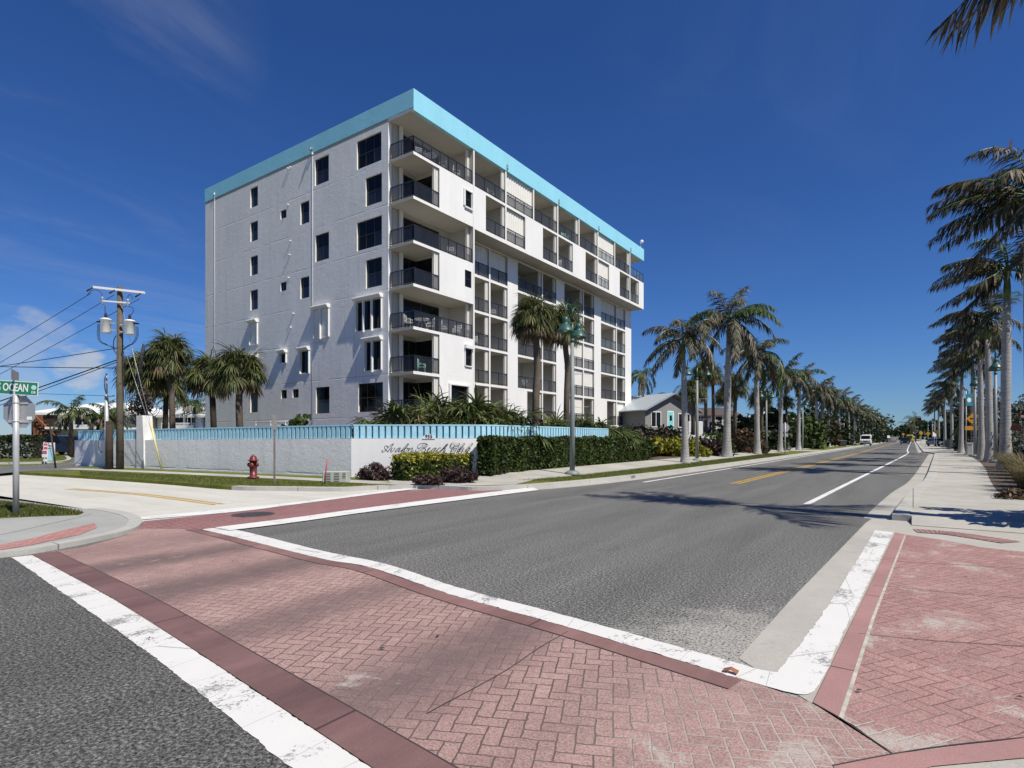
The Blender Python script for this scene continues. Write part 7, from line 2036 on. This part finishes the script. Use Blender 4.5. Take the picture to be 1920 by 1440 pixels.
for u, wd in ((1290, 1.0), (1305, .9), (1348, .9), (1372, 1.2)): win(h2, (u - 1336) * q, zat(797, D), wd, 1.15)
mb = MB(); mb.box((1318 - 1336) * q, -.05, zat(800, D), (1333 - 1336) * q, -.003, zat(783, D)); mb.build('door', plain('lilac_panel', (.40, .38, .48), .6), h2)
mb = MB(); zd = zat(803, D)
mb.box(-w / 2 + 2.0, -2.4, zd - .15, w / 2, -.01, zd); mb.build('porch_deck', MT['signwhite'], h2)
mb = MB()
for i in range(34): xx = -w / 2 + 2.0 + (w - 2.05) * i / 33; mb.box(xx, -2.38, zd + .001, xx + .05, -2.33, zd + .9)
mb.box(-w / 2 + 2.0, -2.40, zd + .901, w / 2, -2.31, zd + .97)
mb.build('porch_railing', MT['signwhite'], h2)
mb = MB()
for xx in (-w / 2 + 2.1, -1.0, w / 2 - .1): mb.box(xx - .06, -2.3, 0, xx + .06, -2.18, ze - .16)
mb.build('porch_post', MT['signwhite'], h2)
mb = MB(); xs = (1345 - 1336) * q
for i in range(8): mb.box(xs + .28 * i, -3.6, zd - .2 - .2 * i, xs + .28 * (i + 1), -2.42, zd - .02 - .2 * i)
mb.tube([(xs, -3.6, zd + .9), (xs + 2.2, -3.6, zd - .6)], .05, 5); mb.tube([(xs, -3.6, zd), (xs, -3.6, zd + .9)], .05, 5); mb.tube([(xs + 2.2, -3.6, 0), (xs + 2.2, -3.6, zd - .6)], .05, 5)
mb.build('stairs', MT['signwhite'], h2)
# low white garden walls
for i, (u0, v0, u1, v1, D) in enumerate(((1184, 811, 1260, 816, 50), (1288, 816, 1342, 821, 50), (1291, 790, 1318, 800, 62))):
    a = at(u0, D); c = at(u1, D); t = thing('garden_wall', ['low white garden wall below the gable house', 'low white garden wall below the blue house', 'short white wall left of the porch railing'][i], 'wall', (a[0], a[1], 0), math.atan2(c[1] - a[1], c[0] - a[0]))
    mb = MB(); mb.bbox(0, 0, 0, math.dist(a, c), .25, zat(v0, D), .02); mb.build('wall', MT['stucco_smooth'], t)
# pyramid roof house
def hip(name, label, u, D, v_e, v_r, wpx, dpt, wallm, roofm, over=.7, ridge=.0, vb=None):
    x, y = at(u, D); t = thing(name, label, 'house', (x, y, 0), TH)
    q = D / FPX; w = wpx * q; ze, zr = zat(v_e, D), zat(v_r, D)
    house_box(t, w - 2 * over, dpt, ze, wallm)
    mb = MB(); rr = ridge * w / 2
    b = mb._a([(-w / 2, -over, ze), (w / 2, -over, ze), (w / 2, dpt + over, ze), (-w / 2, dpt + over, ze), (-rr - .01, dpt / 2, zr), (rr + .01, dpt / 2, zr), (-w / 2, -over, ze - .25), (w / 2, -over, ze - .25), (w / 2, dpt + over, ze - .25), (-w / 2, dpt + over, ze - .25)])
    for f in ((0, 1, 5, 4), (1, 2, 5), (2, 3, 4, 5), (3, 0, 4), (0, 6, 7, 1), (1, 7, 8, 2), (2, 8, 9, 3), (3, 9, 6, 0), (6, 9, 8, 7)): mb.face([b + i for i in f])
    mb.build('roof', roofm, t)
    return t, q, w, ze
wroof = plain('white_roof', (.72, .73, .72), .6, var=.06); groof = plain('pale_grey_roof', (.50, .51, .50), .8, var=.08, vs=3)
hip('white_roof_house', 'house with bright white pyramid roof behind the verge palms', 1462, 82, 785, 768, 82, 8, MT['stucco_shaded'], wroof)
t, q, w, ze = hip('left_white_house', 'large house with white hipped roof and wooden stairs on the far left', 155, 62, 774, 750, 205, 10, MT['stucco_smooth'], wroof, ridge=.35)
for u in (148, 162, 176, 190, 212): win(t, (u - 155) * q, zat(796, 62), .8, 1.1)
mb = MB(); mb.box((66 - 155) * q, -.5, 0, (108 - 155) * q, -.002, ze - .3); mb.build('carport', plain('dark_timber', (.035, .022, .016), .8), t)
mb = MB()
for i in range(9): mb.box((88 - 155) * q + .30 * i, -1.8, ze - 1.0 - .32 * i, (88 - 155) * q + .30 * (i + 1), -.502, ze - .9 - .32 * i)
mb.tube([((87 - 155) * q, -1.8, ze - .1), ((87 - 155) * q + 2.9, -1.8, ze - 3.0)], .1, 5)
for k in range(3): mb.box((84 + 6 * k - 155) * q, -1.5, 0, (84 + 6 * k - 155) * q + .18, -1.3, ze - .3)
mb.build('stairs', plain('red_timber', (.20, .075, .035), .7, var=.2), t)
mb = MB(); mb.box((112 - 155) * q, -2.0, zat(805, 62), (235 - 155) * q, -.003, zat(801, 62)); mb.build('porch_roof', wroof, t)
t, q, w, ze = hip('grey_roof_house', 'low house with pale grey hip roof and white railing left of the block', 338, 66, 779, 752, 108, 9, MT['stucco_smooth'], groof, ridge=.3)
for u, wd in ((335, 1.4), (352, .8), (360, .9)): win(t, (u - 338) * q, zat(797, 66), wd, 1.0)
mb = MB()
for i in range(30): xx = (318 - 338) * q + 4.2 * i / 29; mb.box(xx, -1.6, zat(806, 66), xx + .04, -1.56, zat(795, 66))
mb.box((318 - 338) * q, -1.62, zat(795, 66) + .001, (318 - 338) * q + 4.25, -1.54, zat(794, 66) + .03)
mb.box((318 - 338) * q, -1.7, zat(809, 66), (318 - 338) * q + 4.25, -.003, zat(806.2, 66)); mb.build('porch_railing', MT['signwhite'], t)
# boarded fence far along the beach side
x0, y0 = at(1724, 125); 
fn = thing('picket_fence', 'low grey picket fence beyond the far yellow signs', 'fence', (4.5, 92, KZ)); mb = MB()
for i in range(70): mb.box(-.03, i * .45, 0, .03, i * .45 + .22, 1.3)
mb.build('pickets', MT['wood'], fn)
x, y = at(1655, 215); t = thing('low_wall', 'long low pale wall at the far left roadside', 'wall', (x, y, 0), TH); mb = MB(); mb.bbox(-9, 0, 0, 6, .4, 2.0, .03); mb.build('wall', MT['stucco_shaded'], t)

# ================================================================ SKY, SUN, CAMERA
SUN = Vector((1.0, -0.165, 1.385)).normalized()
elev = math.asin(SUN.z); azim = math.atan2(SUN.x, SUN.y)
w = bpy.data.worlds.new('World'); SC.world = w; w.use_nodes = True
nt = w.node_tree; N = nt.nodes; L = nt.links
bg = N['Background']; sky = N.new('ShaderNodeTexSky'); sky.sky_type = 'NISHITA'; sky.sun_disc = False
sky.sun_elevation = elev; sky.sun_rotation = azim; sky.altitude = 0; sky.air_density = 1.0; sky.dust_density = 0.0; sky.ozone_density = 3.0
def wmath(op, a, b=None, clamp=False):
    n = N.new('ShaderNodeMath'); n.operation = op; n.use_clamp = clamp
    for i, v in enumerate((a, b)):
        if v is None: continue
        if isinstance(v, bpy.types.NodeSocket): L.new(v, n.inputs[i])
        else: n.inputs[i].default_value = v
    return n.outputs[0]
tc = N.new('ShaderNodeTexCoord'); sp = N.new('ShaderNodeSeparateXYZ'); L.new(tc.outputs['Generated'], sp.inputs[0])
# high thin cloud: noise on a plane far overhead, so it foreshortens toward the horizon
zc = wmath('MAXIMUM', sp.outputs[2], 0.03)
cx = wmath('DIVIDE', sp.outputs[0], zc); cy = wmath('DIVIDE', sp.outputs[1], zc)
cmb = N.new('ShaderNodeCombineXYZ'); L.new(cx, cmb.inputs[0]); L.new(cy, cmb.inputs[1])
def wnoise(vec, scale, det, rough, dist, sc3, loc=(0, 0, 0), rotz=0):
    mp = N.new('ShaderNodeMapping'); L.new(vec, mp.inputs[0]); mp.inputs['Scale'].default_value = sc3; mp.inputs['Location'].default_value = loc; mp.inputs['Rotation'].default_value = (0, 0, rotz)
    n = N.new('ShaderNodeTexNoise'); L.new(mp.outputs[0], n.inputs['Vector']); n.inputs['Scale'].default_value = scale; n.inputs['Detail'].default_value = det; n.inputs['Roughness'].default_value = rough; n.inputs['Distortion'].default_value = dist
    return n.outputs['Fac']
def wstep(x, a, b):
    n = N.new('ShaderNodeMapRange'); n.interpolation_type = 'SMOOTHSTEP'; L.new(x, n.inputs[0]); n.inputs[1].default_value = a; n.inputs[2].default_value = b; return n.outputs[0]
CIRRUS = wnoise(cmb.outputs[0], 1.1, 8, 0.62, 0.8, (1.0, 0.45, 1), (3.1, 1.7, 0), 0.5)
# gather the wisps in the part of the sky over the inland side
def blob(u, v, rad_in, rad_out):
    d = Vector(ray(u, v)).normalized()
    n = N.new('ShaderNodeVectorMath'); n.operation = 'DOT_PRODUCT'; nm = N.new('ShaderNodeVectorMath'); nm.operation = 'NORMALIZE'
    L.new(tc.outputs['Generated'], nm.inputs[0]); L.new(nm.outputs[0], n.inputs[0]); n.inputs[1].default_value = d
    return wstep(n.outputs['Value'], math.cos(rad_out), math.cos(rad_in))
region = None
for (u, v, a, b, k) in ((200, 30, .0, .20, 1.0), (280, 170, .0, .15, 1.0), (340, 280, .0, .14, .6), (60, 330, .0, .25, .5), (300, 540, .0, .22, .5), (60, 600, .0, .12, .4), (1500, 60, .0, .4, .12)):
    m = wmath('MULTIPLY', blob(u, v, a, b), k); region = m if region is None else wmath('MAXIMUM', region, m)
wisps = wmath('MULTIPLY', wstep(CIRRUS, .44, .76), wmath('MULTIPLY', region, .26))
puff_n = wnoise(tc.outputs['Generated'], 16, 6, .6, .2, (1, 1, 2.2))
puff = None
for (u, v, r_, k) in ((48, 634, .04, .45), (95, 640, .03, .3), (145, 684, .034, .8), (20, 760, .06, .3), (330, 760, .06, .2)):
    m = wmath('MULTIPLY', wstep(wmath('ADD', blob(u, v, 0, r_ * 1.5), wmath('MULTIPLY', wmath('SUBTRACT', puff_n, .5), 1.9)), .5, 1.05), k); puff = m if puff is None else wmath('MAXIMUM', puff, m)
cl = wmath('MAXIMUM', wisps, puff)
hs = N.new('ShaderNodeHueSaturation'); hs.inputs['Saturation'].default_value = SKY_SAT if 'SKY_SAT' in globals() else 1.12; hs.inputs['Value'].default_value = 1.0; L.new(sky.outputs[0], hs.inputs['Color'])
mx = N.new('ShaderNodeMix'); mx.data_type = 'RGBA'; L.new(cl, mx.inputs[0]); tn = N.new('ShaderNodeMix'); tn.data_type = 'RGBA'; tn.blend_type = 'MULTIPLY'; tn.inputs[0].default_value = 1.0; L.new(hs.outputs[0], tn.inputs[6]); tn.inputs[7].default_value = (0.365, 0.56, 0.92, 1); L.new(tn.outputs[2], mx.inputs[6]); mx.inputs[7].default_value = (5.2, 5.6, 6.3, 1)
L.new(mx.outputs[2], bg.inputs[0]); bg.inputs[1].default_value = 0.09
sun = bpy.data.lights.new('sun', 'SUN'); sun.energy = 5.0; sun.angle = rad(.53); sun.color = (1.0, .94, .83)
so = bpy.data.objects.new('sun', sun); COL.objects.link(so); so.rotation_euler = SUN.to_track_quat('Z', 'Y').to_euler(); so.location = (40, -20, 60)

cam = bpy.data.cameras.new('camera'); cam.sensor_width = 36; cam.lens = 36 * FPX / 1920; cam.shift_y = (HOR - 720) / 1920; cam.clip_start = .05; cam.clip_end = 5000
co = bpy.data.objects.new('camera', cam); COL.objects.link(co); co.location = (0, 0, EYE); co.rotation_euler = (PI / 2, 0, TH)
SC.camera = co
SC.render.resolution_x, SC.render.resolution_y = 1024, 768
SC.view_settings.view_transform = 'Standard'; SC.view_settings.look = 'None'; SC.view_settings.gamma = 1.0; SC.view_settings.exposure = 0.12
SC.cycles.max_bounces = 6; SC.cycles.transparent_max_bounces = 16; SC.cycles.use_denoising = True
SC.cycles.sample_clamp_indirect = 8
